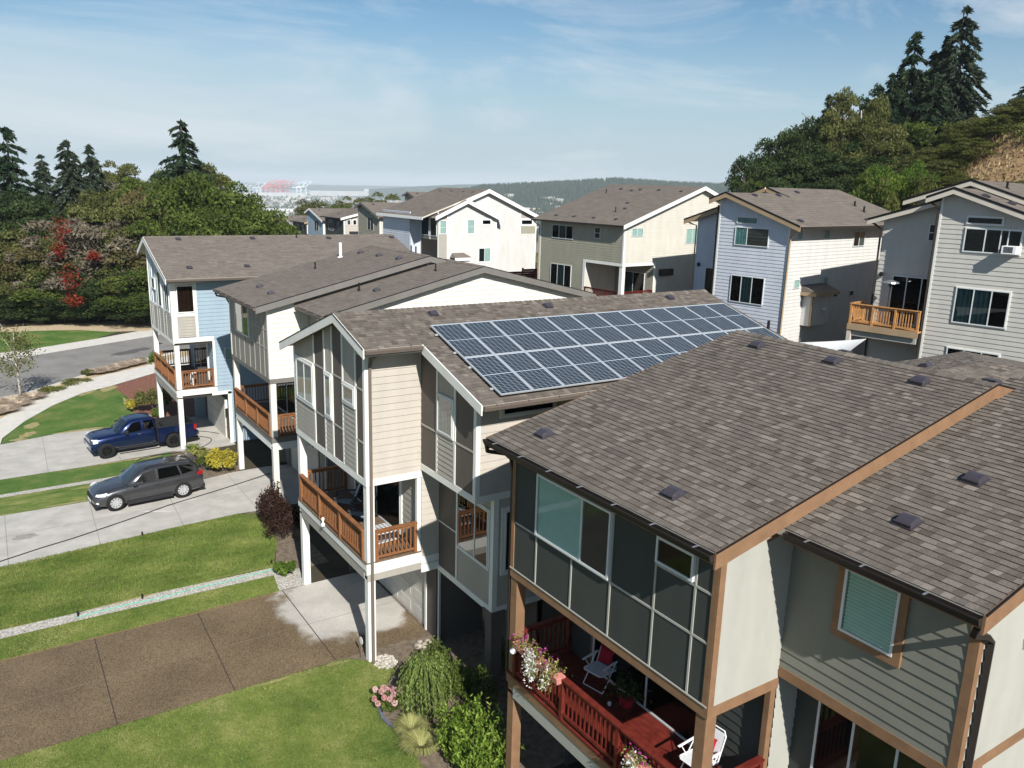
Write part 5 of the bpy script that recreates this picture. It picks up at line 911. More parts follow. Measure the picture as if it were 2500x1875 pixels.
LM = dict(green=leafmat('leaves_green', (.04, .062, .013), (.09, .125, .024), (.19, .23, .055)), olive=leafmat('leaves_olive', (.058, .066, .02), (.125, .135, .04), (.24, .235, .08)), dark=leafmat('leaves_dark', (.018, .034, .012), (.042, .068, .022), (.10, .13, .042)),
    brown=leafmat('leaves_brown', (.06, .052, .022), (.115, .10, .038), (.21, .165, .075)), grey=leafmat('twigs_grey', (.07, .06, .04), (.12, .10, .07), (.19, .16, .12), 0), red=leafmat('leaves_red', (.10, .012, .010), (.20, .024, .016), (.32, .08, .025)),
    needle=leafmat('needles', (.010, .022, .012), (.024, .045, .022), (.065, .085, .038), .1), needle2=leafmat('needles_grey', (.018, .028, .018), (.038, .056, .032), (.085, .10, .06), .1), yellow=leafmat('leaves_yellow', (.22, .20, .02), (.45, .38, .05), (.65, .56, .10)),
    purple=leafmat('leaves_purple', (.025, .012, .010), (.055, .028, .02), (.10, .06, .04)), bright=leafmat('leaves_bright', (.04, .08, .012), (.10, .16, .025), (.22, .28, .05)), laurel=leafmat('leaves_laurel', (.05, .10, .012), (.14, .22, .03), (.32, .40, .08)), weep=leafmat('leaves_weeping', (.08, .12, .03), (.18, .24, .06), (.34, .38, .13)),
    straw=leafmat('grass_blades_pale', (.16, .17, .05), (.34, .34, .12), (.55, .52, .25)), blade=leafmat('lawn_blades', (.09, .15, .03), (.19, .25, .055), (.36, .36, .13)), broom=leafmat('broom_leaves', (.05, .06, .018), (.11, .125, .03), (.21, .20, .06)), drystraw=leafmat('dry_grass_pale', (.30, .22, .15), (.50, .40, .30), (.70, .60, .48)), variegated=leafmat('leaves_variegated', (.10, .13, .03), (.26, .27, .07), (.48, .45, .16)), pinkfl=leafmat('petals_pink', (.55, .22, .22), (.72, .42, .40), (.85, .62, .62)), whitefl=leafmat('petals_white', (.7, .68, .6), (.8, .8, .75), (.85, .85, .82)), magenta=leafmat('petals_magenta', (.35, .02, .2), (.5, .03, .3), (.6, .1, .4)))
M_BARK = mat('bark', (.10, .08, .065), .95, .3, 4, .5, 12); M_BARKP = mat('pale_bark', (.42, .38, .32), .9, .2, 4, .3, 12)
CACHE = {}
def crown_mesh(kind, seed, n=17000):
    key = (kind, seed)
    if key in CACHE: return CACHE[key]
    R = np.random.default_rng(seed+100); nc = 80; P_ = []
    th = R.uniform(0, 2*np.pi, nc); ph = np.arccos(R.uniform(-.75, 1, nc)); rr = R.uniform(.45, .92, nc)
    C_ = np.stack([np.sin(ph)*np.cos(th)*rr, np.sin(ph)*np.sin(th)*rr, np.cos(ph)*rr*.95], 1); cr_ = R.uniform(.13, .30, nc); wts = cr_**2/np.sum(cr_**2); tone = []
    for c, r_, w_ in zip(C_, cr_, wts):
        k = int(n*w_); d = R.normal(size=(k, 3)); d /= np.linalg.norm(d, axis=1)[:, None]; d[:, 2] = np.abs(d[:, 2])*.75-.12; q_ = c+d*r_*R.uniform(.55, 1.08, (k, 1)); P_.append(q_); tone += list(np.full(k, R.uniform(.25, .7)))
    P_ = np.concatenate(P_); v, t = cards(P_, .027 if kind != 'grey' else .03, R, 1.0 if kind != 'grey' else 1.7, tone=np.array(tone))
    if kind == 'grey': pass
    o = cardmesh('crown', v, t, LM[kind]); CACHE[key] = o.data; bpy.data.objects.remove(o); return CACHE[key]
def trunk_mesh(seed, pale=False, br=7):
    key = ('t', seed, pale)
    if seed == 7: br = 0
    if key in CACHE: return CACHE[key]
    R = random.Random(seed); mb = MB(); mb.tube([(0, 0, -.1), (.02, .01, .3), (-.01, .03, .6), (.02, 0, .85)], [.028, .022, .016, .006], 7)
    for k in range(br):
        a = R.uniform(0, 6.28); z0 = R.uniform(.25, .65); l = R.uniform(.2, .4); mb.tube([(0, 0, z0), (math.cos(a)*l*.5, math.sin(a)*l*.5, z0+l*.5), (math.cos(a)*l, math.sin(a)*l, z0+l*.8)], [.012, .007, .003], 5)
    o = mb.build('trunk', M_BARKP if pale else M_BARK, smooth=True); CACHE[key] = o.data; bpy.data.objects.remove(o); return CACHE[key]
def inst(name, me, par, loc=(0, 0, 0), sc=(1, 1, 1), rz=0):
    o = bpy.data.objects.new(name, me); COL.objects.link(o); o.parent = par; o.location = loc; o.scale = sc; o.rotation_euler = (0, 0, rz); return o
def broadleaf(x, y, ztop, r, kind, label, seed=0, rz_=None, pale=False, group='trees of the wood', name='broadleaf_tree', cat='tree', low=.0, squash=1.):
    z0 = float(hgt(x, y)); h = ztop-z0; rz_ = min(h*.52, rz_ or r*1.35)*1.08; r *= 1.12
    T = empty(name, (x, y, z0), random.random()*6, label=label, cat=cat, group=group)
    inst('trunk', trunk_mesh(seed % 3, pale), T, sc=(h*.8, h*.8, h*.98)); inst('crown', crown_mesh(kind, seed % 3), T, (0, 0, h-rz_*.9-low), (r, r*squash, rz_)); return T
def conifer_mesh(kind, seed, n=21000, droop=.35, gap=.0, ratio=.22):
    key = ('c', kind, seed, ratio, droop)
    if key in CACHE: return CACHE[key]
    R = np.random.default_rng(seed+300); P_, D_, T_ = [], [], []; W = 29
    for k in range(W):
        t = (k+R.uniform(-.3, .3))/W; t = min(max(t, 0), .995); z = .12+.88*t; L0 = (1-t)**.8*R.uniform(.75, 1.05)+.03; nb = int(5+6*(1-t)); a0 = R.uniform(0, 6.28)
        for j in range(nb):
            a = a0+j*6.283/nb+R.uniform(-.3, .3); L = L0*R.uniform(.4, 1.3); Lr = L*ratio
            if R.random() < gap+.04: continue
            m_ = max(4, int(n/ (W*7.5)*L*2.2)); s = R.uniform(.08, 1, m_)**.7; x = np.cos(a)*Lr*s; y = np.sin(a)*Lr*s; side = R.normal(0, .085*Lr+.003, m_)*(1.15-s*.8)
            zz = z-droop*.9*Lr*s**1.4-np.abs(R.normal(0, .007, m_)); P_.append(np.stack([x-np.sin(a)*side, y+np.cos(a)*side, zz], 1)); D_.append(np.tile([np.cos(a)*.8, np.sin(a)*.8, -.45], (m_, 1))); T_.append(np.clip(np.full(m_, R.uniform(.2, .6))+.25*(s-.5), 0, 1))
    v, t = cards(np.concatenate(P_), (.0112), R, 1.9, np.concatenate(D_), np.concatenate(T_))
    o = cardmesh('crown', v, t, LM[kind]); CACHE[key] = o.data; bpy.data.objects.remove(o); return CACHE[key]
def conifer(x, y, ztop, r, kind, label, seed=0, droop=.35, gap=0, z0=None, group='trees of the wood'):
    z0 = float(hgt(x, y)) if z0 is None else z0; h = ztop-z0; r *= 1.35; T = empty('conifer_tree', (x, y, z0), random.random()*6, label=label, cat='tree', group=group)
    inst('trunk', trunk_mesh(7), T, sc=(h*.5, h*.5, h*1.12)); me = conifer_mesh(kind, seed, droop=droop, gap=gap, ratio=round(r/h/.03)*.03); inst('crown', me, T, sc=(h, h, h)); return T
def spot(nx, w, ny=450):               # a point w metres deep behind a given column of the view
    d = FW+RT*((nx-1250)/2004.75)-UP*((ny-937.5)/2004.75); p = CAM+d*w; return p
def W3(nx, ny, w): p = spot(nx, w, ny); return p.x, p.y, p.z
# ---- the wood on the left, behind the road
def tl(nx, top, w, r, kind, label, seed=0, **k):
    x, y, z = W3(nx, top, w); return broadleaf(x, y, z, r, kind, label, seed, **k)
def tc_(nx, top, w, r, kind, label, seed=0, **k):
    x, y, z = W3(nx, top, w); return conifer(x, y, z, r, kind, label, seed, **k)
tc_(8, 295, 84, 4.4, 'needle', 'tall dark fir cut off by the left edge of the photo', 1, gap=.25)
tc_(97, 372, 96, 2.9, 'needle2', 'slim fir right of the edge fir in the wood', 2)
tc_(160, 328, 92, 4.6, 'needle2', 'broad pointed fir, largest of the three firs at the left of the wood', 3, droop=.6)
tc_(216, 345, 97, 3.6, 'needle2', 'pointed fir just right of the broad one in the wood', 4, droop=.5)
tc_(438, 280, 90, 5.2, 'needle', 'lone dark conifer standing tallest above the green trees of the wood', 5, gap=.1)
for a in ((275, 398, 102, 4.2, 'olive', 'thin olive crown right of the pointed firs', 1), (345, 398, 96, 4.6, 'olive', 'sparse olive tree left of the lone conifer', 2), (500, 402, 94, 4.0, 'olive', 'sparse olive tree right of the lone conifer', 0), (310, 440, 90, 5.2, 'green', 'mid green tree below the sparse olive trees', 1), (405, 448, 84, 5.4, 'brown', 'brown tinged tree in front of the lone conifer', 2),
    (475, 428, 80, 6.4, 'green', 'large round bright green tree over the blue house roof', 0), (570, 452, 82, 5.6, 'green', 'right part green tree above the vents of the blue house roof', 1), (430, 500, 78, 5.2, 'green', 'dark green tree low behind the blue house ridge', 2), (540, 505, 78, 4.6, 'green', 'green tree low behind the ridge at the second roof vent', 0), (640, 528, 86, 3.6, 'olive', 'small olive scrub tree beside the harbour view', 1), (672, 540, 96, 3.2, 'olive', 'thin olive scrub at the right end of the wood', 2),
    (30, 470, 84, 5.0, 'dark', 'dark round tree under the edge fir', 0), (95, 500, 82, 5.0, 'dark', 'dark tree under the slim fir', 1), (245, 470, 84, 4.8, 'olive', 'olive tree below the third fir', 0), (345, 500, 80, 4.6, 'olive', 'olive brown tree left of the round green tree', 1),
    (25, 585, 78, 4.6, 'olive', 'olive bush-like tree at the left edge, mid height', 2), (95, 580, 77.75, 4.4, 'brown', 'brownish tree left of the red creeper', 0), (170, 540, 78, 5.0, 'grey', 'grey twiggy bare-looking tree above the red creeper', 1), (235, 530, 78.25, 5.0, 'grey', 'grey twiggy tree right of the red creeper', 2), (165, 560, 78.25, 4.2, 'olive', 'olive foliage inside the twiggy trees', 0), (290, 560, 78, 4.6, 'brown', 'brown twiggy tree beside the blue house gable', 1),
    (20, 680, 77.5, 4.4, 'dark', 'dark green tree at the left edge by the verge', 1), (85, 690, 77.5, 4.2, 'dark', 'dark green tree left of the lower red leaves', 2), (120, 640, 77.5, 4.4, 'green', 'green tree left of the upper red leaves', 0), (205, 640, 77.5, 4.6, 'dark', 'dark green tree behind the lower red leaves', 0), (275, 650, 77.5, 4.6, 'dark', 'dark green tree left of the blue house wall', 1), (340, 640, 77, 4.4, 'green', 'green tree touching the blue house corner', 2), (235, 705, 77.25, 3.4, 'dark', 'low dark shrub tree right of the red leaves', 2), (300, 715, 77.25, 3.4, 'dark', 'low dark shrub tree beside the dry verge', 0), (400, 700, 77, 4.0, 'dark', 'dark tree hidden behind the blue house', 0), (-30, 560, 78, 5, 'olive', 'olive tree just outside the left edge', 1), (150, 715, 77.25, 3.0, 'dark', 'lowest dark shrub at the verge under the red leaves', 1)):
    tl(*a[:6], seed=a[6])
for nx, ny, w, r, n_, lab in ((152, 560, 74, 1.3, 1.7, 'upper bright red climber hanging in the trees'), (142, 610, 74, .9, 1.4, 'middle narrow red climber patch below the upper one'), (172, 680, 73.5, 1.3, 1.5, 'lower bright red climber patch in the trees'), (180, 735, 73, 1.1, .9, 'lowest red climber patch above the verge'), (228, 625, 74, .7, .8, 'small red leaf patch right of the others')):
    x, y, z = W3(nx, ny, w); T = empty('red_climber', (x, y, z), 0, label=lab, cat='climber', group='red climbers in the wood'); n2 = 230; d = rng.normal(size=(n2, 3))*np.array([r*.34, r*.34, r*n_*.30]); v, t = cards(d, .12, tone=np.full(n2, .6)); cardmesh('leaves', v, t, LM['red'], T)
# ---- trees on the hill at the right
for a in ((2182, 168, 90, 3.0, 'needle', 'dark conifer stepping down left of the second tall one', 8, .5, 0), (2118, 232, 89, 2.6, 'needle', 'shorter dark conifer behind the alders', 7, .4, 0), (1972, 292, 90, 2.4, 'needle2', 'small pointed conifer near the left of the hill wood', 6, .4, 0), (2285, 118, 95, 3.6, 'needle', 'conifer filling the gap between the two tall ones', 9, .5, 0), (2363, 4, 92, 5.6, 'needle2', 'tallest conifer on the hill, with drooping boughs at the right', 6, .8, .12), (2240, 68, 92, 4.6, 'needle', 'second tall pointed conifer on the hill', 7, .5, .05), (2318, 74, 95, 4.4, 'needle', 'conifer tight against the left side of the tallest one', 8, .6, .05), (2026, 226, 90, 2.4, 'needle2', 'small slim conifer poking from the broadleaf crowns', 9, .4, 0), (2205, 150, 96, 4.6, 'needle', 'dark conifer left behind the second tall one', 6, .5, 0), (2290, 170, 90, 4.4, 'needle', 'dark conifer between the two tall ones, lower', 7, .5, 0), (2500, 205, 88, 4.0, 'needle', 'conifer cut off by the right edge of the photo', 8, .4, 0), (2150, 205, 90, 4.2, 'needle', 'dark conifer at the middle of the hill wood', 9, .4, 0), (1950, 305, 90, 3.2, 'needle', 'dark conifer left side of the hill wood', 6, .4, 0)):
    x, y, z = W3(*a[:3]); conifer(x, y, z, a[3], a[4], a[5], a[6], a[7], a[8], group='trees on the hill')
for a in ((1850, 375, 92, 3.6, 'dark', 'leftmost round dark tree of the hill wood', 0), (1835, 440, 86, 1.7, 'green', 'small green bush at the foot of the hill wood, leftmost', 1), (1900, 335, 92, 4.4, 'dark', 'dark round tree second from the left of the hill wood', 1), (1945, 303, 90, 3.6, 'green', 'green top left of the slim small conifer', 2), (1990, 290, 88, 3.8, 'dark', 'dark crown under the slim small conifer', 0), (2060, 222, 86, 3.2, 'olive', 'tall olive alder with pale trunk, left one', 1), (2115, 216, 86, 3.6, 'olive', 'tall olive alder right of the first', 2), (2140, 290, 84, 3.4, 'olive', 'yellowish alder in front of the dark gap', 0), (2150, 215, 94, 4.0, 'dark', 'dark rounded crown above the dark gap', 1), (2050, 330, 86, 4.2, 'dark', 'dark crown mass below the alders', 2), (1960, 370, 86, 4.6, 'dark', 'low dark crown on the left of the hill wood', 0), (2200, 330, 90, 5.0, 'dark', 'dark crown below the second tall conifer', 1), (2270, 290, 90, 4.2, 'green', 'green crown below the tall conifers', 2), (2120, 380, 84, 3.8, 'dark', 'dark low crown in the middle gap', 0), (2030, 400, 84, 3.8, 'dark', 'dark low crown behind the blue-grey house ridge', 1), (1880, 420, 84, 3.4, 'dark', 'dark low crown left behind the blue-grey house ridge', 2)):
    x, y, z = W3(*a[:3]); broadleaf(x, y, z, a[3], a[4], a[5], a[6], rz_=a[3]*2.1, pale='alder' in a[5], group='trees on the hill')
SHL = ['sunny yellow-green shrub high against the dark gap of the hill wood', 'mid green shrub left of the sunny one below the alders', 'olive shrub right of the sunny shrub under the tall conifers', 'bright yellow-green shrub at the foot of the second tall conifer', 'mid green shrub low behind the blue-grey roof slope', 'dull olive shrub just above the grey house roof edge', 'dull olive shrub where the dry slope meets the grey roof', 'bright shrub highest on the slope below the tallest conifer', 'bright green shrub leftmost, right above the blue-grey ridge']
BRL = ['largest left crest broom under the tallest conifer', 'second broom along the crest', 'third broom along the crest from the left', 'broom at the middle of the crest', 'fourth broom of the crest, beside the cut-off conifer', 'crest broom at the right edge of the photo', 'broom left of the bare dry patch', 'broom on the slope just above the bare dry patch', 'broom over the right half of the bare patch', 'slope broom at the right edge below the crest one', 'small broom low in the bare dry patch', 'broom at the left edge of the bare patch', 'small broom above the grey house ridge', 'tiny broom nearest the grey house peak', 'broom at the far right foot of the slope', 'broom cut by the right edge at the foot', 'tiniest tuft alone on the bare dry ground', 'low broom left of the grey house peak', 'leftmost slope broom against the trees', 'broom under the conifers at the left crest end']
for i, (nx, ny, w, r, kd) in enumerate(((2150, 420, 66, 2.2, 'bright'), (2110, 440, 64, 1.8, 'green'), (2190, 440, 62, 2.0, 'olive'), (2230, 430, 60, 1.8, 'bright'), (2160, 470, 60, 1.8, 'green'), (2215, 475, 58, 1.6, 'broom'), (2260, 450, 58, 1.5, 'broom'), (2240, 400, 70, 1.6, 'bright'), (2090, 470, 66, 1.8, 'bright'))):
    x, y, z = W3(nx, ny, w); T = empty('shrub', (x, y, float(hgt(x, y))), i, label=SHL[i], cat='shrub', group='shrubs behind the blue-grey house'); zz = max(1.5, z-float(hgt(x, y))); inst('foliage', crown_mesh(kd, i % 3), T, (0, 0, zz*.5), (r*1.3, r*1.3, zz*.62))
R_ = random.Random(5)
for i, (nx, ny, w, r) in enumerate(((2290, 335, 78, 2.6), (2330, 345, 76, 2.2), (2370, 320, 80, 2.6), (2400, 300, 82, 2.8), (2440, 310, 82, 2.6), (2480, 330, 80, 2.4), (2320, 380, 72, 2.0), (2380, 365, 72, 2.2), (2430, 350, 74, 2.4), (2490, 365, 74, 2.2), (2350, 395, 68, 1.4), (2290, 395, 70, 1.8), (2370, 420, 62, 1.3), (2350, 430, 60, 1.0), (2480, 430, 60, 1.6), (2500, 415, 62, 1.6), (2385, 410, 64, .7), (2300, 440, 60, 1.2), (2255, 375, 78, 2.2), (2270, 350, 82, 2.2))):
    x, y, z = W3(nx, ny, w); zg_ = float(hgt(x, y)); T = empty('broom_shrub', (x, y, zg_), i*1.3, label=BRL[i], cat='shrub', group='broom shrubs on the dry hillside')
    inst('foliage', crown_mesh('broom' if i % 3 else 'olive', i % 3), T, (0, 0, r*.3), (r*1.25, r*1.25, r*.6))

R = np.random.default_rng(77); ps, tn = [], []
for k in range(340):
    x = R.uniform(58, 92); y = R.uniform(14, 40); px_ = (Vector((x, y, 0))-CAM)
    bare = (x < 72 and y < 27) and R.random() < .86
    if bare: continue
    r = R.uniform(.5, 1.3); z = float(hgt(x, y)); m_ = int(170*r); d = R.normal(size=(m_, 3))*(r*.5, r*.5, r*.42); d[:, 2] = np.abs(d[:, 2]); ps.append(np.array([x, y, z])+d); tn.append(np.full(m_, R.uniform(.2, .75)))
v, t = cards(np.concatenate(ps), .13, R, 1.3, tone=np.concatenate(tn)); cardmesh('hillside_scrub', v, t, LM['broom'], kind='stuff')
n_ = 26000; x = R.uniform(50, 90, n_); y = R.uniform(5, 40, n_); z = hgt(x, y); p_ = np.stack([x, y, z+.12], 1); v, t = cards(p_, .12, R, 1.6, np.tile([0, 0, 1.], (n_, 1)), np.clip(.5+.3*np.sin(x*.9+y*.5)+R.normal(0, .2, n_), 0, 1)); cardmesh('dry_grass', v, t, leafmat('dry_grass_blades', (.16, .11, .05), (.32, .22, .11), (.48, .37, .20)), kind='stuff')
# ------------------------------------------------------------------ far land: town, harbour, hills
def far_pt(nx, ny, z):                     # where the view through a column and row meets level z
    d = (FW+RT*((nx-1250)/2004.75)-UP*((ny-937.5)/2004.75)); return CAM+d*((z-CAM.z)/d.z)
M_FAROOF = mat('warehouse_wall', (.62, .62, .60), .8, .1, .01); M_FARB = tonemat('town_walls', [(0, (.18, .17, .16)), (.5, (.40, .38, .35)), (.8, (.62, .60, .57)), (1, (.5, .25, .12))], .9, .1, 0)
mb = MB(); R_ = random.Random(3)
for k in range(1500):
    nx = R_.uniform(560, 1420); ny = R_.uniform(478, 560)**1; p = far_pt(nx, ny, -90)
    if (p-CAM).length > 5200: continue
    s_ = R_.uniform(8, 26); h = R_.uniform(4, 10); mb.box(p.x-s_, p.x+s_, p.y-s_*.6, p.y+s_*.6, -92, -90+h, 0, R_.random())
mb.build('distant_town', M_FARB, tone=True, kind='stuff')
for nx0, nx1, ny, lab in ((600, 745, 482, 'long white warehouse strip at the harbour, leftmost'), (775, 905, 478, 'white harbour sheds left of the trees'), (905, 950, 473, 'white block building standing at the harbour'), (640, 720, 522, 'white low warehouse nearer the wood'), (950, 1000, 480, 'pale harbour shed right of the white block')):
    a, b = far_pt(nx0, ny, -90), far_pt(nx1, ny, -90); d = (b-a); n_ = Vector((-d.y, d.x, 0)).normalized()*60; T = empty('warehouse', (a.x, a.y, -90), 0, label=lab, cat='warehouse', group='white warehouses at the harbour'); hh = .009*(a-CAM).length*.6
    part(T, 'hall', M_FAROOF, lambda mb: mb.prism([(0, 0, -2), tuple(d-Z3*2), tuple(d+n_-Z3*2), tuple(n_-Z3*2)], [(0, 0, hh), tuple(d+Z3*hh), tuple(d+n_+Z3*hh), tuple(n_+Z3*hh)]))
def crane(nx, ny, s, m, lab):
    p = far_pt(nx, ny, -90); T = empty('harbour_crane', (p.x, p.y, -90), 0, label=lab, cat='crane', group='harbour cranes'); r = s*.035
    U_ = Vector((RT.x, RT.y, 0)).normalized(); at_ = lambda u, z, d=0: tuple(U_*u*s+Z3*z*s+Vector((-U_.y, U_.x, 0))*d*s)
    def f(mb):
        for u in (-.16, .16):
            for d in (-.12, .12): mb.tube([at_(u, 0, d), at_(u*.9, .55, d)], r, 4)
            mb.tube([at_(u, .3, -.12), at_(u, .3, .12)], r, 4)
        mb.tube([at_(-.16, .3), at_(.16, .3)], r, 4); mb.tube([at_(0, .55), at_(.03, .95)], r, 4)
    part(T, 'tower', m, f); part(T, 'boom', m, lambda mb: (mb.tube([at_(-.5, .55), at_(.2, .55)], r*1.3, 4), mb.tube([at_(.12, .56), at_(.62, .95)], r*1.2, 4), mb.tube([at_(.03, .95), at_(.55, .9)], r*.6, 4), mb.tube([at_(.03, .95), at_(-.45, .56)], r*.6, 4)))
M_CR = mat('crane_red', (.62, .13, .10), .6, .05); M_CW = mat('crane_white', (.66, .68, .68), .6, .05)
for i, (nx, sz, mm) in enumerate(((632, 62, M_CW), (660, 72, M_CR), (672, 78, M_CR), (684, 70, M_CR), (697, 74, M_CR), (730, 68, M_CW), (742, 76, M_CW), (600, 50, M_CW), (648, 55, M_CR))):
    crane(nx, 476, sz*1.25, mm, ['white crane, second of the harbour cranes', 'red crane, left one of the tight red four', 'tallest red crane in the middle of the red group', 'red crane just right of the tallest', 'rightmost red crane at the harbour', 'white crane right of the red group', 'large white crane, rightmost at the harbour', 'small white crane, leftmost at the harbour', 'small red crane, leftmost of the red ones'][i])
M_WATER = mat('water', (.10, .16, .20), .15, .05, .01, spec=.5)
a, b, c, d = far_pt(200, 474, -90), far_pt(1160, 474, -90), far_pt(1300, 460.5, -90), far_pt(100, 460.5, -90); mb = MB(); mb.poly([tuple(v+Z3*.6) for v in (a, b, c, d)]); mb.build('water', M_WATER, kind='structure')
M_HILL = mat('far_hills', (.035, .06, .035), .95, .3, .003, c2=(.06, .085, .05)); M_WOODED = leafmat('far_wood', (.010, .022, .012), (.022, .042, .020), (.045, .07, .035), 0)
def ridge(name, pts, w, depth, zb, m=M_HILL, seed=0):
    mb = MB(); R = random.Random(seed); P_ = []
    for (x0, y0), (x1, y1) in zip(pts[:-1], pts[1:]):
        n = max(2, int((x1-x0)/6))
        for k in range(n): t = k/n; P_.append((x0+(x1-x0)*t, y0+(y1-y0)*t+R.uniform(-.35, .35)))
    P_.append(pts[-1]); rows = []
    for nx, ny in P_:
        p = spot(nx, w, ny); d = Vector((p.x-CAM.x, p.y-CAM.y, 0)).normalized(); rows.append([tuple(Vector((p.x, p.y, 0))-d*depth*.6+Z3*zb), tuple(Vector((p.x, p.y, 0))-d*depth*.25+Z3*(zb*.45+p.z*.55)), tuple(p), tuple(Vector((p.x, p.y, 0))+d*depth*.5+Z3*zb)])
    for r0, r1 in zip(rows[:-1], rows[1:]):
        for k in range(3): mb.poly([r0[k], r1[k], r1[k+1], r0[k+1]])
    return mb.build(name, m, smooth=True, kind='structure'), rows
ridge('hills', [(-150, 428), (100, 430), (300, 438), (560, 449), (640, 448), (800, 452), (1000, 455), (1200, 458)], 9000, 2500, -95, seed=2)
ridge('hills', [(900, 462), (1000, 456), (1080, 452), (1130, 450), (1250, 450), (1400, 448), (1600, 448), (1900, 452)], 5200, 1500, -95, seed=4)
_, rows = ridge('hills', [(1100, 486), (1180, 470), (1250, 467), (1330, 463), (1400, 460), (1450, 456), (1500, 454), (1560, 457), (1650, 463), (1750, 467), (1850, 465), (1950, 468)], 2100, 900, -92, seed=5)
pts_, tn = [], []
for r0, r1 in zip(rows[:-1], rows[1:]):
    for k in (0, 1):
        A_, B_, C_, D_ = [np.array(v) for v in (r0[k], r1[k], r1[k+1], r0[k+1])]; n = 110; u, v = rng.random((n, 1)), rng.random((n, 1)); pts_.append((A_*(1-u)+B_*u)*(1-v)+(D_*(1-u)+C_*u)*v)
    A_, B_ = np.array(r0[2]), np.array(r1[2]); u = rng.random((40, 1)); pts_.append(A_*(1-u)+B_*u)
pts_ = np.concatenate(pts_); keep = []
def far_trees(pts_, hmin, hmax, mats_, name='distant_trees', wide=.34):
    n = len(pts_); h = rng.uniform(hmin, hmax, n); K = 5; v = np.zeros((n, K+1, 3)); ang = rng.uniform(0, 6.28, n)
    for k in range(K):
        a = ang+k*2*np.pi/K; v[:, k, 0] = pts_[:, 0]+np.cos(a)*h*wide*.6; v[:, k, 1] = pts_[:, 1]+np.sin(a)*h*wide*.6; v[:, k, 2] = pts_[:, 2]-1
    v[:, K] = pts_; v[:, K, 2] += h; f = []; me = bpy.data.meshes.new(name); idx = np.arange(n)*(K+1)
    faces = np.concatenate([np.stack([idx+k, idx+(k+1) % K, idx+K], 1) for k in range(K)]); me.from_pydata(v.reshape(-1, 3).tolist(), [], faces.tolist()); at = me.attributes.new('tone', 'FLOAT', 'FACE'); t = np.tile(rng.random(n), K); at.data.foreach_set('value', t.astype(np.float32)); me.materials.append(mats_); o = bpy.data.objects.new(name, me); COL.objects.link(o); o['kind'] = 'stuff'; return o
far_trees(pts_, 10, 24, M_WOODED, 'distant_wood')
M_FT = leafmat('valley_trees', (.020, .035, .016), (.04, .06, .025), (.08, .10, .04), 0)
q_ = []
for k in range(5200):
    nx, ny = R_.uniform(540, 1900), 466+R_.random()**1.3*110
    p = far_pt(nx, ny, -90)
    if (p-CAM).length < 5200: q_.append((p.x, p.y, -90))
far_trees(np.array(q_), 9, 20, M_FT, 'distant_trees', .8)
q_ = []
for k in range(2600):
    x = R_.uniform(-300, 400); y = R_.uniform(150, 700); q_.append((x, y, float(hgt(x, y))))
far_trees(np.array(q_), 7, 12, M_FT, 'distant_trees', .8)
mb = MB()
for k in range(46):
    r0 = rows[R_.randrange(0, len(rows)//3)]; t = R_.uniform(.1, 1.4); A_, B_ = (Vector(r0[0]), Vector(r0[1])) if t < 1 else (Vector(r0[1]), Vector(r0[2])); p = A_.lerp(B_, t % 1); s_ = R_.uniform(7, 13); mb.box(p.x-s_, p.x+s_, p.y-s_, p.y+s_, p.z-6, p.z+R_.uniform(12, 22), 0, R_.uniform(.4, .9))
mb.build('distant_houses', M_FARB, tone=True, kind='stuff')
for nx, top, w, r, kd, lab in ((925, 470, 190, 5.5, 'olive', 'dark olive tree above the distant house roofs'), (765, 487, 175, 5.5, 'olive', 'broad olive tree left of the distant roofs'), (820, 500, 170, 4.0, 'green', 'low green tree between the distant roofs and the harbour'), (850, 480, 185, 4.5, 'olive', 'olive tree in the gap left of the dark olive tree'), (615, 505, 150, 4.5, 'olive', 'tree right of the wood against the town')):
    x, y, z = W3(nx, top, w); T = empty('broadleaf_tree', (x, y, float(hgt(x, y))), 0, label=lab, cat='tree', group='trees beyond the distant houses'); h = z-float(hgt(x, y)); inst('trunk', trunk_mesh(1), T, sc=(h*.6, h*.6, h*.95)); inst('crown', crown_mesh(kd, int(nx) % 3), T, (0, 0, h-r*1.3), (r*1.3, r*1.3, r*1.4))
# ------------------------------------------------------------------ haze
mb = MB(); mb.box(-16000, 16000, -3000, 16000, -140, 62); HZ = bpy.data.materials.new('haze'); HZ.use_nodes = True; t = HZ.node_tree; t.nodes.remove(t.nodes['Principled BSDF']); pv = t.nodes.new('ShaderNodeVolumePrincipled'); pv.inputs['Color'].default_value = (.84, .93, 1, 1); pv.inputs['Density'].default_value = .00013; pv.inputs['Anisotropy'].default_value = -.1; t.links.new(pv.outputs[0], t.nodes['Material Output'].inputs['Volume'])
mb.build('haze', HZ, kind='stuff')

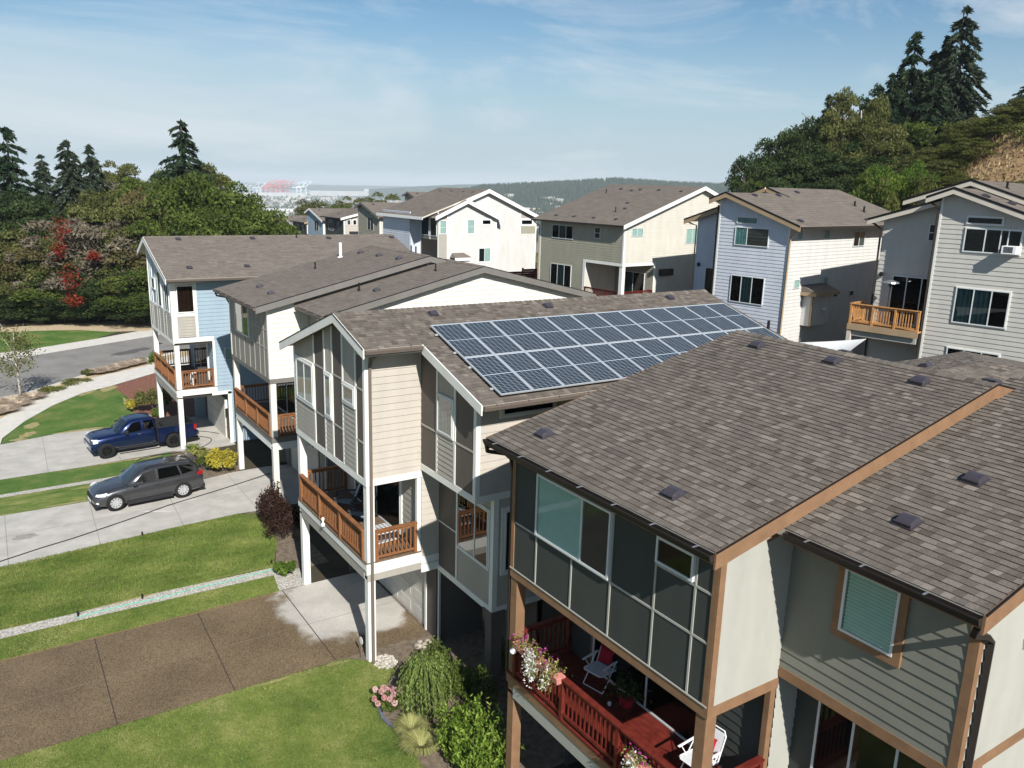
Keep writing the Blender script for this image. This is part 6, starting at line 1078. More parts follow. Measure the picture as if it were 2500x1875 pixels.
# ------------------------------------------------------------------ vehicles
def evalmesh(o):
    dg = bpy.context.evaluated_depsgraph_get(); me = bpy.data.meshes.new_from_object(o.evaluated_get(dg)); o.modifiers.clear(); o.data = me
def loft(name, secs, m, parent, sub=1, closed=True, cut=None):
    """secs: list of (x, [(y,z)...]) half rings from bottom centre to top centre"""
    mb = MB(); n = len(secs[0][1]); rings = []
    for x, ring in secs:
        b = len(mb.v); full = [(y, z) for y, z in ring]+[(-y, z) for y, z in reversed(ring[1:-1])]
        for y, z in full: mb.v.append((x, y, z))
        rings.append((b, len(full)))
    for (b0, k), (b1, _) in zip(rings[:-1], rings[1:]):
        for i in range(k): mb.f.append((b0+i, b0+(i+1) % k, b1+(i+1) % k, b1+i)); mb.m.append(0); mb.t.append(.5)
    if closed:
        mb.f += [tuple(rings[0][0]+i for i in reversed(range(rings[0][1]))), tuple(rings[-1][0]+i for i in range(rings[-1][1]))]; mb.m += [0, 0]; mb.t += [.5, .5]
    o = mb.build(name, m, None, smooth=True); mod = o.modifiers.new('s', 'SUBSURF'); mod.levels = mod.render_levels = sub
    if cut:
        c = MB()
        for cx, cz, cr_ in cut:
            for sy in (-1, 1):
                y0, y1 = (.55, 1.3) if sy > 0 else (-1.3, -.55); ring = [(cx+cr_*math.cos(a), cz+cr_*math.sin(a)) for a in [i*math.pi/14 for i in range(28)]]; c.prism([(x, y0, z) for x, z in ring], [(x, y1, z) for x, z in ring])
        co = c.build('cutter', m); 
        bm_ = o.modifiers.new('b', 'BOOLEAN'); bm_.object = co; bm_.operation = 'DIFFERENCE'; bm_.solver = 'EXACT'; bpy.context.view_layer.update(); evalmesh(o); bpy.data.objects.remove(co)
    else: bpy.context.view_layer.update(); evalmesh(o)
    o.data.polygons.foreach_set('use_smooth', [True]*len(o.data.polygons)); o.parent = parent; return o
def carpaint(name, c): return mat(name, c, .28, .03, 3, metal=.55, spec=.5, coat=1.0)
M_TYRE = mat('tyre_rubber', (.018, .018, .018), .75, .1); M_ALLOY = mat('alloy_rim', (.62, .62, .63), .35, .03, metal=.6); M_BLKRIM = mat('black_rim', (.02, .02, .02), .25, .03, metal=.5, coat=.5); M_LAMP = mat('lamp_lens', (.75, .76, .78), .12, .02, coat=1); M_TAIL = mat('tail_lamp', (.35, .01, .01), .2, .05, coat=1); M_CLAD = mat('plastic_cladding', (.025, .025, .027), .55, .05); M_CHROME = mat('chrome', (.6, .6, .6), .12, 0, metal=1); M_PLATE = mat('number_plate', (.6, .62, .65), .5, .05)
def wheel(par, x, y, r, side, rim, spokes=10, width=.22):
    W_ = MB(); prof = [(r*.62, -width/2), (r*.9, -width/2), (r*.98, -width*.38), (r, -width*.2), (r, width*.2), (r*.98, width*.38), (r*.9, width/2), (r*.62, width/2)]; n = 28
    for a_, b_ in prof:
        for k in range(n): t_ = 2*math.pi*k/n; W_.v.append((a_*math.cos(t_), b_*side, a_*math.sin(t_)))
    for i in range(len(prof)-1):
        for k in range(n): W_.f.append((i*n+k, i*n+(k+1) % n, (i+1)*n+(k+1) % n, (i+1)*n+k)); W_.m.append(0); W_.t.append(.5)
    wh = empty('wheel', (x, y, r), 0, parent=par); W_.build('tyre', M_TYRE, wh, smooth=True)
    R = MB(); yo = width/2*side
    ring = lambda a_, yy: [(a_*math.cos(2*math.pi*k/24), yy, a_*math.sin(2*math.pi*k/24)) for k in range(24)]
    for (ra, ya), (rb, yb) in (((r*.66, yo*.98), (r*.58, yo*.9)), ((r*.58, yo*.9), (r*.56, yo*.3))):
        A_, B_ = ring(ra, ya), ring(rb, yb)
        for k in range(24): R.poly([A_[k], A_[(k+1) % 24], B_[(k+1) % 24], B_[k]])
    for k in range(spokes):
        a_ = 2*math.pi*k/spokes; c_, s_ = math.cos(a_), math.sin(a_); w1, w2 = r*.07, r*.11
        R.prism([(c_*r*.08-s_*w1, yo*.72, s_*r*.08+c_*w1), (c_*r*.6-s_*w2, yo*.72, s_*r*.6+c_*w2), (c_*r*.6+s_*w2, yo*.72, s_*r*.6-c_*w2), (c_*r*.08+s_*w1, yo*.72, s_*r*.08-c_*w1)], [(c_*r*.08-s_*w1, yo*.9, s_*r*.08+c_*w1), (c_*r*.6-s_*w2, yo*.94, s_*r*.6+c_*w2), (c_*r*.6+s_*w2, yo*.94, s_*r*.6-c_*w2), (c_*r*.08+s_*w1, yo*.9, s_*r*.08-c_*w1)])
    R.poly(ring(r*.14, yo*.95)); R.build('rim', rim, wh); b_ = MB(); b_.poly(ring(r*.62, yo*.3)); b_.build('brake_disc', M_CLAD, wh); return wh
def glassquad(par, name, pts, m=None):
    mb = MB(); mb.poly(pts); o = mb.build(name, m or CARGLASS, par); return o
def ring_low(w, zb, zt, tuck=.9, crown=.03): return [(0, zb), (w*.8, zb), (w*.98, zb+.10), (w, zb+.28), (w*.985, zt-.20), (w*tuck, zt-.03), (w*.72, zt), (0, zt+crown)]
def ring_cab(wb, wr, zb, zt): return [(0, zb-.12), (wb, zb-.1), (wb, zb), (wb+(wr-wb)*.5, zb+(zt-zb)*.5), (wr, zt-.05), (wr*.82, zt), (0, zt+.02)]
def cabpt(wb, wr, zb, zt, t, off=.012): return (wb+(wr-wb)*t+off, zb+(zt-.05-zb)*t)
# grey estate car
CARR = math.atan2(.23, 2.74)
def wagon():
    T = empty('estate_car', (-5.57, 15.72+.93, .016), CARR, label='dark grey estate car with silver wheels parked on the concrete driveway', cat='car')
    pm = carpaint('grey_car_paint', (.065, .065, .07)); S_ = [(0, .52, .34, .62), (.06, .72, .26, .70), (.25, .84, .22, .80), (.6, .89, .2, .88), (1.0, .915, .2, .945), (1.38, .92, .2, 1.0), (2.2, .92, .2, 1.02), (3.1, .92, .2, 1.05), (3.9, .92, .2, 1.08), (4.4, .90, .22, 1.09), (4.68, .85, .26, 1.07), (4.79, .78, .34, .98), (4.82, .70, .40, .9)]
    body = loft('body', [(x, ring_low(w, zb, zt)) for x, w, zb, zt in S_], pm, T, 1, cut=((.93, .36, .43), (3.675, .36, .43)))
    cab = [(1.30, .84, .80, .98, 1.0), (2.02, .86, .67, 1.0, 1.49), (2.3, .86, .66, 1.0, 1.56), (3.1, .86, .655, 1.03, 1.59), (3.9, .86, .64, 1.06, 1.57), (4.4, .84, .60, 1.07, 1.50), (4.74, .80, .68, 1.05, 1.10)]
    loft('roof_shell', [(x, ring_cab(a_, b_, c_, d_)) for x, a_, b_, c_, d_ in cab], pm, T, 1)
    def cp(x, t, off=.014):
        for (x0, *p0), (x1, *p1) in zip(cab[:-1], cab[1:]):
            if x0 <= x <= x1:
                k = (x-x0)/(x1-x0); p = [a_+(b_-a_)*k for a_, b_ in zip(p0, p1)]; y, z = cabpt(*p, t, off); return y, z
    for sy in (-1, 1):
        for nm, poly in (('side_window', [(1.62, .08), (1.75, .35), (2.12, .86), (2.62, .9), (2.62, .06)]), ('side_window', [(2.72, .06), (2.72, .9), (3.52, .9), (3.62, .06)]), ('quarter_window', [(3.70, .08), (3.60, .9), (4.12, .86), (4.38, .55), (4.28, .22)])):
            pts = []
            for x, t_ in poly: y, z = cp(x, t_); pts.append((x, sy*y, z))
            glassquad(T, nm, pts, CARGLASS)
    windscreen(T, 1.44, .72, 1.035, 2.02, .56, 1.50, glassmat('windscreen_glass', (.35, .45, .45), .22))
    glassquad(T, 'rear_window', [(4.76, .62, 1.14), (4.76, -.62, 1.14), (4.47, -.52, 1.49), (4.47, .52, 1.49)], CARGLASS)
    part(T, 'spoiler', pm, lambda mb: mb.box(4.3, 4.62, -.58, .58, 1.53, 1.57), bevel=.01)
    for sy in (-1, 1):
        part(T, 'roof_rail', M_CLAD, lambda mb: mb.tube([(2.2, sy*.60, 1.56), (2.35, sy*.6, 1.63), (3.1, sy*.6, 1.66), (4.1, sy*.58, 1.63), (4.25, sy*.57, 1.56)], .022, 6))
        part(T, 'headlight', M_LAMP, lambda mb: mb.prism([(.10, sy*.62, .70), (.20, sy*.82, .72), (.55, sy*.905, .80), (.48, sy*.88, .70)], [(.16, sy*.60, .79), (.26, sy*.80, .82), (.60, sy*.88, .88), (.5, sy*.85, .84)]), bevel=.01)
        part(T, 'fog_light', M_LAMP, lambda mb: mb.prism([(.07, sy*.66, .40), (.16, sy*.80, .40), (.2, sy*.8, .4), (.12, sy*.66, .4)], [(.07, sy*.66, .47), (.16, sy*.80, .47), (.2, sy*.8, .47), (.12, sy*.66, .47)]))
        part(T, 'tail_light', M_TAIL, lambda mb: mb.prism([(4.45, sy*.885, .93), (4.79, sy*.74, .93), (4.79, sy*.55, .95), (4.5, sy*.8, .93)], [(4.42, sy*.86, 1.06), (4.76, sy*.72, 1.08), (4.76, sy*.55, 1.06), (4.5, sy*.78, 1.05)]), bevel=.008)
        part(T, 'sill_cladding', M_CLAD, lambda mb: mb.box(1.35, 3.25, min(sy*.86, sy*.945), max(sy*.86, sy*.945), .19, .34), bevel=.02)
        part(T, 'door_mirror', pm, lambda mb: mb.box(1.62, 1.78, min(sy*.90, sy*1.08), max(sy*.90, sy*1.08), 1.02, 1.15), bevel=.03)
        for hx in (2.45, 3.4): part(T, 'door_handle', pm, lambda mb: mb.box(hx, hx+.18, min(sy*.90, sy*.945), max(sy*.90, sy*.945), .86, .89), bevel=.008)
        for wx in (.93, 3.675): (wheel(T, wx, sy*.82, .375, sy, M_ALLOY), part(T, 'wheel_arch', M_CLAD, lambda mb: mb.prism([(wx+.40*math.cos(a*math.pi/12), min(sy*.5, sy*.86), .34+.40*math.sin(a*math.pi/12)) for a in range(24)], [(wx+.40*math.cos(a*math.pi/12), max(sy*.5, sy*.86), .34+.40*math.sin(a*math.pi/12)) for a in range(24)]) if 0 else mb.box(wx-.39, wx+.39, min(sy*.5, sy*.62), max(sy*.5, sy*.62), .2, .72)))
        for sx in (1.42, 2.67, 3.66): part(T, 'door_gap', M_CLAD, lambda mb: mb.tube([(sx, sy*.932, .34), (sx, sy*.932, .7), (sx+(.0 if sx < 3 else -.1), sy*.90, 1.0)], .004, 4))
    part(T, 'grille', M_CLAD, lambda mb: mb.box(-.03, .06, -.42, .42, .50, .68), bevel=.02); part(T, 'bumper_lip', M_CLAD, lambda mb: mb.box(.0, .25, -.72, .72, .22, .34), bevel=.03); part(T, 'rear_bumper', M_CLAD, lambda mb: mb.box(4.6, 4.86, -.75, .75, .26, .42), bevel=.03); part(T, 'number_plate', M_PLATE, lambda mb: mb.box(-.05, -.035, -.25, .25, .38, .5))
    part(T, 'underbody', M_CLAD, lambda mb: mb.box(.4, 4.5, -.56, .56, .18, .5))
    return T
def squash(T, xa, ka, xb, kb):
    for o in T.children_recursive:
        if o.type != 'MESH' or (o.parent and o.parent.name.startswith('wheel')): continue
        for v in o.data.vertices:
            if v.co.x < xa: v.co.x = xa-(xa-v.co.x)*ka
            elif v.co.x > xb: v.co.x = xb+(v.co.x-xb)*kb
def windscreen(T, x0, w0, z0, x1, w1, z1, m, bulge=.07, name='windscreen'):
    mb = MB(); n = 8; R0 = []; R1 = []
    for i in range(n+1):
        u = -1+2*i/n; b = bulge*(1-u*u); R0.append((x0-b, w0*u, z0+abs(b)*.2)); R1.append((x1-b*.8, w1*u, z1+abs(b)*.25))
    for i in range(n): mb.poly([R0[i], R0[i+1], R1[i+1], R1[i]])
    return mb.build(name, m, T, smooth=True)
squash(wagon(), .93, .88, 3.675, .86)
def pickup():
    T = empty('pickup_truck', (-4.93, 23.13+.94, .016), CARR, label='dark blue pickup truck with black wheels parked in front of the blue house', cat='pickup truck')
    pm = carpaint('blue_truck_paint', (.004, .016, .075)); S_ = [(0, .62, .55, .90), (.08, .78, .46, 1.0), (.3, .88, .42, 1.07), (.8, .92, .40, 1.11), (1.3, .93, .40, 1.15), (1.5, .93, .40, 1.17), (2.4, .93, .40, 1.19), (3.25, .93, .40, 1.20), (3.36, .92, .42, 1.20)]
    loft('body', [(x, ring_low(w, zb, zt, .93, .04 if x < 1.4 else .01)) for x, w, zb, zt in S_], pm, T, 1, cut=((.93, .40, .475),))
    cab = [(1.42, .86, .82, 1.12, 1.15), (2.0, .86, .70, 1.15, 1.66), (2.3, .86, .68, 1.16, 1.75), (2.9, .86, .68, 1.17, 1.78), (3.25, .86, .68, 1.17, 1.74), (3.36, .85, .72, 1.17, 1.66)]
    loft('cab_roof', [(x, ring_cab(a_, b_, c_, d_)) for x, a_, b_, c_, d_ in cab], pm, T, 1)
    def cp(x, t, off=.014):
        for (x0, *p0), (x1, *p1) in zip(cab[:-1], cab[1:]):
            if x0 <= x <= x1: k = (x-x0)/(x1-x0); return cabpt(*[a_+(b_-a_)*k for a_, b_ in zip(p0, p1)], t, off)
    for sy in (-1, 1):
        for poly in ([(1.78, .08), (1.95, .4), (2.2, .84), (2.62, .88), (2.62, .06)], [(2.76, .1), (2.76, .88), (3.2, .86), (3.24, .1)]):
            pts = []
            for x, t_ in poly: y, z = cp(x, t_); pts.append((x, sy*y, z))
            glassquad(T, 'side_window', pts)
        part(T, 'headlight', M_LAMP, lambda mb: mb.prism([(.02, sy*.55, .82), (.12, sy*.80, .80), (.42, sy*.905, .86), (.3, sy*.8, .84)], [(.06, sy*.55, 1.0), (.16, sy*.78, 1.02), (.44, sy*.88, 1.03), (.3, sy*.75, 1.02)]), bevel=.012)
        part(T, 'tail_light', M_TAIL, lambda mb: mb.box(5.28, 5.42, min(sy*.82, sy*.945), max(sy*.82, sy*.945), .86, 1.14), bevel=.01)
        part(T, 'door_mirror', M_CLAD, lambda mb: mb.box(1.80, 1.95, min(sy*.93, sy*1.15), max(sy*.93, sy*1.15), 1.16, 1.36), bevel=.03)
        part(T, 'door_handle', M_CHROME, lambda mb: mb.box(2.42, 2.6, min(sy*.92, sy*.955), max(sy*.92, sy*.955), 1.02, 1.06), bevel=.01)
        part(T, 'side_step', M_CLAD, lambda mb: mb.tube([(1.45, sy*.93, .40), (3.4, sy*.93, .40)], .05, 6))
        b_ = MB(); ys = (sy*.80, sy*.935); y0, y1 = min(ys), max(ys)
        cx, cz, rr = 4.165, .40, .475; n = 14; top = [(3.40, 1.18), (5.42, 1.18)]; arch = [(cx+rr*math.cos(math.pi*k/n), cz+rr*math.sin(math.pi*k/n)) for k in range(n+1)]
        xs = [3.40]+[p[0] for p in reversed(arch)]+[5.42]; zl = [.45]+[p[1] for p in reversed(arch)]+[.50]
        for k in range(len(xs)-1):
            if xs[k+1]-xs[k] < 1e-4: continue
            b_.prism([(xs[k], y0, zl[k]), (xs[k+1], y0, zl[k+1]), (xs[k+1], y1, zl[k+1]), (xs[k], y1, zl[k])], [(xs[k], y0, 1.19), (xs[k+1], y0, 1.19), (xs[k+1], y1, 1.19), (xs[k], y1, 1.19)])
        b_.build('bed_side', pm, T); part(T, 'bed_rail', M_CLAD, lambda mb: mb.box(3.40, 5.42, y0-.01, y1+.01, 1.19, 1.215))
        part(T, 'body_moulding', pm, lambda mb: mb.box(1.5, 3.3, min(sy*.92, sy*.95), max(sy*.92, sy*.95), .74, .80), bevel=.01)
        for wx in (.93, 4.165): (wheel(T, wx, sy*.81, .40, sy, M_BLKRIM, 8, .27), part(T, 'wheel_arch', M_CLAD, lambda mb: mb.box(wx-.45, wx+.45, min(sy*.5, sy*.62), max(sy*.5, sy*.62), .4, .9)))
    part(T, 'bed_floor', M_CLAD, lambda mb: mb.box(3.4, 5.4, -.8, .8, .62, .72)); part(T, 'bed_liner', M_CLAD, lambda mb: (mb.box(3.45, 5.35, -.8, -.78, .72, 1.2), mb.box(3.45, 5.35, .78, .8, .72, 1.2), mb.box(5.33, 5.36, -.78, .78, .72, 1.2))); part(T, 'bed_front', M_CLAD, lambda mb: mb.box(3.38, 3.44, -.82, .82, .5, 1.17)); part(T, 'tailgate', pm, lambda mb: mb.box(5.36, 5.43, -.8, .8, .56, 1.19)); part(T, 'bed_toolbar', M_CLAD, lambda mb: mb.box(3.9, 4.05, -.8, .8, .95, 1.02))
    windscreen(T, 1.53, .73, 1.18, 2.03, .60, 1.68, glassmat('truck_windscreen', (.2, .28, .30), .12)); glassquad(T, 'rear_window', [(3.375, .6, 1.25), (3.375, -.6, 1.25), (3.375, -.56, 1.62), (3.375, .56, 1.62)])
    part(T, 'grille', M_CHROME, lambda mb: mb.box(-.03, .05, -.5, .5, .80, 1.0), bevel=.02); part(T, 'front_bumper', pm, lambda mb: mb.box(-.08, .35, -.86, .86, .46, .74), bevel=.05); part(T, 'rear_bumper', M_CHROME, lambda mb: mb.box(5.42, 5.58, -.85, .85, .50, .70), bevel=.03); part(T, 'chassis', M_CLAD, lambda mb: mb.box(.4, 5.3, -.5, .5, .34, .62)); part(T, 'number_plate', M_PLATE, lambda mb: mb.box(-.1, -.085, -.25, .25, .54, .66))
    return T
squash(pickup(), .93, .70, 4.165, .93)

# ------------------------------------------------------------------ deck furniture and small things
M_WEB = mat('chair_webbing', (.66, .68, .70), .7, .1, 40); M_REDC = mat('red_cushion', (.36, .015, .03), .85, .1, 20); M_TERRA = mat('pink_planter', (.60, .24, .20), .6, .08)
def folding_chair(x, y, z, rz, label, cush):
    T = empty('folding_chair', (x, y, z), rz, label=label, cat='chair', group='folding chairs on the red deck')
    m = P['white_m']
    def webbing(mb, fn):
        for i in range(7): mb.prism([fn(0, i/7), fn(1, i/7), fn(1, (i+1)/7-.004), fn(0, (i+1)/7-.004)], [Vector(fn(0, i/7+.01))+Z3*.008, Vector(fn(1, i/7+.01))+Z3*.008, Vector(fn(1, (i+1)/7-.01))+Z3*.008, Vector(fn(0, (i+1)/7-.01))+Z3*.008])
    part(T, 'seat', M_WEB, lambda mb: webbing(mb, lambda u, v: (-.26+.5*v, -.255+.51*u, .42-.04*v)))
    part(T, 'backrest', M_WEB, lambda mb: webbing(mb, lambda u, v: (.25+.16*v, -.24+.48*u, .42+.48*v)))
    part(T, 'seat_frame', m, lambda mb: mb.tube([(.25, -.26, .38), (-.22, -.26, .42), (-.28, -.2, .42), (-.28, .2, .42), (-.22, .26, .42), (.25, .26, .38)], .014, 6))
    part(T, 'back_frame', m, lambda mb: mb.tube([(.22, -.26, .36), (.41, -.26, .86), (.44, -.2, .93), (.44, .2, .93), (.41, .26, .86), (.22, .26, .36)], .014, 6))
    for s_ in (-1, 1):
        part(T, 'armrest', m, lambda mb: mb.box(-.26, .26, min(s_*.26, s_*.31), max(s_*.26, s_*.31), .60, .625), bevel=.01)
        part(T, 'leg', m, lambda mb: mb.tube([(-.18, s_*.28, .6), (.02, s_*.28, .3), (-.22, s_*.27, .015)], .012, 6)); part(T, 'leg', m, lambda mb: mb.tube([(.2, s_*.28, .6), (-.02, s_*.28, .3), (.30, s_*.27, .015)], .012, 6))
    part(T, 'foot_bar', m, lambda mb: mb.tube([(-.22, -.27, .015), (-.22, .27, .015)], .012, 6)); part(T, 'foot_bar', m, lambda mb: mb.tube([(.3, -.27, .015), (.3, .27, .015)], .012, 6))
    if cush:
        K = MB(); n = 8
        g = [[None]*(n+1) for _ in range(n+1)]
        for side in (1, -1):
            for i in range(n+1):
                for j in range(n+1):
                    u, v = -1+2*i/n, -1+2*j/n; th = .07*((1-u**4)*(1-v**4))**.5; g[i][j] = (side*th, .19*u*(1-.08*(1-v*v)), .19*v*(1-.08*(1-u*u)))
            for i in range(n):
                for j in range(n): K.poly([g[i][j], g[i+1][j], g[i+1][j+1], g[i][j+1]])
        o = K.build('cushion', M_REDC, None, smooth=True, label=cush, cat='cushion', group='red cushions'); o.location = (x+math.cos(rz)*.2, y+math.sin(rz)*.2, z+.64); o.rotation_euler = (0, math.radians(18), rz)
    return T
folding_chair(2.0, -8.05, ZD, math.radians(12), 'shaded blue-looking folding chair with dark red cushion at the back of the red deck', 'dark red cushion on the shaded folding chair')
folding_chair(1.72, -11.3, ZD, math.radians(5), 'sunlit white folding chair with bright red cushion beside the corner post', 'bright red cushion on the sunlit folding chair')
T = empty('flower_pot', (2.02, -8.95, ZD), 0, label='round red pot with a dark plant on the red deck floor', cat='plant pot'); part(T, 'pot', M_REDC, lambda mb: mb.lathe([(.10, 0), (.15, .06), (.16, .16), (.13, .22)], (0, 0, 0), 16), smooth=True); d = rng.normal(size=(260, 3))*(.2, .2, .14)+(0, 0, .42); v, t = cards(d, .05); cardmesh('leaves', v, t, LM['dark'], T)
def planter(y, n, spill, label, x=.50, z=4.02, l=.3):
    T = empty('flower_planter', (x, y, z), 0, label=label, cat='planter', group='planters hung on the red railing')
    part(T, 'planter_box', M_TERRA, lambda mb: mb.prism([(-.07, -l*.9, 0), (.09, -l*.9, 0), (.09, l*.9, 0), (-.07, l*.9, 0)], [(-.11, -l, .17), (.13, -l, .17), (.13, l, .17), (-.11, l, .17)]), bevel=.01)
    d = rng.normal(size=(int(n*.8), 3))*(.08, l*.45, .07)+(0, 0, .24); v, t = cards(d, .03); cardmesh('leaves', v, t, LM['variegated'], T)
    d = rng.normal(size=(n//9, 3))*(.09, l*.42, .07)+(-.02, 0, .31); v, t = cards(d, .032); cardmesh('flowers', v, t, LM['magenta'], T)
    if spill:
        d = rng.normal(size=(int(n*spill), 3))*(.045, l*.28, .17)+(-.19, 0, .05); v, t = cards(d, .03); cardmesh('flowers', v, t, LM['whitefl'], T); d = rng.normal(size=(int(n*.7), 3))*(.04, l*.32, .15)+(-.17, 0, .05); v, t = cards(d, .03); cardmesh('leaves', v, t, LM['variegated'], T)
planter(-7.25, 300, 0, 'leftmost pink planter with purple flowers beside the brown post'); planter(-7.75, 420, 1.4, 'pink planter with a mass of white trailing flowers'); planter(-8.3, 260, .3, 'third pink planter, its end bare, at the railing post'); planter(-11.0, 260, .7, 'white and red flowers hanging low on the red railing near the corner', z=3.65)
T = empty('hanging_lamp', (.42, -6.95, 3.95), 0, label='small round white lamp on the red railing by the brown post', cat='lamp'); part(T, 'globe', P['white_m'], lambda mb: mb.lathe([(.02, -.07), (.06, -.04), (.075, 0), (.06, .04), (.02, .07)], (0, 0, 0), 12), smooth=True)
T = empty('ball', (1.72, -8.75, ZD+.05), 0, label='little white ball on the red deck floor by the shaded chair', cat='ball'); part(T, 'shell', P['white_m'], lambda mb: mb.lathe([(.01, -.05), (.035, -.035), (.05, 0), (.035, .035), (.01, .05)], (0, 0, 0), 12), smooth=True)
def adirondack(x, y, rz, label, m):
    T = empty('adirondack_chair', (x, y, ZD), rz, label=label, cat='chair', group='slatted chairs on the beige house deck')
    part(T, 'seat', m, lambda mb: [mb.prism([(-.35+i*.11, -.26, .38-i*.03), (-.26+i*.11, -.26, .36-i*.03), (-.26+i*.11, .26, .36-i*.03), (-.35+i*.11, .26, .38-i*.03)], [(-.35+i*.11, -.26, .40-i*.03), (-.26+i*.11, -.26, .38-i*.03), (-.26+i*.11, .26, .38-i*.03), (-.35+i*.11, .26, .40-i*.03)]) for i in range(6)])
    part(T, 'backrest', m, lambda mb: [mb.prism([(.20, -.27+i*.11, .2), (.22, -.27+i*.11, .2), (.22, -.18+i*.11, .2), (.20, -.18+i*.11, .2)], [(.50, -.30+i*.12, 1.0-.03*abs(i-2)), (.52, -.30+i*.12, 1.0-.03*abs(i-2)), (.52, -.2+i*.12, 1.0-.03*abs(i-2)), (.50, -.2+i*.12, 1.0-.03*abs(i-2))]) for i in range(5)])
    for s_ in (-1, 1): part(T, 'armrest', m, lambda mb: mb.box(-.4, .35, min(s_*.27, s_*.4), max(s_*.27, s_*.4), .56, .585)); part(T, 'leg', m, lambda mb: mb.box(-.38, -.29, min(s_*.28, s_*.32), max(s_*.28, s_*.32), 0, .56)); part(T, 'leg', m, lambda mb: mb.box(.2, .28, min(s_*.28, s_*.32), max(s_*.28, s_*.32), 0, .5))
M_ADI = mat('charcoal_chair', (.05, .055, .06), .6, .1); M_TOWEL = bpy.data.materials.new('striped_towel'); M_TOWEL.use_nodes = True; tt = M_TOWEL.node_tree; wv_ = tt.nodes.new('ShaderNodeTexWave'); wv_.inputs['Scale'].default_value = 9; wv_.bands_direction = 'Y'; tcc = tt.nodes.new('ShaderNodeTexCoord'); tt.links.new(tcc.outputs['Object'], wv_.inputs[0]); rpp = tt.nodes.new('ShaderNodeValToRGB'); rpp.color_ramp.interpolation = 'CONSTANT'; rpp.color_ramp.elements[0].color = (.10, .20, .30, 1); rpp.color_ramp.elements[1].position = .5; rpp.color_ramp.elements[1].color = (.45, .52, .56, 1); tt.links.new(wv_.outputs['Fac'], rpp.inputs[0]); tt.links.new(rpp.outputs[0], tt.nodes['Principled BSDF'].inputs['Base Color'])
adirondack(1.0, 4.0, math.radians(-25), 'dark slatted chair farther from the corner on the beige house deck', M_ADI); adirondack(1.0, 2.75, math.radians(-30), 'dark slatted chair nearer the corner post on the beige house deck', M_ADI)
for (x, y, rz, lab) in ((1.0, 4.0, -25, 'blue striped towel over the farther slatted chair'), (1.0, 2.75, -30, 'blue striped towel over the nearer slatted chair')):
    mb = MB(); mb.prism([(-.34, -.24, .40), (.2, -.24, .26), (.2, .24, .26), (-.34, .24, .40)], [(-.34, -.24, .41), (.2, -.24, .275), (.2, .24, .275), (-.34, .24, .41)]); mb.prism([(.18, -.25, .26), (.48, -.28, 1.0), (.48, .28, 1.0), (.18, .25, .26)], [(.165, -.25, .265), (.465, -.28, 1.01), (.465, .28, 1.01), (.165, .25, .265)]); o = mb.build('towel', M_TOWEL, None, label=lab, cat='towel', group='striped towels'); o.location = (x, y, ZD); o.rotation_euler = (0, 0, math.radians(rz))
M_CLOTH = bpy.data.materials.new('patterned_cloth'); M_CLOTH.use_nodes = True; tt = M_CLOTH.node_tree; ck = tt.nodes.new('ShaderNodeTexChecker'); ck.inputs['Scale'].default_value = 11; ck.inputs[1].default_value = (.75, .75, .74, 1); ck.inputs[2].default_value = (.16, .17, .19, 1); tcc = tt.nodes.new('ShaderNodeTexCoord'); mpp = tt.nodes.new('ShaderNodeMapping'); mpp.inputs['Rotation'].default_value = (0, 0, .78); tt.links.new(tcc.outputs['Object'], mpp.inputs[0]); tt.links.new(mpp.outputs[0], ck.inputs[0]); tt.links.new(ck.outputs[0], tt.nodes['Principled BSDF'].inputs['Base Color'])
T = empty('ottoman', (.95, 1.15, ZD), .1, label='low seat with grey and white patterned cover on the beige house deck', cat='ottoman'); part(T, 'cover', M_CLOTH, lambda mb: mb.box(-.42, .42, -.38, .38, .12, .42), bevel=.04); part(T, 'base', P['wood'], lambda mb: mb.box(-.38, .38, -.34, .34, 0, .12))
T = empty('patio_table', (.75, 23.9, ZD), 0, label='small white patio table on the blue house deck', cat='table'); part(T, 'tabletop', P['white_m'], lambda mb: mb.box(-.35, .35, -.3, .3, .68, .72)); [part(T, 'leg', P['white_m'], lambda mb: mb.box(a*.3-.02, a*.3+.02, b*.25-.02, b*.25+.02, 0, .68)) for a in (-1, 1) for b in (-1, 1)]
T = empty('covered_grill', (.9, 23.45, ZD), 0, label='dark grey covered grill behind the blue house railing', cat='grill'); part(T, 'cover', P['blinddark'], lambda mb: mb.prism([(-.28, -.2, 0), (.28, -.2, 0), (.28, .2, 0), (-.28, .2, 0)], [(-.24, -.15, 1.0), (.24, -.15, 1.0), (.24, .15, 1.0), (-.24, .15, 1.0)]), bevel=.05)
# hose, cable, sprinkler heads, path light
def ground_line(name, pts, r, m, label, cat, z=.03):
    mb = MB(); mb.tube([(x, y, z+random.uniform(0, .006)) for x, y in pts], r, 6); return mb.build(name, m, smooth=True, label=label, cat=cat)
M_HOSE = mat('green_hose', (.10, .50, .36), .4, .05); M_CABLE = mat('black_cable', (.03, .03, .03), .6)
def wig(a, b, n, amp): return [(a[0]+(b[0]-a[0])*k/n+random.uniform(-amp, amp), a[1]+(b[1]-a[1])*k/n+random.uniform(-amp, amp)) for k in range(n+1)]
ground_line('garden_hose', [(-7.0, 7.06), (-6.6, 7.10), (-6.0, 7.12), (-5.4, 7.16), (-4.8, 7.12), (-4.2, 7.10), (-3.6, 7.18), (-3.0, 7.2), (-2.4, 7.16), (-1.8, 7.2), (-1.2, 7.25), (-.7, 7.3), (-.4, 7.35)], .013, M_HOSE, 'thin green garden hose lying along the gravel strip', 'hose')
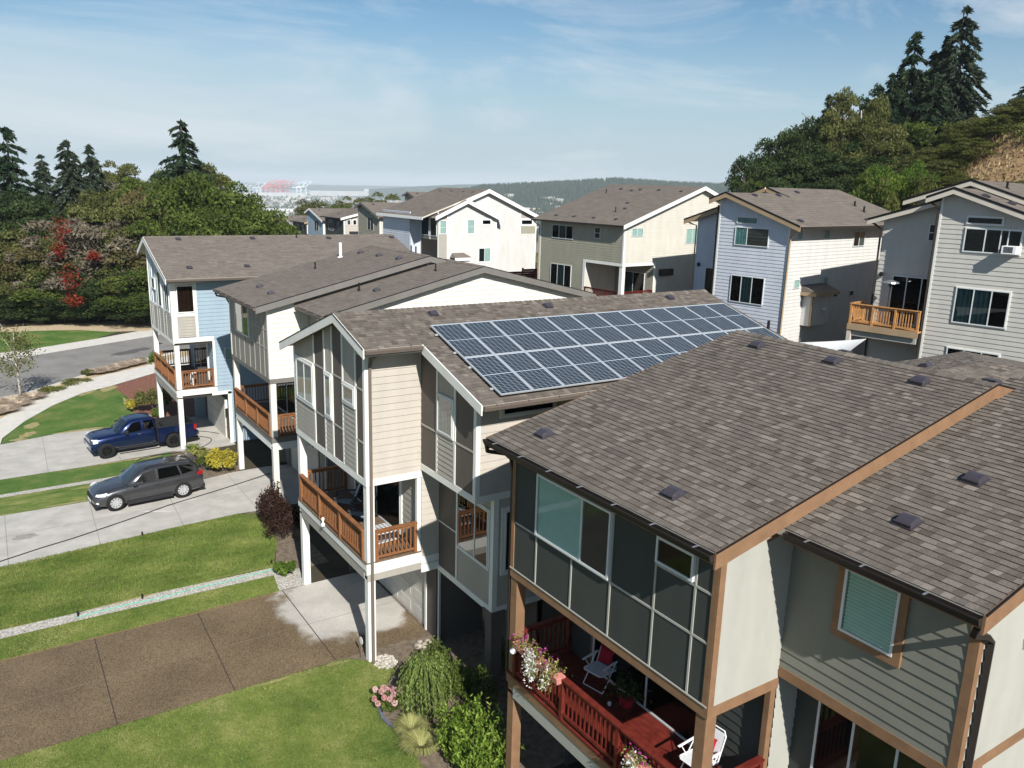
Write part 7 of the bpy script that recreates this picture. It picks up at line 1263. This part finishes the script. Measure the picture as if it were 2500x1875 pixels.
ground_line('cable', [(-14, 10.8), (-8.9, 12.78), (-7.5, 13.35), (-6.42, 13.7), (-4, 14.75), (-2.57, 15.45), (-.38, 16.2), (1.2, 16.8), (2.4, 17.3)], .022, M_CABLE, 'long black cable lying across the concrete driveway', 'cable')
hp = [(1.9, 24.9), (1.4, 25.6), (.6, 26.1), (.0, 25.8), (.1, 25.2), (.8, 24.9), (1.3, 24.2), (1.0, 23.4), (.4, 22.9), (-.2, 23.3)]
cm = []
for i in range(len(hp)-1):
    p0, p1, p2, p3 = [Vector(hp[max(0, min(len(hp)-1, i+k))]) for k in (-1, 0, 1, 2)]
    for k in range(6): t = k/6; cm.append(tuple(.5*((2*p1)+(p2-p0)*t+(2*p0-5*p1+4*p2-p3)*t*t+(3*p1-p0-3*p2+p3)*t**3)))
ground_line('garden_hose', cm, .018, M_CABLE, 'dark hose curled on the slab under the blue house', 'hose')
T = empty('path_light', (.45, 12.85, 0), 0, label='small black path light at the corner of the middle lawn', cat='lamp'); part(T, 'stake', P['black'], lambda mb: mb.lathe([(.012, 0), (.012, .4)], (0, 0, 0), 6)); part(T, 'lamp_head', P['black'], lambda mb: mb.lathe([(.03, .4), (.06, .46), (.02, .52)], (0, 0, 0), 10))
for x, y, lab in ((-4.1, 12.7, 'tiny black sprinkler head at the upper edge of the middle lawn'), (-5.0, 7.35, 'black sprinkler head in the gravel strip, middle one'), (-6.95, 7.15, 'sprinkler head at the left end of the green hose'), (-.5, 7.75, 'blue-grey sprinkler head by the bright green bush')):
    T = empty('sprinkler', (x, y, 0), 0, label=lab, cat='sprinkler', group='sprinkler heads in the lawns'); part(T, 'riser', P['black'], lambda mb: mb.lathe([(.03, 0), (.03, .14), (.04, .15), (.02, .19)], (0, 0, 0), 8))
def rock(x, y, r, label, m, seed, group, flat_=.6, name='rock'):
    R = random.Random(seed); bm_ = MB(); n, k = 10, 6; 
    for i in range(k+1):
        for j in range(n):
            a, b = math.pi*i/k, 2*math.pi*j/n; q_ = r*R.uniform(.82, 1.12); bm_.v.append((q_*math.sin(a)*math.cos(b), q_*math.sin(a)*math.sin(b), q_*math.cos(a)*flat_))
    for i in range(k):
        for j in range(n): bm_.f.append((i*n+j, (i+1)*n+j, (i+1)*n+(j+1) % n, i*n+(j+1) % n)); bm_.m.append(0); bm_.t.append(.5)
    o = bm_.build(name, m, smooth=True, label=label, cat='rock', group=group); o.location = (x, y, r*flat_*.5); return o
M_ROCK = mat('boulder', (.28, .24, .19), .9, .3, 6, .4, 20, c2=(.45, .40, .33))
for i, (x, y, r, lab) in enumerate(((1.62, .02, .14, 'pale cobble at the edge of the wet driveway, left one'), (1.84, -.05, .16, 'middle cobble beside the wet driveway corner'), (2.0, .1, .13, 'right cobble beside the wet driveway corner'), (1.78, .22, .1, 'smallest cobble nearest the garage corner'), (.5, -4.35, .22, 'boulder between the weeping bush and the big shrub'), (1.1, -4.2, .2, 'boulder in the shade right of the weeping bush'))): rock(x, y, r, lab, M_ROCK, i, 'stones in the garden bed')
for k in range(1):
    pts = [(-.08, -.55), (.3, -.65), (.62, -.4), (.58, .0), (.25, .1), (.26, -.02)]; 
R_ = random.Random(9); mb = MB()
for i in range(260):
    a, q_ = R_.uniform(0, 6.28), R_.random()**.5; x, y = .42+math.cos(a)*q_*.34, -.22+math.sin(a)*q_*.38; s_ = R_.uniform(.015, .035); mb.prism([(x-s_, y-s_*.7, .01), (x+s_, y-s_, .01), (x+s_*.8, y+s_, .01), (x-s_, y+s_*.8, .01)], [(x-s_*.6, y-s_*.4, .015+s_), (x+s_*.5, y-s_*.6, .02+s_), (x+s_*.5, y+s_*.5, .015+s_), (x-s_*.6, y+s_*.4, .02+s_)], 0, R_.random())
mb.build('pebbles', tonemat('pebble_stone', [(0, (.30, .27, .22)), (1, (.62, .58, .52))], .9, .1, .1), tone=True, kind='stuff')
# ------------------------------------------------------------------ garden plants
def blob_plant(name, x, y, r, h, kind, n, size, label, cat='shrub', group=None, elong=1.3, stems=5, z=0, clumps=16, hollow=.5, **k):
    T = empty(name, (x, y, z), 0, label=label, cat=cat, group=group); R = np.random.default_rng(int(abs(x*31+y*17))+n)
    th = R.uniform(0, 6.28, clumps); ph = np.arccos(R.uniform(-.3, 1, clumps)); q_ = R.uniform(hollow, .85, clumps); C_ = np.stack([np.sin(ph)*np.cos(th)*q_*r, np.sin(ph)*np.sin(th)*q_*r, h*.45+np.cos(ph)*q_*h*.5], 1); ps = []; tn = []
    for c in C_:
        kk = n//clumps; d = R.normal(size=(kk, 3)); d /= np.linalg.norm(d, axis=1)[:, None]; ps.append(c+d*np.array([r, r, h*.6])*.34*R.uniform(.4, 1.1, (kk, 1))); tn.append(np.full(kk, R.uniform(.3, .7)))
    ps = np.concatenate(ps); ps[:, 2] = np.maximum(ps[:, 2], .03); v, t = cards(ps, size, R, elong, tone=np.concatenate(tn)); cardmesh('leaves', v, t, LM[kind], T)
    part(T, 'stem', M_BARK, lambda mb: [mb.tube([(0, 0, -.02), (math.cos(a*1.3)*r*.3, math.sin(a*1.3)*r*.3, h*.4), (math.cos(a*1.3)*r*.5, math.sin(a*1.3)*r*.5, h*.75)], [.02, .012, .004], 5) for a in range(stems)]); return T
blob_plant('purple_shrub', .55, 10.9, .62, 2.0, 'purple', 3200, .045, 'upper dark purple leaved shrub beside the cream house post', group='purple leaved shrubs', clumps=24); blob_plant('purple_shrub', .62, 9.7, .72, 1.7, 'purple', 3200, .045, 'lower dark purple leaved shrub above the bare soil', group='purple leaved shrubs', clumps=24)
blob_plant('bright_bush', -.35, 6.75, .42, .55, 'bright', 420, .07, 'small bright green bush on the gravel at the end of the green hose', elong=1.6)
blob_plant('golden_shrub', .55, 18.75, .72, 1.25, 'yellow', 2600, .05, 'large golden yellow shrub beside the concrete driveway'); blob_plant('green_bush', -.2, 19.3, .5, .7, 'green', 900, .05, 'small green bush left of the golden shrub'); blob_plant('variegated_bush', -.15, 20.9, .55, .8, 'variegated', 1000, .05, 'variegated bush between the grey car and the golden shrub')
blob_plant('grey_green_shrub', -.3, 31.0, 1.0, 1.7, 'olive', 2400, .06, 'round grey-green shrub under the left post of the blue house'); blob_plant('yellow_bush', -1.35, 31.8, .5, .9, 'yellow', 700, .06, 'small yellow bush left of the grey-green shrub'); blob_plant('green_bush', -.35, 29.8, .4, .6, 'bright', 500, .05, 'small bright bush at the foot of the blue house left post')
blob_plant('strip_shrub', -2.6, 42.9, .4, .5, 'olive', 500, .06, 'small olive shrub in the planting strip by the road'); blob_plant('strip_shrub', -3.6, 41.0, 1.0, .25, 'olive', 700, .06, 'low olive ground plant in the planting strip'); blob_plant('strip_shrub', -5.2, 39.3, 1.1, .25, 'broom', 800, .06, 'low olive ground plant nearest the young street tree'); blob_plant('strip_shrub', 1.2, 46.2, .7, .3, 'olive', 400, .06, 'low green plant in the strip right by the blue house')
def tuft(x, y, r, n, kind, label, group, h=.6, z=0, w_=.012):
    T = empty('grass_tuft', (x, y, z), 0, label=label, cat='ornamental grass', group=group); R = np.random.default_rng(int(abs(x*91+y*13)*10)+3); v = []; t = []
    for i in range(n):
        a = R.uniform(0, 6.28); L = R.uniform(.5, 1.0); d = np.array([math.cos(a), math.sin(a), 0]); s_ = np.array([-d[1], d[0], 0])*w_; b0 = d*R.uniform(0, .12)*r; ps = [b0+d*r*L*u*u**.3+np.array([0, 0, h*L*(1.7*u-1.15*u*u)]) for u in (0, .35, .7, 1.0)]; q_ = R.uniform(.2, .9)
        for k in range(3): ww = (1-k*.3, 1-(k+1)*.3); v += [ps[k]-s_*ww[0], ps[k]+s_*ww[0], ps[k+1]+s_*ww[1], ps[k+1]-s_*ww[1]]; t.append(q_)
    cardmesh('blades', np.array(v), np.array(t), LM[kind], T); return T
tuft(-.38, -3.55, .52, 900, 'straw', 'upper pale arching grass tuft at the lawn edge', 'pale grass tufts by the lawn', .6); tuft(-.45, -4.3, .62, 1100, 'straw', 'lower larger pale arching grass tuft at the lawn edge', 'pale grass tufts by the lawn', .65)
tuft(-.05, 22.3, .5, 500, 'bright', 'green grass tuft at the foot of the blue house corner post', None, .7); tuft(-.25, 21.75, .45, 400, 'straw', 'straw coloured tuft in front of the green one', None, .4)
for i, (x, y) in enumerate(((-1.2, 43.6), (-.4, 44.3), (.4, 44.9), (1.1, 45.4), (-6.3, 37.6), (-7.1, 36.2), (-7.8, 35.0), (-7.4, 37.2), (-8.4, 34.6), (-1.9, 43.3))):
    tuft(x, y, .95, 620, 'drystraw', ['pale dry grass clump right of the small olive shrub', 'pale dry grass clump second right of the olive shrub', 'pale dry clump before the blue house post', 'pale dry clump touching the blue house left post', 'pale dry clump right of the young street tree trunk', 'pale dry clump left of the young street tree trunk', 'pale dry clump at the left, by the pavement', 'pale dry clump behind the young tree trunk', 'leftmost pale dry clump at the photo edge', 'pale dry clump just right behind the olive shrub'][i], 'dry grass clumps in the planting strip', .55, w_=.03)
# weeping bush
T = empty('weeping_bush', (.42, -2.85, 0), 0, label='weeping bush with hanging yellow-green strands in the garden bed', cat='bush'); R = np.random.default_rng(4); ps, ds, tn = [], [], []
for i in range(300):
    a = R.uniform(0, 6.28); L = R.uniform(.35, .80); H = R.uniform(1.15, 1.45); q_ = R.uniform(.25, .75)
    for u in np.linspace(0, 1, 22): rr_ = L*min(1, u*1.9)**.7; z_ = H*(1-.0*u)-max(0, u-.28)*H*1.25*R.uniform(.85, 1); ps.append((math.cos(a+.2*u)*rr_, math.sin(a+.2*u)*rr_, max(.05, z_+.12*math.sin(u*3.1)))); ds.append((math.cos(a)*.3, math.sin(a)*.3, -1)); tn.append(q_)
v, t = cards(np.array(ps), .034, R, 1.5, np.array(ds), np.array(tn)); cardmesh('leaves', v, t, LM['weep'], T); part(T, 'trunk', M_BARK, lambda mb: mb.tube([(0, 0, 0), (.05, 0, .8), (-.1, .05, 1.5)], [.06, .05, .02], 7))
T = empty('laurel_hedge', (.35, -5.45, 0), 0, label='large glossy green laurel shrub at the bottom beside the brown post', cat='shrub'); R = np.random.default_rng(6); ps, ds, tn = [], [], []
for i in range(260):
    bx_, by_ = R.uniform(-.55, .6), R.uniform(-.85, .75); H = R.uniform(.8, 1.75)*(1-.3*(bx_*bx_+by_*by_)); q_ = R.uniform(.25, .75)
    for u in np.linspace(.25, 1, 26): ps.append((bx_*(.7+.6*u)+R.normal(0, .05), by_*(.7+.55*u)+R.normal(0, .05), H*u)); ds.append((R.normal(0, .6), R.normal(0, .6), .8)); tn.append(min(1, q_*(.6+.6*u)))
v, t = cards(np.array(ps), .045, R, 1.35, np.array(ds), np.array(tn)); cardmesh('leaves', v, t, LM['laurel'], T); part(T, 'stem', M_BARK, lambda mb: [mb.tube([(0, 0, 0), (math.cos(a)*.4, math.sin(a)*.5, .6), (math.cos(a)*.5, math.sin(a)*.7, 1.2)], [.03, .02, .008], 5) for a in range(7)])
for x, y, h, lab in ((1.0, -2.3, 1.75, 'tall dark green bush at the edge of the entry shade'), (1.35, -2.95, 1.3, 'dark green bush behind the weeping bush'), (1.75, -3.4, 1.15, 'dark bush with pale leaf tips in the shade'), (1.05, -4.1, .7, 'small speckled bush between weeping bush and laurel'), (2.9, -2.4, 1.3, 'dim bush deep in the shade of the beige house')):
    blob_plant('garden_bush', x, y, .5, h, 'green', 1500, .042, lab, group='dark bushes in the garden bed')
T = blob_plant('hydrangea', -.4, -2.35, .38, .5, 'green', 700, .05, 'hydrangea with pale pink flower heads at the bed edge', cat='flowering shrub')
for i in range(17):
    a = i*2.4; q_ = .15+.38*(i % 5)/5; c = np.array([math.cos(a)*q_*.8-.05, math.sin(a)*q_*1.1, .45+.12*math.cos(i)]); d = rng.normal(size=(110, 3)); d /= np.linalg.norm(d, axis=1)[:, None]; v, t = cards(c+d*.07, .024, tone=np.full(110, .35+.4*(i % 3)/2)); cardmesh('flower_head', v, t, LM['pinkfl'] if i != 3 else LM['magenta'], T)
ORD = ['first', 'second', 'third', 'fourth', 'fifth', 'sixth', 'seventh', 'last']
mb = MB(); kp = [(-.6, -2.1), (-.7, -2.35), (-.755, -2.65), (-.72, -2.95), (-.64, -3.2)]
for i, (a, b) in enumerate(zip(kp[:-1], kp[1:])):
    for k in (0, .5):
        A_ = Vector((*a, 0)).lerp(Vector((*b, 0)), k+.03); B_ = Vector((*a, 0)).lerp(Vector((*b, 0)), k+.47); d = (B_-A_).normalized(); n_ = Vector((-d.y, d.x, 0))*.045; o = MB(); o.prism([A_-n_, B_-n_, B_+n_, A_+n_], [A_-n_+Z3*.07, B_-n_+Z3*.07, B_+n_+Z3*.07, A_+n_+Z3*.07]); o.build('edging_brick', mat('edging', (.13, .14, .17), .8, .1) if 'edging' not in bpy.data.materials else bpy.data.materials['edging'], label='%s grey edging brick of the curved bed border' % ORD[i*2+(k > 0)], cat='brick', group='edging bricks of the curved border')
T = empty('black_bowl', (.0, -2.95, 0), 0, label='black round bowl under the weeping bush', cat='bowl'); part(T, 'rim', P['black'], lambda mb: mb.lathe([(.1, 0), (.2, .05), (.22, .16), (.2, .17), (.17, .06)], (0, 0, 0), 18), smooth=True)
T = empty('sign', (-.12, .28, 0), 0, label='small round blue-white sign on a stake at the white corner post', cat='sign'); part(T, 'plate', P['white_m'], lambda mb: mb.prism([(-.01, math.cos(a*.52)*.12, .62+math.sin(a*.52)*.12) for a in range(12)], [(.0, math.cos(a*.52)*.12, .62+math.sin(a*.52)*.12) for a in range(12)])); part(T, 'stake', P['metal'], lambda mb: mb.lathe([(.008, 0), (.008, .6)], (0, 0, 0), 6))
# young street tree
T = empty('young_tree', (-6.91, 37.82, 0), 0, label='thin young street tree with pale trunk in the planting strip', cat='tree'); part(T, 'trunk', M_BARKP, lambda mb: (mb.tube([(0, 0, 0), (.02, 0, 1.2), (-.03, .02, 2.3), (0, 0, 4.2)], [.09, .075, .06, .015], 8), [mb.tube([(0, 0, 1.8+.25*k), (math.cos(k*2.2)*.5, math.sin(k*2.2)*.5, 2.4+.3*k), (math.cos(k*2.2)*(1.1-.05*k), math.sin(k*2.2)*(1.1-.05*k), 2.9+.3*k)], [.03, .018, .005], 5) for k in range(8)]), smooth=True)
ps = []; R = np.random.default_rng(8)
for k in range(15):
    a = k*2.2; c = np.array([math.cos(a)*(.3+.9*R.random()), math.sin(a)*(.3+.9*R.random()), 2.0+R.random()*2.3]); ps.append(c+R.normal(size=(120, 3))*(.32, .32, .28))
v, t = cards(np.concatenate(ps), .075, R); cardmesh('crown', v, t, LM['variegated'] if 0 else LM['olive'], T)
T = blob_plant('vine', -.35, 28.6, .5, 1.0, 'bright', 500, .06, 'climbing green plant at the blue house deck corner', z=3.3, stems=2)
# lawn blades
def inpoly(x, y, poly):
    c = np.zeros(len(x), bool); j = len(poly)-1
    for i in range(len(poly)):
        xi, yi = poly[i]; xj, yj = poly[j]; k = ((yi > y) != (yj > y)) & (x < (xj-xi)*(y-yi)/((yj-yi) or 1e-9)+xi); c ^= k; j = i
    return c
def blades(name, poly, n, x0, x1, y0, y1, h=.05, kind='blade'):
    x = rng.uniform(x0, x1, n); y = rng.uniform(y0, y1, n); k = inpoly(x, y, poly); x, y = x[k], y[k]; n = len(x); a = rng.uniform(0, 6.28, n); hh = rng.uniform(.4, 1, n)*h; w_ = .009
    p = np.stack([x, y, np.full(n, .012)], 1); s_ = np.stack([np.cos(a), np.sin(a), np.zeros(n)], 1)*w_; u = np.stack([rng.normal(0, .4, n)*hh, rng.normal(0, .4, n)*hh, hh], 1); v = np.stack([p-s_, p+s_, p+s_*.3+u, p-s_*.3+u], 1).reshape(-1, 3)
    tn = .45+.28*np.sin(x*1.7+y*.6)*np.sin(y*2.3-x*.4)+rng.normal(0, .16, n); cardmesh(name, v, np.clip(tn, 0, 1), LM[kind], kind='stuff')
blades('grass', [(-10.5, .62), (-2.3, .56), (-.5, .52), (.2, -.1), (.56, -.7), (-.2, -1.5), (-.64, -2.15), (-.78, -2.65), (-.68, -3.2), (-.64, -4.2), (-.9, -6.5), (-10.5, -6.5)], 70000, -10.5, .6, -6, .62)
blades('grass', [(-11, 5.47), (-3.6, 5.57), (-.88, 5.62), (-.72, 6.82), (-4.3, 6.84), (-11, 6.82)], 20000, -11, -.6, 5.4, 6.9)
blades('grass', [(-11, 7.42), (-6.9, 7.42), (-4.2, 7.54), (-.42, 7.45), (-.38, 7.9), (.28, 9.6), (.58, 11.9), (.42, 12.75), (-.25, 13.05), (-2.5, 12.92), (-5.62, 12.6), (-11, 12.1)], 90000, -11, .6, 7.3, 13.1, .075)
#@@NEXT
